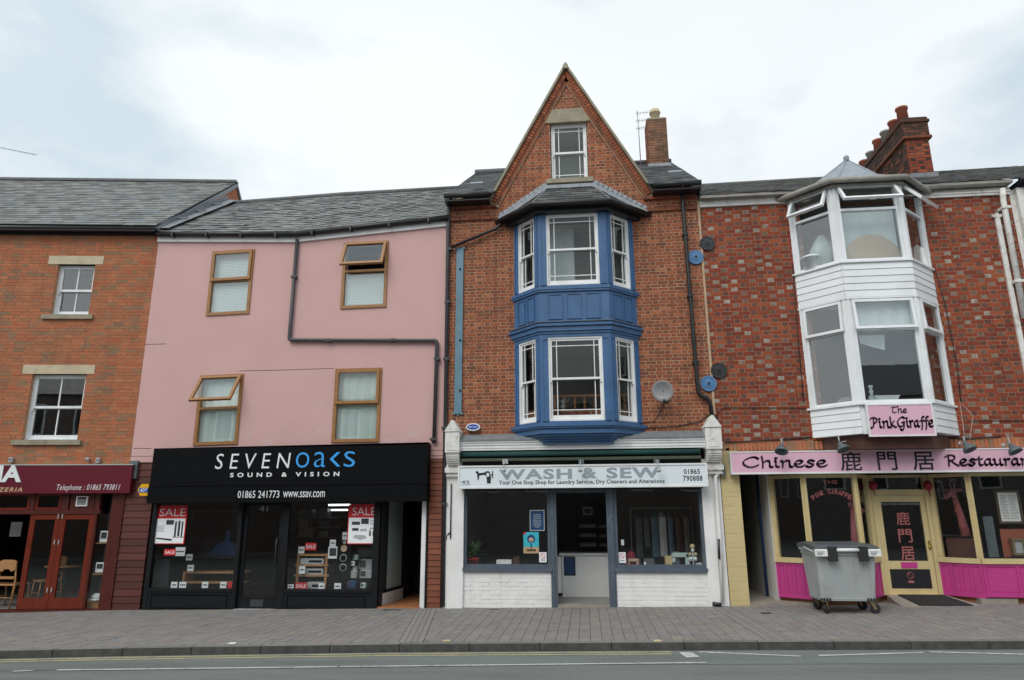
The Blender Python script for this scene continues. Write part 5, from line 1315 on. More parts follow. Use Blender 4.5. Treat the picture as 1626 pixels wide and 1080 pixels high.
for a_, c_, nm in ((zb['wt']+.02, zb['top']+.08, 'frieze'), (zb['s2']-.03, zb['w2b'], 'apron')):
    q = MB(); band3(q, BW, 0, a_, c_); q.build(nm, M['blue'], bayo)
for o_, a_, c_ in ((.03, zb['wt']+.1, zb['wt']+.14), (.05, zb['sill']-.03, zb['sill']+.03), (.035, zb['sill']-.07, zb['sill']-.031), (.05, zb['cor']-.02, zb['cor']+.02), (.09, zb['cor']-.06, zb['cor']-.021),
        (.05, zb['cor2']-.04, zb['cor']-.061), (.02, zb['cor2']-.09, zb['cor2']-.041), (.06, zb['s2']-.03, zb['s2']+.02), (.04, zb['s2']-.06, zb['s2']-.031)):
    q = MB(); band3(q, BW, o_, a_, c_); q.build('moulding', M['blue'], bayo)
q = MB(); band3(q, BW, .08, zb['cor']+.02, zb['cor']+.028); q.build('lead_capping', M['lead_dk'], bayo)
# stepped underside
zz = zb['s2']-.06
q = MB()
for i, (h_, o_) in enumerate(((.10, -.0), (.045, -.05), (.04, -.10), (.04, -.15), (.05, -.2))):
    band3(q, BW, o_, zz-h_, zz-.001, inner=.0); zz -= h_
q.build('corbel', M['blue'], bayo); zbayb = zz
Fb = [face(BW[i], BW[i+1]) for i in range(3)]; Lb = [math.hypot(BW[i+1][0]-BW[i][0], BW[i+1][1]-BW[i][1]) for i in range(3)]
for lv, (zt_, zb_) in enumerate(((zb['wt']+.02, zb['wb']), (zb['w2t']+.01, zb['w2b']))):
    for i in range(3):
        F_, L_ = Fb[i], Lb[i]
        if i == 1: a_, c_ = at(868+5*lv, 345, D)[0]-BW[1][0], at(949+6*lv, 345, D)[0]-BW[1][0]; a_, c_ = (.155, 1.19)
        elif i == 0: a_, c_ = .13, L_-.135
        else: a_, c_ = .135, L_-.13
        q = MB(F_)
        q.box(.0 if i != 0 else .0, a_, .0, .10, zb_+.001, zt_-.001); q.box(c_, L_, .0, .10, zb_+.001, zt_-.001)
        # reeded corner posts
        for e0 in ((.035, .06), (L_-.06, L_-.035)): q.box(e0[0], e0[1], -.014, .0, zb_+.002, zt_-.002)
        q.box(.035, a_-.02, -.022, -.0, zb_+.002, zb_+.03); q.box(.035, a_-.02, -.018, .0, zt_-.05, zt_-.01)
        q.box(c_+.02, L_-.035, -.022, -.0, zb_+.002, zb_+.03); q.box(c_+.02, L_-.035, -.018, .0, zt_-.05, zt_-.01)
        q.build('post', M['blue'], bayo)
        sash_window(bayo, F_, a_, c_, zb_+.002, zt_-.002, .015, M['white'], 'margin', as_part=False, mx_=.075 if i != 1 else .09, mz_=.08 if i != 1 else .10, st=.034 if i != 1 else .04, bot=.085)
for i in range(3):
    F_, L_ = Fb[i], Lb[i]; n_ = 3 if i == 1 else 2; z0_, z1_ = zb['pb'], zb['pt']
    m_ = .13 if i == 1 else .10; g_ = (L_-2*m_)/n_
    for j in range(n_):
        a_ = m_+g_*j+.035; c_ = m_+g_*(j+1)-.035
        q = MB(F_); q.box(a_+.022, c_-.022, -.004, -.0, z0_+.022, z1_-.022); q.build('panel', M['blue'], bayo)
        q = MB(F_); q.frame(a_, c_, z0_, z1_, .018, -.02, -.0); q.build('panel_moulding', M['blue'], bayo)
# bay roof
EO = outline(BW, .25); ze = Z(905, 318, -.85)+.0; zr = Z(905, 299, 0)
EO[0] = (EO[0][0]+.06, 0); EO[3] = (EO[3][0]-.06, 0)
ra, rb = (1.22, -.0, zr), (2.20, -.0, zr)
P = [(EO[i][0], EO[i][1], ze) for i in range(4)]
slates(bayo, [P[1], P[2], rb, ra], M['slate_dk'], .22, .17); slates(bayo, [P[0], P[1], ra], M['slate_dk'], .22, .17); slates(bayo, [P[2], P[3], rb], M['slate_dk'], .22, .17)
q = MB(); q.tube([P[1], ra], .025, 6); q.tube([P[2], rb], .025, 6); q.build('hip_roll', M['lead_dk'], bayo)
q = MB(); q.plan([EO[0], EO[1], EO[2], EO[3]], ze-.06, ze-.03); q.build('soffit', M['gutter'], bayo)
q = MB(); oo = outline(BW, .27); q.tube([(oo[0][0]+.02, -.03, ze-.03), (oo[1][0], oo[1][1], ze-.03), (oo[2][0], oo[2][1], ze-.03), (oo[3][0]-.02, -.03, ze-.03)], .05, 8)
band3(q, BW, .12, ze-.15, ze-.061); q.build('gutter', M['gutter'], bayo)
q = MB()
for (a_, c_) in ((P[0], ra), (P[3], rb)):
    a_, c_ = Vector(a_), Vector(c_)
    for i in range(11):
        p = a_+(c_-a_)*((i+.5)/11); q.box(p.x-.06, p.x+.06, -.03, -.011, p.z-.03, p.z+.15)
        q.box(p.x-.025, p.x+.03, -.034, -.0305, p.z+.10, p.z+.17)
    s_ = 1 if c_.x > a_.x else -1
    e_ = (c_-a_).normalized(); ang_ = math.atan2(e_.z, e_.x)
    q.M = Matrix.Translation(a_) @ Matrix.Rotation(-ang_, 4, 'Y'); q.box(0, (c_-a_).length, -.12, -.008, -.035, .05); q.M = I4
q.box(ra[0]-.05, rb[0]+.05, -.10, -.011, zr-.03, zr+.05); q.build('lead_flashing', M['lead'], bayo)
room(G3, .4, 3.1, .26, 1.5, 5.3, 7.95, 'int_l', 'wood', 'int_l'); room(G3, -.6, 4.1, .26, 2.6, 2.9, 5.25, 'int', 'wood', 'int_l')
blind(G3, I4, 1.0, 1.75, 5.55, 7.5, .2, 'curtain', slat=False)
t = root('banister', 'orange wooden banister rail seen through the lower middle window of the blue bay', 'banister', (1.8, .6, 3.8))
zz0, zz1 = Z(915, 672, .5), Z(915, 628, .5)
q = MB(); q.box(1.1, 2.9, .5, .56, zz1-.03, zz1+.02); q.build('handrail', M['wood2'], t)
for i in range(8): q = MB(); xx = 1.25+i*.2; q.box(xx, xx+.045, .51, .55, 3.3, zz1-.03); q.build('baluster', M['wood2'], t)
q = MB(); u_, z_ = at(894, 640, .3); q.lathe((u_, .3, z_-.25), [(.05, 0), (.02, .06), (.03, .14), (.05, .18), (.02, .22), (.03, .3), (0, .34)], 10)
for k in range(5): a_ = k*1.25; q.tube([(u_, .3, z_+.0), (u_+.1*math.cos(a_), .3+.1*math.sin(a_), z_+.04), (u_+.12*math.cos(a_), .3+.12*math.sin(a_), z_+.1)], .006, 5)
q.build('candelabrum', M['silver'], None, 'small silver candelabrum on the sill behind the lower blue bay window', 'candelabrum')
# blue strip, pipes, plates
q = MB(); A_, B_ = at(725, 396, -.04), at(736, 396, -.04); C_ = at(730, 655, -.04)
q.box(A_[0], B_[0], -.04, -.004, C_[1], A_[1]); u_m = (A_[0]+B_[0])/2
q.prism([(A_[0]-.03, A_[1]-.0), (B_[0]+.03, A_[1]), (B_[0]+.03, A_[1]+.05), (u_m+.02, A_[1]+.02), (u_m, A_[1]+.08), (u_m-.02, A_[1]+.02), (A_[0]-.03, A_[1]+.05)], -.045, -.004)
q.prism([(A_[0]-.03, C_[1]-.05), (u_m-.02, C_[1]-.02), (u_m, C_[1]-.09), (u_m+.02, C_[1]-.02), (B_[0]+.03, C_[1]-.05), (B_[0]+.03, C_[1]), (A_[0]-.03, C_[1])], -.045, -.004)
for py in (427, 540, 620): u_, z_ = at(730.5, py, -.05); q.lathe((u_, -.062, z_), [(.0, 0), (.022, .0), (.022, .022)], 8, axis='y', m=1)
q.build('steel_strap', [M['blue_strip'], M['ink']], G3)
pipe(G3, [(716, 312), (712, 335), (703, 963)], .04, 'pipe', [(713, 396), (711, 480), (708.5, 570), (706.5, 680), (705, 800)], d=-.07)
pipe(G3, [(797, 352), (790, 362), (716, 393)], .032, 'gutter', [], d=-.09)
pipe(G3, [(1099, 287), (1097, 294), (1084, 300), (1083, 310), (1108, 620), (1112, 628), (1126, 634), (1131, 663)], .038, 'gutter', [(1088, 372), (1096, 470), (1105, 575)], d=-.08)
q = MB(); a_ = at(1110, 410)[0]; q.box(4.30, 4.345, -.022, -.002, zc3+.3, 7.9); q.build('mortar_strip', M['mortar_b'], G3)
def disc(px, py, mat, ring=False):
    u_, z_ = at(px, py, -.05); r_ = .155; q = MB(); q.lathe((u_, -.06, z_), [(0, .0), (r_*.42, .0), (r_*.45, .012), (r_*.70, .012), (r_*.73, .022), (r_*.76, .014), (r_*.95, .012), (r_, .03), (r_, .055)], 28, axis='y', smooth=False)
    o = q.build('wall_tie_plate', M[mat], None); q = MB(); q.lathe((u_, -.085, z_), [(0, 0), (.022, 0), (.024, .024)], 8, axis='y', smooth=False); q.build('nut', M['ink'], o); return o
tag(disc(1105, 408, 'blue_pl'), 'upper round blue tie plate on the brick beside the black drainpipe', 'tie plate', 'round tie plates'); tag(disc(1125.5, 609, 'blue_pl'), 'lower round blue tie plate just above the kink of the black drainpipe', 'tie plate', 'round tie plates')
tag(disc(1123.5, 386, 'iron'), 'upper round black tie plate at the edge of the chequered brick wall', 'tie plate', 'round tie plates'); tag(disc(1142, 588, 'iron'), 'lower round black tie plate at the edge of the chequered brick wall', 'tie plate', 'round tie plates')
# satellite dish
t = root('satellite_dish', 'grey satellite dish on the brick wall right of the blue bay', 'satellite dish', (at(1056, 640, -.2)[0], -.2, Z(1056, 645, -.2)))
u_, z_ = at(1052, 621, -.35); Md = Matrix.Translation((u_, -.35, z_)) @ Matrix.Rotation(R(-20), 4, 'Z') @ Matrix.Rotation(R(18), 4, 'X')
q = MB(Md); q.lathe((0, 0, 0), [(0.001, .06), (.08, .052), (.15, .03), (.2, .0), (.205, .006), (.15, .042), (.08, .066), (0.001, .074)], 28, axis='y'); q.build('reflector', M['dish'], t)
e_ = Md @ Vector((.0, .06, -.0)); f_ = Md @ Vector((.06, -.22, -.16))
q = MB(); q.tube([tuple(e_), (u_+.1, -.1, z_-.1), (u_+.1, -.01, z_-.1)], .018, 6); q.box(u_+.05, u_+.15, -.02, -.006, z_-.17, z_-.03); q.build('bracket', M['iron'], t)
q = MB(); g_ = Md @ Vector((.02, 0, -.17)); q.tube([tuple(g_), tuple(f_)], .01, 5); q.lathe(tuple(f_+Vector((0, 0, -.03))), [(.025, 0), (.03, .04), (.02, .07)], 8); q.build('receiver_arm', M['iron'], t)
for pts, r_ in (([(1058, 634), (1040, 668), (1010, 674)], .006), ([(1130, 656), (1110, 670), (1075, 677), (1022, 680)], .009)):
    q = MB(); q.tube(ppath(pts, -.02), r_, 5); q.build('cable', M['cable'], G3)
# oval alarm badge
t = root('alarm_box', 'small white alarm box with a blue oval on the brick above the left white column', 'alarm box', (at(751, 683, -.1)[0], -.1, Z(751, 684, -.1)))
u_, z_ = at(751, 678, -.1); ov = lambda rx, rz: [(u_+rx*math.cos(2*math.pi*k/20), z_+rz*math.sin(2*math.pi*k/20)) for k in range(20)]
q = MB(); q.prism(ov(.14, .075), -.1, -.006); q.build('case', M['white'], t); q = MB(); q.prism(ov(.115, .052), -.104, -.1005); q.build('badge', M['alarm_b'], t)
q = MB(); fit_text(q, 'Style Guard', u_-.085, u_+.085, z_-.02, z_+.018, -.1045, 0, bold=.01, shear=.2); q.build('lettering', M['ink_w'], t)

# ---- launderette shopfront
g3 = gz(1.7)
sgn_t, sgn_b = Z(925, 737.5, -.35), Z(925, 774.5, -.35)
SX0, SX1 = at(727, 755, -.35)[0], at(1124, 757, -.35)[0]
zk1, zk2, zk3 = Z(1060, 686, -.05), Z(1060, 694, -.28), Z(1060, 711, -.28)
pxl, pxr = at(736, 900)[0], at(1122, 900)[0]
q = MB(); q.add([(pxl-.05, -.31, zk2+.012), (pxr+.1, -.31, zk2+.012), (pxr+.1, .0, zk1+.02), (pxl-.05, 0, zk1+.02), (pxl-.05, -.31, zk2-.02), (pxr+.1, -.31, zk2-.02), (pxr+.1, -.0, zk2-.02), (pxl-.05, -.0, zk2-.02)], [(0,1,2,3),(4,7,6,5),(0,4,5,1),(1,5,6,2),(3,7,4,0)]); q.build('lead_flashing', M['lead_dk'], G3)
q = MB(); hh = zk2-.02-zk3
for i, (f0, f1, yy) in enumerate(((.0, .22, -.25), (.22, .42, -.262), (.42, .55, -.252), (.55, .8, -.272), (.8, 1.0, -.29))): q.box(pxl-.05, pxr+.1, yy, .0, zk3+hh*f0+(.0005 if i else 0), zk3+hh*f1)
q.build('cornice', M['white'], G3)
za1, za2 = zk3-.0, Z(925, 725, -.28)
q = MB(); q.tube([(pxl-.02, -.2, (za1+za2)/2), (pxr+.0, -.2, (za1+za2)/2)], (za1-za2)/2*.75, 14); q.build('awning_roll', M['teal'], G3)
q = MB(); q.box(pxl-.02, pxr, -.27, .0, za2-.06, za2-.01); q.build('awning_rail', M['green_g'], G3)
q = MB(); q.box(pxl-.02, pxr+.02, -.10, .05, sgn_b-.02, za2-.06); q.build('fascia_back', M['int_d'], G3)
q = MB(); q.box(XW0+.02, XW1-.02, .06, .25, sgn_b-.0, zc3-.002); q.build('wall_head', M['int_d'], G3)
# pilasters
def pilaster(x0, x1, side):
    q = MB(); zt_ = zk3-.2
    q.box(x0, x1, -.02, .25, g3-.2, zt_); q.box(x0-.0, x0+(x1-x0)*.55 if side > 0 else x1, -.06, -.0205, g3-.2, zt_)
    p = q.build('pilaster', M['masonry_white'], G3)
    q = MB(); xa, xb = (at(1121, 700, -.3)[0], at(1144, 700, -.3)[0]) if side > 0 else (at(709, 700, -.3)[0], at(729, 700, -.3)[0])
    zq = [Z(720, v, -.3) for v in (756, 750, 742, 738, 719, 686, 668)]
    q.box(xa-.03, xb+.03, -.13, -.0, zq[0], zq[1]); q.box(xa-.05, xb+.05, -.17, -.0, zq[1], zq[2]); q.box(xa-.03, xb+.03, -.14, -.0, zq[2], zq[3])
    for i in range(6):
        f_ = i/6; q.box(xa, xb, -.17-.17*math.sin((i+1)/6*1.5), -.0, zq[3]+(zq[4]-zq[3])*f_+.0005, zq[3]+(zq[4]-zq[3])*(i+1)/6)
    q.box(xa-.015, xb+.015, -.37, -.0, zq[4]+.0005, zq[5]); xm_ = (xa+xb)/2
    q.box(xa+.03, xb-.03, -.378, -.3705, zq[4]+.04, zq[5]-.03)
    q.prism([(xa-.03, zq[5]+.0005), (xb+.03, zq[5]+.0005), (xm_+.02, zq[6]), (xm_-.02, zq[6])], -.39, -.0)
    q.build('console', M['white_old'], p)
    return p
pilaster(XW0+.02, pxl+.0, -1); pilaster(pxr+.0, XW1+.0, 1)
q = MB(); u_, z_ = at(717, 740, -.08); q.tube([(u_, -.08, Z(716, 768)), (u_, -.08, Z(712, 855))], .012, 6); q.tube([(u_-.0, -.08, Z(712, 845)), (u_-.07, -.05, Z(712, 850)), (u_-.08, -.05, Z(712, 858))], .015, 6); q.build('conduit', M['iron'], G3)
pipe(G3, [(1141, 752), (1136, 757), (1143, 850), (1147, 955)], .03, 'masonry_white', [], d=-.09)
q = MB(); q.tube([(at(1141, 856, -.12)[0], -.125, Z(1141, 856, -.12)), (at(1142, 888, -.12)[0], -.125, Z(1142, 888, -.12))], .022, 6); q.build('pipe_sleeve', M['iron'], G3)
q = MB(); q.tube([(at(1141, 962, -.1)[0]-.1, -.1, g3+.09), (at(1141, 962, -.1)[0]+.05, -.1, g3+.07)], .035, 8); q.build('pipe_shoe', M['iron'], G3)
# walls below the windows, frames
wz = Z(800, 902); wtz = sgn_b-.02
wl0, wl1 = pxl, at(875, 900)[0]; wr0, wr1 = at(978, 900)[0], pxr
for x0, x1 in ((wl0, wl1), (wr0, wr1)):
    q = MB(); q.box(x0, x1, .0, .2, g3-.2, wz-.06); st = q.build('stall_wall', M['masonry_white'], G3)
    bricks(st, I4, [[(x0, g3-.1), (x1, g3-.1), (x1, wz-.07), (x0, wz-.07)]], [], [M['masonry_white']], .075, [(.225, 0), (.1125, 0)], joint=.012, proud=.007, N_single=0, z0=g3-.1)
    q = MB(); q.box(x0-.02, x1+.02, -.06, .12, wz-.06, wz+.01); q.build('sill', M['bluegrey'], G3)
    q = MB(); q.frame(x0+.0, x1-.0, wz+.01, wtz+.1, .055, .0, .08); q.build('window_frame', M['bluegrey'], G3)
    pane(G3, I4, x0+.055, x1-.055, wz+.065, wtz+.045, .04, 'glass_dk')
dw0, dw1 = at(885, 900)[0], at(966, 900)[0]
q = MB(); q.box(wl1+.003, dw0, -.03, .12, g3-.1, wtz+.1); q.box(wl1+.03, dw0-.05, -.045, -.0305, g3-.05, wtz+.05); q.box(dw1, wr0-.003, -.03, .12, g3-.1, wtz+.1); q.box(dw1+.05, wr0-.03, -.045, -.0305, g3-.05, wtz+.05)
q.box(dw0, dw1, .0, .1, wtz-.06, wtz+.1); q.build('door_frame', M['bluegrey'], G3)
q = MB(); q.box(dw0, dw1, -.03, .3, g3-.1, g3+.04); q.build('threshold', M['conc'], G3)
room(G3, XW0+.2, XW1-.2, .26, 4.2, g3-.0, wtz+.25, 'int', 'floor_g', 'int_d')
q = MB(); q.box(pxl, wl1-.05, .12, .6, wz-.09, wz-.03); q.box(wr0+.05, pxr, .12, .6, wz-.09, wz-.03); q.build('window_ledge', M['white'], G3)
# counter
t = root('shop_counter', 'pale grey counter standing in the open doorway of the launderette', 'counter', (1.75, 1.2, g3))
A_, B_ = at(888, 879, 1.2), at(968, 879, 1.2); q = MB(); q.box(A_[0]+.05, B_[0]+.15, 1.2, 1.7, g3+.0, A_[1]-.03); q.build('front', M['int_l'], t); q = MB(); q.box(A_[0]+.0, B_[0]+.2, 1.16, 1.75, A_[1]-.03, A_[1]); q.build('top', M['white'], t)
q = MB(); q.box(A_[0]-.16, A_[0]+.04, 1.25, 1.6, g3+.1, A_[1]-.06); q.build('side_panel', M['white'], t)
def dark_notice(px0, py0, px1, py1, d, label, m='pposter'):
    def ex(q, x0, x1, z0, z1, d_):
        q.frame(x0, x1, z0, z1, .015, d_-.003, d_-.0001, 1)
        for i in range(7):
            w_ = (x1-x0)*random.uniform(.3, .6); xc = (x0+x1)/2; zz = z1-.08-(z1-z0-.12)*i/7; q.box(xc-w_/2, xc+w_/2, d_-.002, d_-.0001, zz-.015, zz, 2)
    return card('poster', px0, py0, px1, py1, d, [m, 'silver' if m == 'pposter' else 'ink', 'ink_gl'], label, 'poster', ex)
random.seed(5)
dark_notice(841, 810, 865, 843, .03, 'navy blue poster in the launderette window above the cyan one'); card('notice', 895, 884, 914, 914, 1.19, ['ink', 'pposter'], 'black framed navy notice on the front of the counter', 'notice', lambda q, x0, x1, z0, z1, d: q.box(x0+.02, x1-.02, d-.002, d-.0002, z0+.02, z1-.02, 1))
def cy(q, x0, x1, z0, z1, d):
    W, H = x1-x0, z1-z0; q.box(x0+.003, x1-.003, d-.002, d-.0002, z0+.003, z0+.3*H, 1)
    for cx_, cz_, r_, m in ((.5, .68, .26, 3), (.5, .64, .15, 2), (.5, .60, .05, 3)):
        c = (x0+cx_*W, z0+cz_*H); q.prism([(c[0]+r_*W*math.cos(a*.5236), c[1]+r_*W*math.sin(a*.5236)) for a in range(12)], d-.003-.001*[.26, .15, .05].index(r_), d-.0021, m)
    q.box(x0+.46*W, x0+.54*W, d-.003, d-.0022, z0+.22*H, z0+.45*H, 3); q.box(x0+.2*W, x0+.8*W, d-.003, d-.0021, z0+.1*H, z0+.2*H, 4); q.box(x0, x0+.16*W, d-.003, d-.0021, z1-.1*H, z1, 5)
card('poster', 831, 845, 856, 879, .03, ['cyan', 'sand', 'beige', 'pposter', 'trunk', 'ink_r'], 'cyan and sand coloured poster with a dark round head in the launderette window', 'poster', cy)
def nosmoke(q, x0, x1, z0, z1, d):
    cx_, cz_, r_ = (x0+x1)/2, z1-(x1-x0)*.48, (x1-x0)*.33
    q.tube([(cx_+r_*math.cos(R(a)), d-.002, cz_+r_*math.sin(R(a))) for a in range(0, 361, 24)], .004, 4, 1); q.tube([(cx_-r_*.7, d-.002, cz_+r_*.7), (cx_+r_*.7, d-.002, cz_-r_*.7)], .004, 4, 1); q.box(cx_-r_, cx_+r_, d-.002, d-.0002, z0+.03, z0+.05, 2)
card('notice', 856, 877, 868, 893, .03, ['paper', 'ink_r', 'ink_gl'], 'white no smoking notice left of the launderette door', 'notice', nosmoke); card('notice', 982, 877, 994, 894, .03, ['paper', 'ink_r', 'ink_gl'], 'white no smoking notice right of the launderette door', 'notice', nosmoke)
card('notice', 986, 857, 991, 866, .1, ['paper'], 'tiny white slip above the right no smoking notice', 'notice'); card('picture', 925, 805, 941, 818, 3.5, ['int_l', 'int'], 'dim framed picture on the rear wall of the launderette', 'picture', lambda q, x0, x1, z0, z1, d: q.box(x0+.04, x1-.04, d-.003, d-.0003, z0+.04, z1-.04, 1))
t = root('back_shelf', 'dark shelf unit of wrapped laundry behind the counter', 'shelf', (1.9, 3.2, g3+1.1)); A_, B_ = at(912, 838, 3), at(947, 868, 3)
for i in range(3):
    zz = A_[1]-(A_[1]-B_[1])*i/2; q = MB(); q.box(A_[0], B_[0], 3, 3.3, zz-.02, zz); q.build('shelf', M['dgrey'], t); q = MB(); q.rbox(A_[0]+.1, A_[0]+.5, 3, 3.25, zz+.001, zz+.09, .03); q.rbox(A_[0]+.55, A_[0]+.9, 3, 3.25, zz+.001, zz+.07, .03); q.build('laundry_pack', M['silver'], t, kind='stuff')
# plant
t = root('potted_plant', 'green leafy houseplant in a red pot at the left of the launderette window', 'plant', (at(753, 892, .35)[0], .35, wz-.03))
u_, z_ = at(753, 893, .3); z_ = wz-.028; q = MB(); q.lathe((u_, .22, z_), [(.07, 0), (.10, .17), (.11, .17), (.11, .20), (.09, .19), (0, .17)], 16); q.build('pot', M['pot'], t)
q = MB(); random.seed(9)
for i in range(150):
    a_ = random.uniform(0, 6.28); el = random.uniform(.1, 1.4); ln = random.uniform(.18, .34); ds = Vector((math.cos(a_)*math.cos(el), math.sin(a_)*math.cos(el)*.8, math.sin(el)))
    b0 = Vector((u_, .22, z_+.19))+Vector((random.uniform(-.03, .03), random.uniform(-.03, .03), random.uniform(0, .12))); s_ = ds.cross(Vector((0, 0, 1))).normalized()*random.uniform(.018, .03)
    m_ = b0+ds*ln*.55+Vector((0, 0, .02)); e_ = b0+ds*ln-Vector((0, 0, .03)); q.add([tuple(b0), tuple(m_-s_), tuple(e_), tuple(m_+s_)], [(0, 1, 2, 3)])
q.build('foliage', M['leaf'], t, kind='stuff'); q = MB(); q.tube([(u_, .22, z_+.17), (u_+.01, .22, z_+.4)], .012, 5); q.build('stem', M['trunk'], t)
# sewing machines on the right ledge
def sewing_machine(px0, px1, py, d, label, c):
    A_ = at(px0, py, d)[0]; W = at(px1, py, d)[0]-A_; z_ = wz-.028; t = root('sewing_machine', label, 'sewing machine', (A_+W/2, d, z_)); s_ = W
    q = MB(); q.rbox(A_, A_+W, d, d+.18, z_, z_+.05*s_/.3, .012); q.build('base', M[c], t)
    q = MB(); H = W*.75; q.rbox(A_+W*.72, A_+W*.95, d+.03, d+.15, z_+.04, z_+H, .02); q.rbox(A_+W*.05, A_+W*.95, d+.03, d+.15, z_+H*.72, z_+H, .025); q.rbox(A_+W*.05, A_+W*.25, d+.04, d+.14, z_+H*.38, z_+H*.74, .02); q.build('arm', M[c], t)
    q = MB(); q.tube([(A_+W*.15, d+.09, z_+.05), (A_+W*.15, d+.09, z_+H*.4)], .006, 5); q.build('needle_bar', M['silver'], t)
    q = MB(); q.lathe((A_+W*.95, d+.09, z_+H*.75), [(0, 0), (.05, 0), (.05, .03), (0, .03)], 14, axis='x'); q.build('handwheel', M['dgrey'], t)
    return t
sewing_machine(996, 1016, 890, .3, 'cream sewing machine beside the right no smoking notice', 'beige'); sewing_machine(1066, 1098, 892, .4, 'grey green sewing machine near the right end of the launderette window', 'frost')
t = root('flower_ornament', 'pale blue and cream flower shaped ornament at the right of the launderette window', 'ornament', (at(1101, 890, .3)[0], .3, wz-.03))
q = MB(); u_, z_ = at(1101, 892, .3); z_ = wz-.028; q.tube([(u_, .3, z_), (u_, .3, z_+.38)], .01, 6); q.lathe((u_, .3, z_), [(.05, 0), (.05, .02), (0, .02)], 10); q.build('stem', M['paper'], t)
for dx, dz, r_, c in ((-.0, .40, .05, 'cream_wood'), (-.05, .26, .035, 'cream_wood'), (.05, .26, .035, 'cream_wood'), (0, .33, .035, 'signwhite'), (-.04, .18, .04, 'signwhite'), (.04, .18, .04, 'signwhite')):
    q = MB(); q.lathe((u_+dx, .29, z_+dz), [(0, -.02), (r_*.6, -.015), (r_, .0), (r_*.6, .015), (0, .02)], 9, axis='y'); q.build('petal', M[c], t)
q = MB(); random.seed(4); n_ = 22; x0_, x1_ = at(1018, 890, .3)[0], at(1068, 890, .3)[0]; V = []
for j in range(6):
    for i in range(n_+1):
        f_ = i/n_; V.append((x0_+(x1_-x0_)*f_, .25+j*.06, wz-.024+.05*abs(math.sin(f_*9+j*.7))*math.sin(math.pi*f_)*(.4+.6*math.sin(math.pi*j/5))))
q.add(V, [(j*(n_+1)+i, j*(n_+1)+i+1, (j+1)*(n_+1)+i+1, (j+1)*(n_+1)+i) for j in range(5) for i in range(n_)], 0, True); q.build('fabric', M['chinared'], None, 'crumpled dark red fabric lying on the launderette window ledge', 'fabric')
q = MB(); V = []; x0_, x1_ = at(1068, 890, .22)[0], at(1092, 890, .22)[0]
for j in range(5):
    for i in range(n_+1):
        f_ = i/n_; V.append((x0_+(x1_-x0_)*f_, .15+j*.05, wz-.024+.06*abs(math.sin(f_*6+1+j*.5))*math.sin(math.pi*f_)))
q.add(V, [(j*(n_+1)+i, j*(n_+1)+i+1, (j+1)*(n_+1)+i+1, (j+1)*(n_+1)+i) for j in range(4) for i in range(n_)], 0, True); q.build('fabric', M['paper'], None, 'crumpled white fabric in front of the grey green sewing machine', 'fabric')
# small clutter on the launderette ledges
zl_ = wz-.028
for i, (px, d_, w_, h_, mt, lb) in enumerate(((1024, .3, .07, .12, 'paper', 'white cone of thread beside the cream sewing machine'), (1031, .4, .2, .17, 'lampg', 'low grey box behind the white thread cone'),
        (1062, .45, .13, .22, 'cream', 'upright buff carton left of the grey green sewing machine'), (1074, .5, .12, .3, 'lampg', 'tall grey carton behind the white crumpled fabric'), (1110, .35, .1, .1, 'paper', 'small white box at the right end of the launderette window'),
        (1002, .5, .26, .3, 'chinared', 'dark red garment heap behind the cream sewing machine'), (800, .5, .3, .14, 'int_l', 'long pale box on the left launderette ledge'), (820, .45, .12, .2, 'board_dk', 'brown carton below the cyan poster'))):
    u_ = at(px, 890, d_)[0]; q = MB()
    if i == 0: q.lathe((u_, d_, zl_), [(.035, 0), (.03, .01), (.015, h_), (0, h_)], 12)
    elif mt == 'chinared':
        random.seed(8); rg = []
        for j in range(6): rg.append([(u_+w_*.6*(1-.12*j)*random.uniform(.8, 1.1)*math.cos(a*.628), d_+.1*math.sin(a*.628), zl_+h_*j/5) for a in range(10)])
        q.loft(rg, 0, True, True)
    else: q.rbox(u_-w_/2, u_+w_/2, d_, d_+.15, zl_, zl_+h_, .008)
    q.build('thread_cone' if i == 0 else ('garment' if mt == 'chinared' else 'carton'), M[mt], None, lb, 'thread' if i == 0 else ('garment' if mt == 'chinared' else 'box'))
t = root('clothes_rail', 'thin steel clothes rail with hanging garments deep in the right launderette window', 'clothes rail', (3.4, 1.6, g3+.05))
q = MB(); q.tube([(2.75, 1.6, g3+.05), (2.75, 1.6, g3+1.75), (4.0, 1.6, g3+1.75), (4.0, 1.6, g3+.05)], .015, 6); q.build('rail', M['silver'], t)
random.seed(12)
for i in range(7):
    xx = 2.9+i*.16; q = MB(); w_ = random.uniform(.05, .08); zz = g3+1.68; ln = random.uniform(.7, 1.0)
    q.loft([[(xx-w_, 1.4, z), (xx, 1.38, z), (xx+w_, 1.4, z), (xx+w_, 1.8, z), (xx, 1.82, z), (xx-w_, 1.8, z)] for z in (zz-ln, zz-ln*.5, zz-.12)]+[[(xx-.01, 1.55, zz), (xx, 1.54, zz), (xx+.01, 1.55, zz), (xx+.01, 1.65, zz), (xx, 1.66, zz), (xx-.01, 1.65, zz)]]); q.build('garment', M[random.choice(['int', 'board_dk', 'lampg', 'blue_strip', 'int_l'])], t)
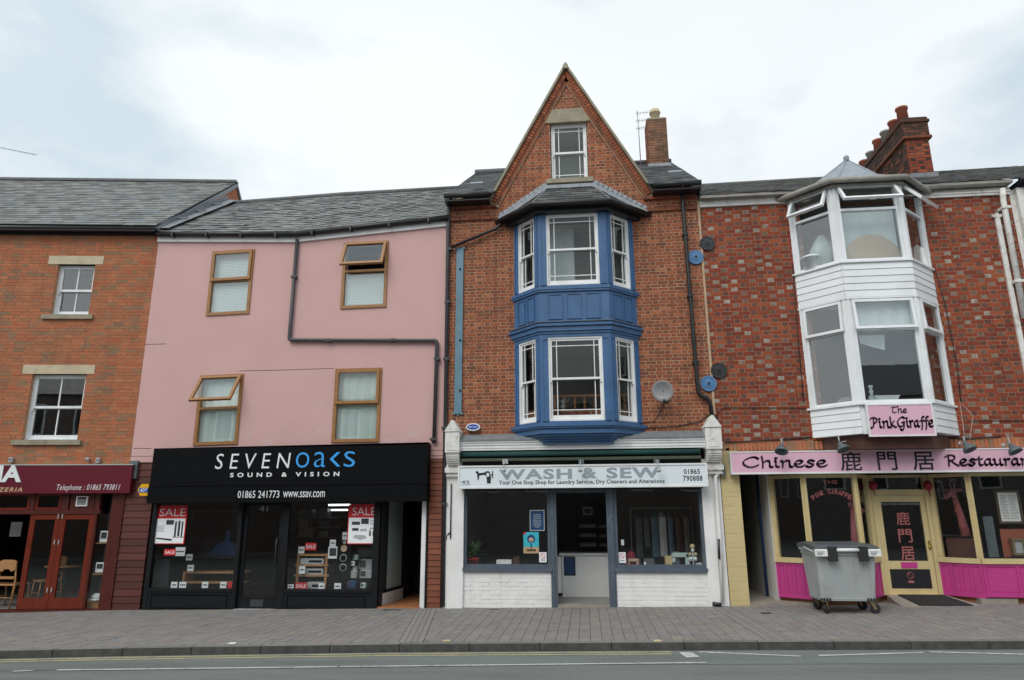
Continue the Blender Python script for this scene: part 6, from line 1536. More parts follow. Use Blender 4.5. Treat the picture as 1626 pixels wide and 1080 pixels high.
# ---- white sign
sg = root('fascia_sign', 'white shop sign with a sewing machine emblem and grey capitals over the launderette', 'sign', ((SX0+SX1)/2, -.35, sgn_b))
q = MB(); q.box(SX0+.03, SX1-.03, -.34, -.12, sgn_b+.03, sgn_t-.03); q.build('panel', M['signwhite'], sg)
q = MB(); q.frame(SX0, SX1, sgn_b, sgn_t, .03, -.355, -.12, wb=.03); q.build('frame', M['white'], sg)
d_ = -.3415
tfit(sg, 'WASH', (792, 762), (908, 744), d_, 'ink_gl', bold=.035, spacing=1.12); tfit(sg, '&', (924, 760), (948, 742.5), d_, 'ink_gl', bold=.05); tfit(sg, 'SEW', (963, 760), (1048, 741.5), d_, 'ink_gl', bold=.035, spacing=1.12)
tfit(sg, 'WASH', (794, 761), (907, 745), d_-.001, 'ink_g', bold=.015, spacing=1.05) if False else None
tfit(sg, 'Your One Stop Shop for Laundry Service, Dry Cleaners and Alterations', (792, 771.5), (1055, 760.5), d_, 'ink', bold=.018, spacing=1.04)
tfit(sg, '01865', (1086, 753), (1111, 744.5), d_, 'ink', bold=.02, spacing=1.1); tfit(sg, '790888', (1085, 764), (1115, 755), d_, 'ink', bold=.02, spacing=1.1)
tfit(sg, '42', (732, 768), (746, 763), d_, 'ink_g', bold=.03); q = MB(); A_, B_ = at(732, 770.5, d_), at(747, 769.5, d_); q.box(A_[0], B_[0], d_, -.34, A_[1], B_[1]); q.build('lettering', M['ink_g'], sg)
q = MB(); A_ = at(755, 768, d_); B_ = at(783, 747, d_); W, H = B_[0]-A_[0], B_[1]-A_[1]
def pe(pts): q.prism([(A_[0]+p[0]*W, A_[1]+p[1]*H) for p in pts], d_-.001, -.3402)
pe([(0, .82), (.08, .78), (.12, .25), (.17, .25), (.22, .62), (.5, .66), (.62, .55), (.66, 0), (.86, 0), (.88, .5), (.8, .92), (.62, .95), (.5, .84), (.2, .8), (.12, .95), (.02, .95)]); pe([(.94, .4), (1, .4), (1, .95), (.94, .95)]); pe([(.86, .62), (.94, .62), (.94, .7), (.86, .7)])
q.build('sewing_machine_emblem', M['ink'], sg); q = MB(); q.prism([(A_[0]+(.7+.09*math.cos(a*.6283))*W, A_[1]+(.66+.16*math.sin(a*.6283))*H) for a in range(10)], d_-.003, d_-.0015); q.build('emblem_eye', M['signwhite'], sg)
for i, (px, lb) in enumerate(((800, 'left small spotlight on the top edge of the white sign'), (921, 'middle small spotlight on the top edge of the white sign'), (1041, 'right small spotlight leaning over the end of the grey capitals on the white sign'))):
    u_, z_ = at(px+2, 733, -.3); t = root('spotlight', lb, 'spotlight', (u_, -.3, z_), 'spotlights above the white sign')
    q = MB(); q.box(u_-.05, u_+.05, -.30, -.12, z_-.04, z_+.045); q.build('bracket', M['lampg' if i else 'silver'], t)
    e_ = at(px+(5 if i == 2 else 0), 746, -.5); q = MB(); q.tube([(u_, -.3, z_), (u_-.01, -.42, z_+.02), (e_[0], -.5, e_[1]+.03)], .008, 5); q.build('arm', M['silver'], t)
    q = MB(); q.lathe((e_[0], -.5, e_[1]-.05), [(.0, 0), (.035, .01), (.045, .04), (.025, .075), (.012, .085)], 12); q.build('lamp_head', M['silver'], t)
random.seed(21)

# ================================================================== CHEQUERED BRICK HOUSE (restaurant)
XR0, XR1 = 4.345, 10.30
G4 = root('chequered_house', 'red brick house with chequered grey headers and a white two storey bay', 'building', (7.3, 0, gz(7.3)))
zs4 = Z(1300, 714); zE4 = Z(1180, 327); zE4r = Z(1540, 309)
body4 = [(XR0, zs4-.1), (XR1, zs4-.1), (XR1, zE4r), (XR0, zE4)]; bo4 = (6.3, 8.42, 3.3, 7.75)
b = MB(); wall_slab(b, [body4], [bo4], 0, .25); wall4 = b.build('wall', M['mortar_c'], G4)
zso = zs4+.17
bricks(wall4, I4, [[(XR0, zso), (XR1, zso), (XR1, zE4r), (XR0, zE4)]], [bo4], [M['brick_c'], M['brick_ch']], .0822, [(.238, 0), (.116, 1)], joint=.010, proud=.004, z0=zso+.005)
q = MB(); xx = XR0+.2
while xx < XR1-.06:
    if not (6.22 < xx < 8.46): q.box(xx, xx+.062, -.012, .02, zs4-.0, zso-.01)
    xx += .074
q.build('brick', [M['brick_a']], wall4, kind='stuff')
# main roof, gutter, fascia boards
slates_bi(G4, (XR0+.02, -.2, zE4+.2), (XR1, -.2, zE4r+.2), (XR1, 4, 10.24), (XR0+.02, 4, 10.2), 'slate', N_single=290)
q = MB(); q.add([(XR0, 4, 10.12), (XR1, 4, 10.12), (XR1, 8, 8.2), (XR0, 8, 8.2)], [(3, 2, 1, 0)]); q.build('rear_roof', M['slate'], G4)
q = MB(); q.tube([(XR0, 4, 10.2), (XR1, 4, 10.24)], .05, 8); q.build('ridge_tile', M['ridge'], G4)
xg0, xg1 = at(1262, 318, -.05)[0], at(1460, 310, -.05)[0]; kk = (zE4r-zE4)/(XR1-XR0)
q = MB(); q.box(XR0, XR1, -.19, .3, zE4+.131, zE4+.19, 0, kk); q.build('eaves_board', M['gutter_w'], G4)
q = MB(); q.box(XR0+.0, xg0, -.05, -.0, zE4-.0, zE4+.13, 0, kk); q.build('fascia_board', M['white_old'], G4); q = MB(); q.box(xg1, XR1-.0, -.05, -.0, zE4r-.05, zE4r+.10); q.box(xg1, XR1, -.07, -.051, zE4r-.0, zE4r+.03); q.build('fascia_board', M['white_old'], G4)
q = MB(); q.tube([(XR0+.05, -.13, zE4+.17), (xg0+.05, -.13, zE4+.18)], .055, 10); q.build('gutter', M['gutter_w'], G4); q = MB(); q.tube([(xg1-.1, -.13, zE4r+.13), (XR1-.1, -.13, zE4r+.15)], .055, 10); q.build('gutter', M['gutter_w'], G4)
# ---- white bay
BR = [(6.08, 0), (6.73, -.65), (7.98, -.65), (8.65, 0)]; D4 = -.65
zv = {k: Z(px, py, D4) for k, (px, py) in dict(top=(1372, 291), wt=(1376, 293), wb=(1388, 408), sl=(1388, 411), st=(1392, 416), sb=(1398, 471), w2t=(1398, 477), w2b=(1415, 635), s2=(1420, 640), s2b=(1428, 688), bb=(1430, 711)).items()}
zg_ = Z(1372, 284, -.8)
Fr = [face(BR[i], BR[i+1]) for i in range(3)]; Lr_ = [math.hypot(BR[i+1][0]-BR[i][0], BR[i+1][1]-BR[i][1]) for i in range(3)]
q = MB(); band3(q, BR, -.02, zv['sb']+.001, zv['st']-.001); bay4 = q.build('bay_window', M['upvc'], G4); q = MB(); band3(q, BR, -.02, zv['s2b']+.0, zv['s2']-.02); q.build('apron', M['upvc'], bay4); q = MB(); band3(q, BR, -.02, zv['wt']+.0, zg_-.03); q.build('frieze', M['upvc'], bay4)
for o_, a_, c_ in ((.04, zv['st']-.0, zv['st']+.035), (.04, zv['s2']-.02, zv['s2']+.02), (.02, zv['sb']-.03, zv['sb']-.0)):
    q = MB(); band3(q, BR, o_, a_, c_); q.build('sill', M['upvc'], bay4)
for i in range(3):
    for (za_, zb2_, n_) in ((zv['sb'], zv['st'], 5), (zv['s2b'], zv['s2']-.02, 4)):
        if i == 1 and n_ == 4: continue
        h_ = (zb2_-za_)/n_
        for j in range(n_):
            q = MB(Fr[i]); z_ = za_+j*h_; q.add([(0.004, -.012, z_+.006), (Lr_[i]-.004, -.012, z_+.006), (Lr_[i]-.004, .0, z_+h_), (0.004, .0, z_+h_), (.004, .02, z_+.002), (Lr_[i]-.004, .02, z_+.002), (Lr_[i]-.004, .02, z_+h_), (.004, .02, z_+h_)], [(0,1,2,3),(4,7,6,5),(0,4,5,1),(0,3,7,4),(1,5,6,2),(3,2,6,7)])
            q.build('board', M['board_w'], bay4)
for lv, (zt_, zb_, tr, angs) in enumerate(((zv['wt'], zv['st']+.035, Z(1380, 331, D4), (30, 36, 40)), (zv['sb']-.03, zv['s2']+.02, Z(1400, 523, D4), (2.5, 6, 3)))):
    for i in range(3):
        L_ = Lr_[i]; q = MB(Fr[i]); q.box(0.0, .075, .0, .09, zb_+.001, zt_-.001); q.box(L_-.075, L_, .0, .09, zb_+.001, zt_-.001); q.box(.012, .06, -.012, -.0, zb_+.002, zt_-.002); q.box(L_-.06, L_-.012, -.012, -.0, zb_+.002, zt_-.002); q.build('post', M['upvc'], bay4)
        vent_window(bay4, Fr[i], .077, L_-.077, zb_+.002, zt_-.002, .01, M['upvc'], tr, angs[i], as_part=False, fw=.045, sw=.05, depth=.07)
# brown soffit boards under the bay
q = MB(); band3(q, BR, -.12, zv['bb']+.0, zv['s2b']-.0, inner=.0); q.build('soffit_board', M['board_dk'], bay4)
# lead tent roof with a heavy dirty gutter
og = outline(BR, .13); zg_ = Z(1372, 284, -.8); apx = at(1340, 254, .25); A4 = (apx[0]+.05, .25, apx[1])
q = MB(); ring = [(og[0][0], .12, zg_), (og[1][0], og[1][1], zg_), (og[2][0], og[2][1], zg_), (og[3][0], .12, zg_), (og[3][0]-.6, 1.3, zg_+.55), (og[0][0]+.6, 1.3, zg_+.55)]
mid = [tuple((Vector(p)*.55+Vector(A4)*.45)-Vector((0, 0, .13))) for p in ring]
q.add(ring+mid+[A4], [(i, (i+1) % 6, (i+1) % 6+6, i+6) for i in range(6)]+[(i+6, (i+1) % 6+6, 12) for i in range(6)]); q.build('lead_roof', M['lead'], bay4)
q = MB()
for i in (0, 1, 2, 3): q.tube([ring[i], mid[i], A4], .018, 6)
q.lathe((A4[0], A4[1], A4[2]-.05), [(.06, 0), (.05, .06), (.06, .1), (.03, .14), (0, .15)], 12); q.build('hip_roll', M['lead'], bay4)
q = MB(); o2_ = outline(BR, .15)
pth = [(o2_[0][0]-.0, .0, zg_-.0), (o2_[0][0]+.06, -.06, zg_-.0), (o2_[1][0], o2_[1][1], zg_-.0), (o2_[2][0], o2_[2][1], zg_-.0), (o2_[3][0]-.06, -.06, zg_), (o2_[3][0]+.0, .0, zg_-.0)]
q.tube(pth, .055, 10); q.build('gutter', M['gutter_w'], bay4); q = MB(); band3(q, BR, .07, zg_-.1, zg_-.04); q.build('moulding', M['gutter_w'], bay4)
room(G4, 4.6, 10.1, .26, 3.5, 5.6, 8.0, 'int', 'int', 'int_l'); room(G4, 4.6, 10.1, .26, 3.5, 3.1, 5.55, 'int_d', 'int', 'int_d')
# things behind the bay glass
t = root('round_table_top', 'large beige round table top leaning behind the upper middle bay window', 'table top', (7.4, -.2, zv['st']))
u_, z_ = at(1382, 415, -.4); q = MB(Matrix.Translation((u_+.02, -.50, z_-.02))); q.lathe((0, 0, 0), [(0, 0), (.52, 0), (.53, .012), (.52, .025), (0, .025)], 40, axis='y'); q.build('board', M['beige'], t)
blind(G4, Fr[1], .05, 1.2, zv['st']+.04, zv['wt']-.42, .30, 'curtain', slat=False)
q = MB(); random.seed(2); u_, z_ = at(1310, 400, -.2); pts = []
n1_, n2_ = 12, 10
for j in range(n2_+1):
    for i in range(n1_):
        a_ = 2*math.pi*i/n1_; r_ = .24*math.sin(math.pi*(j+.3)/(n2_+.8))*random.uniform(.8, 1.1)+.02; pts.append((u_+r_*math.cos(a_), -.1+r_*.6*math.sin(a_), zv['st']+.04+.75*j/n2_))
q.add(pts, [(j*n1_+i, j*n1_+(i+1) % n1_, (j+1)*n1_+(i+1) % n1_, (j+1)*n1_+i) for j in range(n2_) for i in range(n1_)], 0, True); q.build('plastic_sack', M['frost'], None, 'pale crumpled plastic sack behind the upper left bay window', 'sack')
q = MB(); u_, z_ = at(1290, 414, -.15); q.lathe((u_-.02, -.15, zv['st']+.04), [(.14, 0), (.17, .25), (.18, .25), (.18, .28), (.16, .3), (0, .31)], 18); q.build('tub', M['signwhite'], None, 'white lidded plastic tub in the corner of the upper left bay window', 'tub')
q = MB(); u_, z_ = at(1457, 405, -.1); q.prism([(u_-.1, zv['st']+.04), (u_+.14, zv['st']+.04), (u_+.1, zv['st']+.42), (u_-.02, zv['st']+.5), (u_-.08, zv['st']+.4)], -.15, .05); q.build('folded_cloth', M['int_l'], None, 'pale folded cloth behind the upper right bay window', 'cloth')
q = MB(); u_, z_ = at(1405, 625, -.35); zz = zv['s2']+.05; q.add([(u_-.2, -.4, zz+.13), (u_+.24, -.4, zz+.13), (u_+.16, -.4, zz), (u_-.12, -.4, zz), (u_-.2, -.1, zz+.13), (u_+.24, -.1, zz+.13), (u_+.16, -.1, zz), (u_-.12, -.1, zz)], [(3,2,1,0),(4,5,6,7),(0,4,7,3),(1,2,6,5),(2,3,7,6)]); q.build('serving_dish', M['paper'], None, 'white angular serving dish behind the lower middle bay window', 'dish')
q = MB(); u_, z_ = at(1384, 628, -.3); q.lathe((u_, -.3, zz+.13), [(.05, 0), (.02, .04), (.045, .09), (.02, .13), (.04, .17), (.045, .2), (0, .21)], 12); q.box(u_-.06, u_+.06, -.34, -.26, zz, zz+.13); q.build('glass_ornament', M['signwhite'], None, 'small pale glass ornament above the white serving dish', 'ornament')
blind(G4, Fr[1], .08, 1.17, Z(1400, 526, D4)+.02, zv['sb']-.06, .13, 'curtain', slat=False)
q = MB(); A_, B_ = at(1362, 533, -.45), at(1407, 556, -.45); q.add([(A_[0], -.47, A_[1]), (B_[0], -.47, A_[1]), (B_[0]-.02, -.45, B_[1]), (A_[0]+.25, -.45, B_[1]+.06), (A_[0]+.02, -.46, B_[1]+.14)], [(0, 1, 2, 3, 4)][::-1]); q.add([(A_[0], -.46, A_[1]), (B_[0], -.46, A_[1]), (B_[0]-.02, -.44, B_[1]), (A_[0]+.25, -.44, B_[1]+.06), (A_[0]+.02, -.45, B_[1]+.14)], [(4, 3, 2, 1, 0)]); q.build('torn_sheet', M['signwhite'], None, 'torn white sheet hanging inside the lower middle bay window', 'sheet')
q = MB(); u_, z_ = at(1362, 625, -.2); q.tube([(u_-.12+.22*math.cos(R(a)), -.1, zz-.05+.35*math.sin(R(a))) for a in range(0, 85, 10)], .012, 6); q.lathe((u_-.15, -.05, zz-.05), [(0, 0), (.2, 0), (.22, .01), (.2, .02), (0, .02)], 20, axis='y', m=1); q.build('brass_plate', [M['gold'], M['int']], None, 'brass rimmed plate edge behind the lower left bay window', 'plate')
# chimney stack running back from the front slope
sx0, sx1, sy0 = 9.55, 10.06, 2.0
def atx(px, py, Xc):
    v = RC @ Vector(((px-813)/F_PX, (540-py)/F_PX, -1)); t_ = (Xc-CAMX)/v.x; return CAMY+v.y*t_, CAMZ+v.z*t_
sy1 = sy0+2.9; ztp = Z(1450, 187, sy0)
q = MB(); q.box(sx0, sx1, sy0, sy1, 8.6, ztp-.55); q.box(sx0-.03, sx1+.03, sy0-.03, sy1+.03, ztp-.55, ztp-.14); st4 = q.build('chimney', M['mortar_d'], G4)
def cr(F_, L_, z0, z1, n, mats): bricks(st4, F_, [[(0, z0), (L_, z0), (L_, z1), (0, z1)]], [], mats, .0735, [(.22, 0), (.11, 1)], N_single=0, z0=z0, proud=.008)
cr(face((sx0, sy0), (sx1, sy0)), sx1-sx0, 8.9, ztp-.55, 0, [M['brick_c'], M['brick_d']]); cr(face((sx0, sy1), (sx0, sy0)), sy1-sy0, 8.9, ztp-.55, 0, [M['brick_d'], M['brick_d']])
cr(face((sx0-.03, sy0-.03), (sx1+.03, sy0-.03)), sx1-sx0+.06, ztp-.55, ztp-.14, 0, [M['brick_d'], M['brick_d']]); cr(face((sx0-.03, sy1+.03), (sx0-.03, sy0-.03)), sy1-sy0+.06, ztp-.55, ztp-.14, 0, [M['brick_d'], M['brick_d']])
for i, (zz_, o_) in enumerate(((ztp-.56, .06), (ztp-.14, .06), (ztp-.07, .03))):
    q = MB(); q.rbox(sx0-o_-.01, sx1+o_+.01, sy0-o_-.01, sy1+o_, zz_, zz_+.068, .015); q.build('corbel_course', M['brick_d'], st4)
pot_y = [sy0+.35+i*.47 for i in range(6)]
for i, (yy, mt, h_) in enumerate(zip(pot_y, ('pot_red', 'pot_red', 'pot_grey', 'pot_red', 'pot_grey', 'pot_red'), (.5, .42, .42, .45, .36, .36))):
    q = MB(); q.lathe((sx0+.2, yy, ztp-.01), [(.13, 0), (.115, h_-.07), (.14, h_-.06), (.14, h_-.01), (.12, h_), (.085, h_), (.085, .2)], 16); q.build('chimney_pot', M[mt], st4)
q = MB(); q.box(sx0-.05, sx1+.05, sy0-.08, sy0-.0, Z(1460, 284, sy0)-.12, Z(1460, 277, sy0)); q.build('lead_flashing', M['lead_dk'], st4)
# pipes at the right end
q = MB(); A_, B_ = at(1583, 345, -.04), at(1626, 562, -.04); q.box(A_[0]-.035, A_[0]+.05, -.05, -.006, B_[1]-2.2, A_[1]); u_m = A_[0]+.008
q.prism([(u_m-.08, A_[1]), (u_m+.08, A_[1]), (u_m+.1, A_[1]+.07), (u_m+.04, A_[1]+.05), (u_m+.02, A_[1]+.09), (u_m-.02, A_[1]+.09), (u_m-.04, A_[1]+.05), (u_m-.1, A_[1]+.07)], -.055, -.006); q.build('steel_strap', M['white_old'], G4)
pipe(G4, [(1592, 300), (1593, 318), (1627, 505)], .052, 'white_old', [(1596, 330), (1616, 447)], d=-.12)
for pts, d_, r_ in (([(1128, 715), (1133, 690), (1140, 655), (1150, 647), (1280, 648)], -.02, .007), ([(1150, 703), (1250, 697), (1290, 694)], -.03, .012), ([(1490, 690), (1530, 697), (1590, 693)], -.03, .012),
        ([(1484, 425), (1500, 480), (1520, 580), (1526, 640)], -.02, .008), ([(1258, 420), (1266, 520), (1276, 640)], -.02, .008), ([(1535, 668), (1626, 668)], -.02, .006)):
    q = MB(); q.tube(ppath(pts, d_), r_, 5); q.build('cable', M['cable'], G4)
# ---- passage and shopfront
g4 = gz(7)
px0_, px1_ = at(1156, 880)[0], at(1184, 880)[0]; px0_ = XR0+.0
q = MB(); q.box(px0_, px1_, -.01, .6, g4-.2, zs4+.0); pil = q.build('cream_pilaster', M['cream'], G4)
bricks(pil, I4, [[(px0_, g4-.1), (px1_, g4-.1), (px1_, zs4), (px0_, zs4)]], [], [M['cream']], .082, [(.24, 0), (.118, 0)], joint=.006, proud=.0125, N_single=0, z0=g4-.1, depth=.02)
q = MB(); u_, z_ = at(1147, 745, -.08); q.rbox(u_-.05, u_+.05, -.12, -.0, z_-.12, z_+.1, .02); q.build('meter_box', M['lampg'], G4)
zr4 = Z(1330, 887); zr4b = Z(1330, 895); zh4 = Z(1300, 756)+.03
A = Vector((at(1231, 890, .4)[0], .4)); Bp = Vector((at(1288, 890, 0)[0], .0)); Cp = Vector((at(1375, 890, 0)[0], .0)); Dp = Vector((at(1397, 890, .5)[0], .5)); Ep = Vector((at(1490, 890, .5)[0], .5)); Fp = Vector((at(1558, 890, 0)[0], 0)); Gp = Vector((10.9, 0))
def shopseg(p, q_, npan, label, glass=True, ends=(.06, .06), pan=True):
    F_ = face(p, q_); L_ = (q_-p).length; gzz = gz((p.x+q_.x)/2)
    w_ = MB(F_)
    w_.box(0.002, ends[0], .0, .09, zr4, zh4); w_.box(L_-ends[1], L_-.002, .0, .09, zr4, zh4); w_.box(.015, ends[0]-.015, -.014, -.0, zr4+.03, zh4); w_.box(L_-ends[1]+.015, L_-.015, -.014, -.0, zr4+.03, zh4)
    w_.box(ends[0], L_-ends[1], .0, .08, zh4-.06, zh4); w_.box(0.002, L_-.002, -.03, .1, zr4b, zr4-.001)
    o = w_.build('window_frame', M['cream_wood'], G4)
    pane(G4, F_, ends[0], L_-ends[1], zr4, zh4-.06, .04, 'glass_dk')
    if pan:
        w_ = MB(F_); w_.box(.002, L_-.002, .012, .1, gzz+.13, zr4b-.001); w_.box(.002, L_-.002, -.004, .0115, gzz+.10, gzz+.17); w_.box(.002, L_-.002, -.002, .0115, zr4b-.05, zr4b-.002)
        for j in range(npan+1):
            uu = .004+(L_-.05)*j/npan; w_.box(uu, uu+.042, -.002, .0115, gzz+.1705, zr4b-.0505)
        w_.build('stall_riser', M['pink_wood'], G4)
        for j in range(npan):
            u0 = .004+(L_-.05)*j/npan+.06; u1 = .004+(L_-.05)*(j+1)/npan-.018
            if u1-u0 > .03: w_ = MB(F_); w_.box(u0, u1, .006, .0115, gzz+.19, zr4b-.07); w_.build('panel', M['pink_wood'], G4)
    return F_, L_
s1 = shopseg(A, Bp, 4, '', ends=(.09, .05)); s2 = shopseg(Bp, Cp, 5, ''); s3 = shopseg(Cp, Dp, 3, '', ends=(.05, .1)); s4 = shopseg(Ep, Fp, 4, '', ends=(.09, .06)); s5 = shopseg(Fp, Gp, 4, '', ends=(.05, .05))
q = MB(); q.plan([tuple(A+Vector((.0, .1))), tuple(Bp+Vector((0, .12))), tuple(Cp+Vector((.0, .12))), tuple(Dp+Vector((0, .1))), tuple(Ep+Vector((0, .1))), tuple(Fp+Vector((0, .12))), (Gp.x, .12), (Gp.x, 4.2), (A.x, 4.2)], g4-.1, g4+.13); q.build('shop_floor', M['floor_t'], G4)
q = MB(); q.plan([(px1_, .0), (A.x+.1, .0), (Bp.x, .02), (A.x, .5), (A.x, 4.0), (px1_, 4.0)], g4-.1, g4+.02); q.build('passage_floor', M['conc'], G4)
# side wall of the passage, white plaster; dark far end and ceiling
q = MB(); q.plan([(A.x-.03, .36), (A.x+.05, .44), (A.x+.05, 3.8), (A.x-.03, 3.8)], g4-.1, zs4); q.build('passage_wall', M['masonry_white'], G4)
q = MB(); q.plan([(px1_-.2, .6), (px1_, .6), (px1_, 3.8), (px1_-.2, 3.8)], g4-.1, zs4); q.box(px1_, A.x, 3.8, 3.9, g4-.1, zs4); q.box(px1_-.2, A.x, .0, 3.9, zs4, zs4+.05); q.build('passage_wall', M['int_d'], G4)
u_ = A.x-.05; q = MB(); q.tube([(u_, 1.0, g4), (u_, 1.0, zs4)], .035, 8); q.build('drainpipe', M['pposter'], G4)
q = MB(); q.box(A.x+.06, Gp.x, 4.1, 4.2, g4, zs4); q.box(A.x+.06, Gp.x, .15, 4.1, zs4-.03, zs4+.0); q.box(Gp.x-.05, Gp.x, .13, 4.1, g4, zs4-.03); q.build('interior', M['int_d'], G4)
# door
Lq = (Ep-Dp).length; F_ = face(Dp, Ep); gd = g4+.13
zdt = Z(1435, 786, .5)
q = MB(F_); q.box(.0, .07, -.01, .09, gd-.02, zh4); q.box(Lq-.07, Lq, -.01, .09, gd-.02, zh4); q.box(.07, Lq-.07, .0, .09, zdt, zdt+.1); q.box(.07, Lq-.07, .01, .08, zh4-.05, zh4); q.box(.07, Lq-.07, -.05, .12, gd-.06, gd); q.build('door_frame', M['cream_wood'], G4)
pane(G4, F_, .07, Lq-.07, zdt+.1, zh4-.05, .04, 'glass_dk')
dx0, dx1 = .074, Lq-.074; zlr = Z(1440, 891, .5); zlb = Z(1440, 904, .5); zpb = Z(1440, 935, .5); zpt = Z(1430, 797, .5)
q = MB(F_); st_ = .085
q.box(dx0, dx0+st_, .02, .06, gd, zdt-.004); q.box(dx1-st_, dx1, .02, .06, gd, zdt-.004); q.box(dx0+st_, dx1-st_, .02, .06, zpt, zdt-.004); q.box(dx0+st_, dx1-st_, .02, .06, zlb, zlr); q.box(dx0+st_, dx1-st_, .02, .06, gd, zpb); dr4 = q.build('door', M['cream_wood'], G4)
q = MB(F_); q.box(dx0+st_, dx1-st_, .035, .04, zlr, zpt); q.build('pane', M['glass_dk'], dr4); q = MB(F_); q.box(dx0+st_, dx1-st_, .03, .05, zpb, zlb); q.build('lower_panel', M['ink'], dr4)
q = MB(F_); um = (dx0+dx1)/2; q.box(um-.14, um+.14, .008, .0195, zlb+.02, zlr-.02); q.build('letter_plate', M['pink_wood'], dr4)
q = MB(F_); q.box(dx1-.055, dx1-.02, .005, .0195, zlr+.2, zlr+.36); q.lathe((dx1-.037, -.02, zlr+.26), [(0, 0), (.02, .0), (.02, .02), (.008, .03)], 8, axis='y'); q.build('handle', M['gold'], dr4)
q = MB(F_)
for a_ in range(0, 360, 30): pass
cxx, czz = um, zlb-.11; q.tube([(cxx+.055*math.cos(R(a)), .028, czz+.055*math.sin(R(a))) for a in range(0, 361, 24)], .006, 4); q.tube([(cxx-.04, .028, czz+.04), (cxx+.04, .028, czz-.04)], .006, 4); q.box(cxx-.05, cxx+.05, .027, .0295, czz-.13, czz-.09); q.build('no_smoking_sticker', M['ink_pk'], dr4)
q = MB(F_); fit_text(q, 'FULLY AIR CONDITIONED', dx0+st_+.01, dx1-st_-.01, zpt-.055, zpt-.02, .033, 0, bold=.01); q.build('lettering', M['ink_gl'], dr4)
for i, chh in enumerate('鹿門居'):
    zc_ = zpt-.30-.31*i; q = MB(F_); fit_text(q, chh, um-.11, um+.13, zc_-.12, zc_+.12, .033, 0, bold=.006); q.build('lettering', M['ink_pk'], dr4)
q = MB(face(Dp+Vector((.05, -.02)), Ep+Vector((0, -.02)))); 
# step, mat
q = MB(); q.plan([tuple(Cp+Vector((.1, -.02))), tuple(Fp+Vector((-.15, -.02))), tuple(Ep+Vector((0, .05))), tuple(Dp+Vector((0, .05)))], g4-.05, g4+.0); q.build('step', M['conc'], G4)
Am, Bm = gat(1425, 955, .07), gat(1480, 955, .07)
q = MB(); q.add([(Dp.x+.02, .44, g4-.1), (Ep.x+.02, .44, g4-.1), (Ep.x+.35, -.2, g4-.1), (Dp.x+.0, -.2, g4-.1), (Dp.x+.02, .44, g4+.12), (Ep.x+.02, .44, g4+.12), (Ep.x+.35, -.2, g4+.005), (Dp.x+.0, -.2, g4+.005)], [(0,1,2,3),(7,6,5,4),(0,4,5,1),(1,5,6,2),(2,6,7,3),(3,7,4,0)]); q.build('ramp', M['conc'], G4)
q = MB(); q.add([(Dp.x+.2, .42, g4+.10), (Ep.x-.05, .42, g4+.10), (Ep.x+.16, -.16, g4+.005), (Dp.x+.3, -.16, g4+.005), (Dp.x+.2, .42, g4+.135), (Ep.x-.05, .42, g4+.135), (Ep.x+.16, -.16, g4+.032), (Dp.x+.3, -.16, g4+.032)], [(0,1,2,3),(7,6,5,4),(0,4,5,1),(1,5,6,2),(2,6,7,3),(3,7,4,0)])
q.build('doormat', M['dmat'], None, 'black rubber doormat on the sloping step of the restaurant door', 'doormat')
q = MB(); q.box(Fp.x-.1, Fp.x+.5, .02, .3, g4-.1, g4+.12); q.build('plinth', M['conc'], G4)
# curved window lettering
def arc_text(parent, body, F_, cu_, cz_, rad, a0, a1, h, y, mat, name='lettering'):
    q = MB()
    for i, c in enumerate(body):
        if c == ' ': continue
        a_ = a0+(a1-a0)*i/(len(body)-1); Ml = F_ @ Matrix.Translation((cu_+rad*math.sin(R(a_)), 0, cz_+rad*math.cos(R(a_)))) @ Matrix.Rotation(R(a_), 4, 'Y'); q.M = Ml
        w_ = h*(.16 if c == 'I' else .66); fit_text(q, c, -w_/2, w_/2, 0, h, y, 0, bold=.0)
    return q.build(name, M[mat], parent, kind='stuff')
Fw, Lw = s2; cu0 = at(1319, 790)[0]-Bp.x+.03; zt0 = Z(1320, 779)
arc_text(None, 'PINK GIRAFFE', Fw, cu0, zt0-.56, .50, -36, 36, .085, .036, 'ink_pk'); wl_ = bpy.data.objects[[o.name for o in bpy.data.objects if o.name.startswith('lettering')][-1]]
q = MB(Fw); fit_text(q, 'THE', cu0-.13, cu0+.13, zt0+.12, zt0+.185, .036, 0, bold=.0); e_ = q.build('lettering', M['ink_pk'], G4)
for o in [o for o in bpy.data.objects if o.name.startswith('lettering') and o.parent is None]:
    o.parent = G4; o.location = WL[o.name]-wloc(G4)
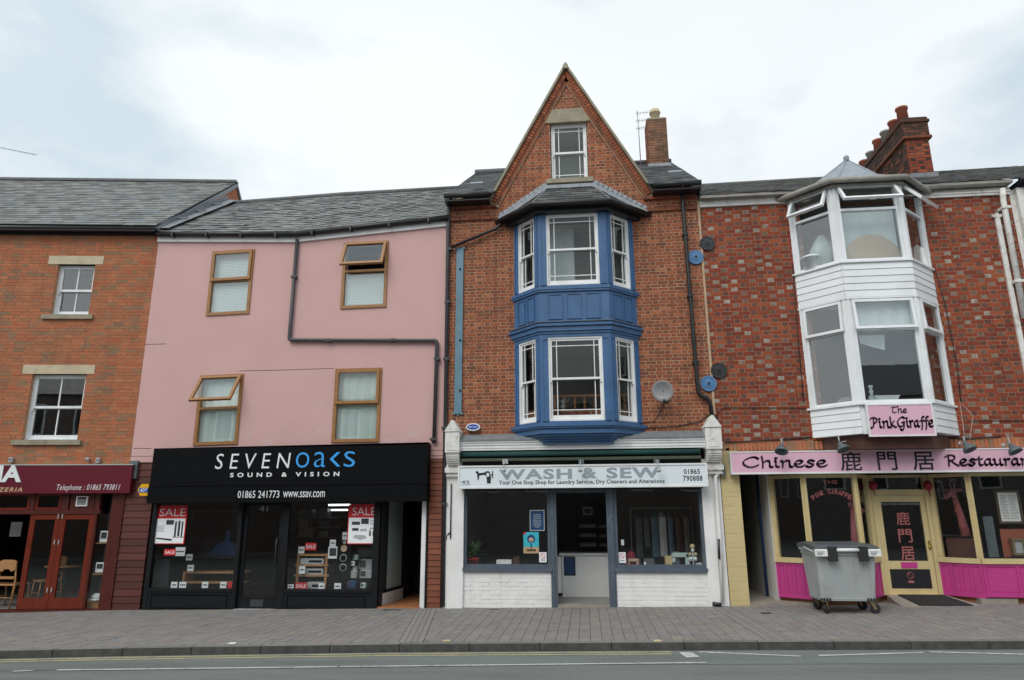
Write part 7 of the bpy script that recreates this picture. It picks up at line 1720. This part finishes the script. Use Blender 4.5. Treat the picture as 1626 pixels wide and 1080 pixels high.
# giraffe ornaments, framed menu and other things in the window
def giraffe(F_, u0, d, zb_, h, label, flip=1):
    """dusty pink giraffe head and neck ornament"""
    P0 = F_ @ Vector((u0, d, zb_)); t = root('giraffe_ornament', label, 'giraffe', P0)
    q = MB(F_); q.tube([(u0+.10*flip, d, zb_), (u0+.06*flip, d, zb_+h*.4), (u0, d, zb_+h*.78)], [.085, .06, .045], 12); q.build('neck', M['gpink'], t)
    q = MB(F_); hz = zb_+h*.82; q.tube([(u0+.03*flip, d+.05, hz+.03), (u0-.02*flip, d-.03, hz+.01), (u0-.06*flip, d-.12, hz-.06), (u0-.08*flip, d-.17, hz-.11)], [.05, .062, .045, .032], 12); q.build('head', M['gpink'], t)
    for s_ in (-1, 1):
        q = MB(F_); q.tube([(u0+s_*.05, d, hz+.04), (u0+s_*.12, d, hz+.05), (u0+s_*.17, d, hz+.03)], [.02, .032, .006], 8); q.build('ear', M['gpink'], t)
        q = MB(F_); q.tube([(u0+s_*.025, d, hz+.05), (u0+s_*.035, d, hz+.14)], .009, 6); q.lathe((u0+s_*.035, d, hz+.13), [(0, 0), (.016, .01), (.014, .03), (0, .035)], 8); q.build('horn', M['gpink'], t)
    q = MB(F_); random.seed(3)
    for k in range(14):
        f_ = random.uniform(.02, .7); cx_ = u0+.10*flip-(.10*flip)*f_/.78; q.lathe((cx_+random.uniform(-.03, .03), d-.075+.03*f_, zb_+h*f_), [(0, -.004), (.018, -.002), (.02, .01)], 7, axis='y')
    q.build('patch', M['pot_red'], t, kind='stuff')
F4_, L4_ = s4; F3_, L3_ = s3
giraffe(F4_, L4_*.42, .35, Z(1520, 852, .3), .95, 'dusty pink giraffe head ornament in the window right of the restaurant door', 1)
giraffe(F3_, L3_*.60, .27, zr4, 1.1, 'dusty pink giraffe neck ornament in the narrow window left of the restaurant door', -1)
q = MB(F4_); q.box(.1, L4_-.1, .2, .5, zr4, Z(1520, 855, .2)); q.build('window_cabinet', M['board_dk'], G4)
def menu(px0, py0, px1, py1, d, label):
    def ex(q, x0, x1, z0, z1, d_):
        q.frame(x0-.04, x1+.04, z0-.04, z1+.04, .04, d_-.02, d_+.01, 1)
        for i in range(16): zz = z1-.05-(z1-z0-.08)*i/16; q.box(x0+.04, x0+(x1-x0)*random.uniform(.35, .5), d_-.001, d_-.0002, zz-.008, zz, 2); q.box(x0+(x1-x0)*.55, x0+(x1-x0)*random.uniform(.8, .95), d_-.001, d_-.0002, zz-.008, zz, 2)
    return card('menu_board', px0, py0, px1, py1, d, ['int_l', 'trunk', 'int'], label, 'menu', ex)
menu(1582, 782, 1622, 828, .35, 'framed menu hanging in the right restaurant window')
card('screen', 1560, 820, 1587, 885, .3, ['lampg'], 'grey fabric screen low in the right restaurant window', 'screen'); card('board', 1587, 840, 1650, 885, .42, ['pot_red'], 'dull terracotta board behind the bottom of the right restaurant window', 'board')
t = root('serving_hatch', 'small brass coloured framed box low in the right restaurant window', 'box', (at(1615, 883, .3)[0], .3, zr4)); A_, B_ = at(1606, 855, .3), at(1632, 882, .3)
q = MB(); q.frame(A_[0], B_[0], B_[1], A_[1], .04, .3, .4); q.build('frame', M['brass'], t); q = MB(); q.box(A_[0]+.04, B_[0]-.04, .33, .35, B_[1]+.04, A_[1]-.04); q.build('panel', M['silver'], t)
for px, lb in ((1386, 'red paper lantern left of the light over the restaurant door'), (1473, 'red paper lantern right of the light over the restaurant door')):
    u_, z_ = at(px, 770, .42); t = root('paper_lantern', lb, 'lantern', (u_, .42, z_-.14), 'paper lanterns at the restaurant door')
    q = MB(); q.lathe((u_, .42, z_-.1), [(.025, 0), (.06, .03), (.075, .08), (.06, .14), (.025, .17)], 14); q.build('shade', M['chinared'], t)
    q = MB(); q.tube([(u_, .42, z_-.1), (u_+.02, .42, z_-.2)], .01, 5); q.tube([(u_, .42, z_+.06), (u_, .42, zh4-.01)], .004, 4); q.build('tassel', M['chinared'], t)

# ---- pink fascia sign
zt4, zb4 = Z(1300, 715.5, -.2), Z(1300, 752, -.2); x40 = at(1160, 733, -.2)[0]; x41 = 11.4
sg = root('fascia_sign', 'long pale pink restaurant sign with black calligraphy along the right shopfront', 'sign', (7.5, -.2, zb4))
q = MB(); q.box(x40+.02, x41, -.19, -.012, zb4+.02, zt4-.02); q.build('panel', M['pinksign'], sg); q = MB(); q.frame(x40, x41+.02, zb4, zt4, .02, -.2, -.012, wb=.03); q.build('frame', M['white'], sg)
dn = -.192
q = MB(); A_, B_ = at(1178, 744, dn), at(1315, 744, dn); nib_text(q, 'Chinese', A_[0], B_[0], A_[1]+.01, (at(1300, 731, dn)[1]-A_[1]), dn, nw=.34); q.build('lettering', M['ink_p'], sg, kind='stuff')
q = MB(); A_ = at(1503, 741, dn); B_ = at(1626, 741, dn); nib_text(q, 'Restaurant', A_[0], A_[0]+(B_[0]-A_[0])*1.19, A_[1]+.01, (at(1560, 729, dn)[1]-A_[1]), dn, nw=.34); q.build('lettering', M['ink_p'], sg, kind='stuff')
for chh, (p0, p1) in zip('鹿門居', (((1336, 748), (1366, 717)), ((1395, 747), (1422, 717)), ((1451, 747), (1481, 717)))): tfit(sg, chh, p0, p1, dn, 'ink', bold=.011)
# small hanging sign on the bay
sg = root('bay_sign', 'square pale pink sign with black script fixed to the foot of the white bay', 'sign', (7.45, -.75, Z(1430, 692, -.72)))
A_, B_ = at(1374, 642, -.7), at(1487, 692, -.7)
q = MB(); q.box(A_[0]+.025, B_[0]-.025, -.71, -.66, B_[1]+.025, A_[1]-.025); q.build('panel', M['pinksign'], sg); q = MB(); q.frame(A_[0], B_[0], B_[1], A_[1], .025, -.72, -.66); q.build('frame', M['white'], sg)
q = MB(); P_, Q_ = at(1416, 656, -.712), at(1441, 656, -.712); nib_text(q, 'The', P_[0], Q_[0], P_[1], .075, -.712, nw=.30); q.build('lettering', M['ink_p'], sg, kind='stuff')
q = MB(); P_, Q_ = at(1382, 680, -.712), at(1424, 680, -.712); nib_text(q, 'Pink', P_[0], Q_[0], P_[1], .125, -.712, nw=.28); P_, Q_ = at(1425, 679, -.712), at(1484, 679, -.712); nib_text(q, 'Giraffe', P_[0], Q_[0], P_[1], .125, -.712, nw=.28); q.build('lettering', M['ink_p'], sg, kind='stuff')
# swan neck lamps
for i, (px, py, lb) in enumerate(((1241, 711, 'leftmost swan neck lamp, over the first word of the pink sign'), (1336, 708, 'grey swan neck lamp under the left corner of the white bay'), (1536, 708, 'grey swan neck lamp with trailing pale flex right of the square pink sign'), (1608, 711, 'rightmost swan neck lamp above the end of the pink sign'))):
    u_, z_ = at(px, py, -.45); t = root('sign_lamp', lb, 'lamp', (u_, -.45, z_-.1), 'swan neck lamps above the pink sign'); sx = 1 if i > 1 else -1
    Ml = Matrix.Translation((u_, -.45, z_)) @ Matrix.Rotation(R(-25), 4, 'X') @ Matrix.Rotation(R(-14*sx if i != 1 else -14), 4, 'Y')
    q = MB(Ml); q.lathe((0, 0, -.09), [(.0, .13), (.105, .0), (.115, .0), (.11, .03), (.085, .075), (.05, .10), (.045, .14), (.03, .16), (.0, .17)], 20); q.build('shade', M['lampg'], t)
    tp = Ml @ Vector((0, 0, .07)); q = MB(); q.tube([tuple(tp), tuple(tp+Vector((0, 0, .06))), tuple(tp+Vector((.0, .03, .10))), tuple(tp+Vector((.05, .1, .11))), tuple(tp+Vector((.1, .25, .03))), (tp.x+.12, -.03 if i != 1 else -.4, tp.z+.02)], .011, 6)
    if i != 1: q.lathe((tp.x+.12, -.03, tp.z+.02), [(0, 0), (.035, 0), (.035, .02)], 10, axis='y')
    q.build('swan_neck', M['silver'], t)
q = MB(); q.tube(ppath([(1532, 704), (1530, 680), (1524, 638), (1545, 660), (1541, 690), (1540, 700)], -.25), .006, 5); q.build('loose_flex', M['rope'], None, 'pale loop of loose flex hanging above the third swan neck lamp', 'cable')

# ================================================================== next house at the right edge
G5 = root('white_house', 'white fronted neighbouring house cut off by the right edge', 'building', (12, 0, gz(12)))
q = MB(); q.box(10.305, 10.4, .02, .3, -.2, 7.8); q.box(10.4, 10.56, -.08, .3, -.2, 7.8); q.box(10.62, 14.5, -.08, .3, -.2, 7.8); q.box(10.56, 10.62, .0, .3, -.2, 7.8); q.build('wall', M['white_old'], G5)
q = MB(); q.box(10.42, 14.5, -.18, .3, 7.86, 7.92); q.tube([(10.42, -.2, 7.92), (14.5, -.2, 7.92)], .05, 8); q.build('gutter', M['gutter'], G5)
q = MB(); q.tube([(10.59, -.1, 0), (10.59, -.1, 7.85)], .045, 8); q.build('drainpipe', M['pipe'], G5)
slates_bi(G5, (10.32, -.2, 7.95), (14.5, -.2, 7.95), (14.5, 4, 10.28), (10.32, 4, 10.24), 'slate', N_single=60)

# ================================================================== refuse container
bx0, bx1 = gat(1300, 976), gat(1388, 976)
bc = Vector(((at(1278, 870, -1.15)[0]+at(1393, 870, -1.15)[0])/2+.06, -.75, 0)); gb = gz(bc.x)
bin_ = root('refuse_container', 'large grey four wheeled refuse container with a dark lid outside the restaurant', 'bin', (bc.x, bc.y, gb))
MB_ = Matrix.Translation((bc.x, bc.y, gb)) @ Matrix.Rotation(R(1.5), 4, 'Z')
ztop = at(1335, 872, -1.2)[1]-gb; wt_ = (at(1385, 880, -1.2)[0]-at(1284, 880, -1.2)[0])/2*.97; wb_ = wt_*.885; zb0_ = .20
def ring(hw, hd, z, r=.06, dy=0):
    pts = []
    for sx, sy, a0 in ((1, 1, 0), (-1, 1, 90), (-1, -1, 180), (1, -1, 270)):
        for k in range(4): a_ = R(a0+30*k); pts.append((sx*(hw-r)+r*math.cos(a_), dy+sy*(hd-r)+r*math.sin(a_), z))
    return pts
q = MB(MB_); q.loft([ring(wb_, .30, zb0_, .05), ring(wb_+.01, .31, zb0_+.04, .05), ring(wb_+.005, .305, zb0_+.045, .05), ring(wt_-.012, .41, ztop-.1), ring(wt_, .43, ztop-.1), ring(wt_, .43, ztop-.04), ring(wt_+.02, .45, ztop-.04), ring(wt_+.02, .45, ztop)], 0); q.build('body', M['binbody'], bin_)
q = MB(MB_); rr_ = []
for f_, dz in ((-1, 0), (-.9, .03), (-.5, .05), (0, .06), (.5, .07), (.9, .06), (1, .02)):
    y_ = f_*.46; rr_.append([(-wt_-.03, y_, ztop+.005), (-wt_-.02, y_, ztop+.02+dz*.8), (-wt_*.8, y_, ztop+.025+dz), (wt_*.8, y_, ztop+.025+dz), (wt_+.02, y_, ztop+.02+dz*.8), (wt_+.03, y_, ztop+.005)])
q.loft(rr_, 0, True); q.build('lid', M['binlid'], bin_)
q = MB(MB_); q.tube([(-wt_*.42, -.475, ztop-.015), (wt_*.42, -.475, ztop-.015)], .028, 8); q.build('front_rail', M['white'], bin_)
for sx in (-1, 1):
    q = MB(MB_); q.rbox(sx*wt_*.5-.075, sx*wt_*.5+.075, -.505, -.452, ztop-.19, ztop+.045, .015); q.build('lid_hinge', M['rubber'], bin_)
    q = MB(MB_); x_ = sx*wt_*.87; q.rbox(x_-.10, x_+.10, -.50, -.451, ztop-.11, ztop+.0, .01); q.build('lifting_pocket', M['white'], bin_)
    q = MB(MB_); q.tube([(sx*(wt_+.02), -.42, ztop-.06), (sx*(wt_+.08), -.38, ztop-.02), (sx*(wt_+.09), -.1, ztop+.02), (sx*(wt_+.02), .1, ztop-.01)], .014, 6); q.build('side_handle', M['binbody'], bin_)
    for sy in (-1, 1):
        xw, yw = sx*(wb_-.06), sy*.24; ang_ = R(25*sx*sy+20); Mw = MB_ @ Matrix.Translation((xw, yw, 0)) @ Matrix.Rotation(ang_ if sy < 0 else -ang_, 4, 'Z')
        q = MB(Mw); q.lathe((.045, -.022, .08), [(.0, 0), (.03, 0), (.045, .004), (.055, -.002), (.078, .004), (.08, .012), (.08, .032), (.078, .04), (.055, .046), (.045, .04), (0, .044)], 20, axis='y'); wh = q.build('wheel', M['rubber'], bin_)
        q = MB(Mw); q.lathe((.045, -.026, .08), [(0, 0), (.022, 0), (.026, .052), (0, .052)], 10, axis='y'); q.build('hub', M['dgrey'], wh)
        q = MB(Mw)
        for s2_ in (-.034, .027): q.add([(-.035, s2_, .19), (.04, s2_, .19), (.065, s2_, .07), (.03, s2_, .065), (-.035, s2_+.007, .19), (.04, s2_+.007, .19), (.065, s2_+.007, .07), (.03, s2_+.007, .065)], [(0,1,2,3),(7,6,5,4),(0,4,5,1),(1,5,6,2),(2,6,7,3),(3,7,4,0)])
        q.box(-.05, .05, -.04, .04, .186, .2); q.build('castor_fork', M['brass'], bin_)
        if sy < 0:
            q = MB(MB_)
            for k in range(4): q.box(xw-.085+k*.045, xw-.055+k*.045, -.318, -.30, zb0_+.002, zb0_+.045)
            q.build('grate', M['iron'], bin_)
# worn instruction labels and a dent line on the refuse container
q = MB(MB_)
for sx in (-1, 1):
    for k in range(3): q.box(sx*wt_*.87-.07, sx*wt_*.87+.05-.02*k, -.5035, -.5005, ztop-.045-.022*k, ztop-.037-.022*k)
q.build('pocket_marking', M['lampg'], bin_, kind='stuff')
# litter on the pavement: a yellow scrap and a white scrap
for px, py, mt, lb in ((708, 1018, 'cream', 'small yellow paint spot by the kerb below the launderette'), (1044, 1018, 'cream', 'small yellow paint spot by the kerb right of centre'), (368, 1022, 'paper', 'small white scrap of paper near the kerb')):
    p = gat(px, py, .0); q = MB(); q.add([(p.x-.05, p.y-.05, p.z+.004), (p.x+.06, p.y-.04, p.z+.004), (p.x+.05, p.y+.05, p.z+.009), (p.x-.045, p.y+.055, p.z+.005)], [(0, 1, 2, 3)]); q.build('scrap', M[mt], None, lb, 'scrap')
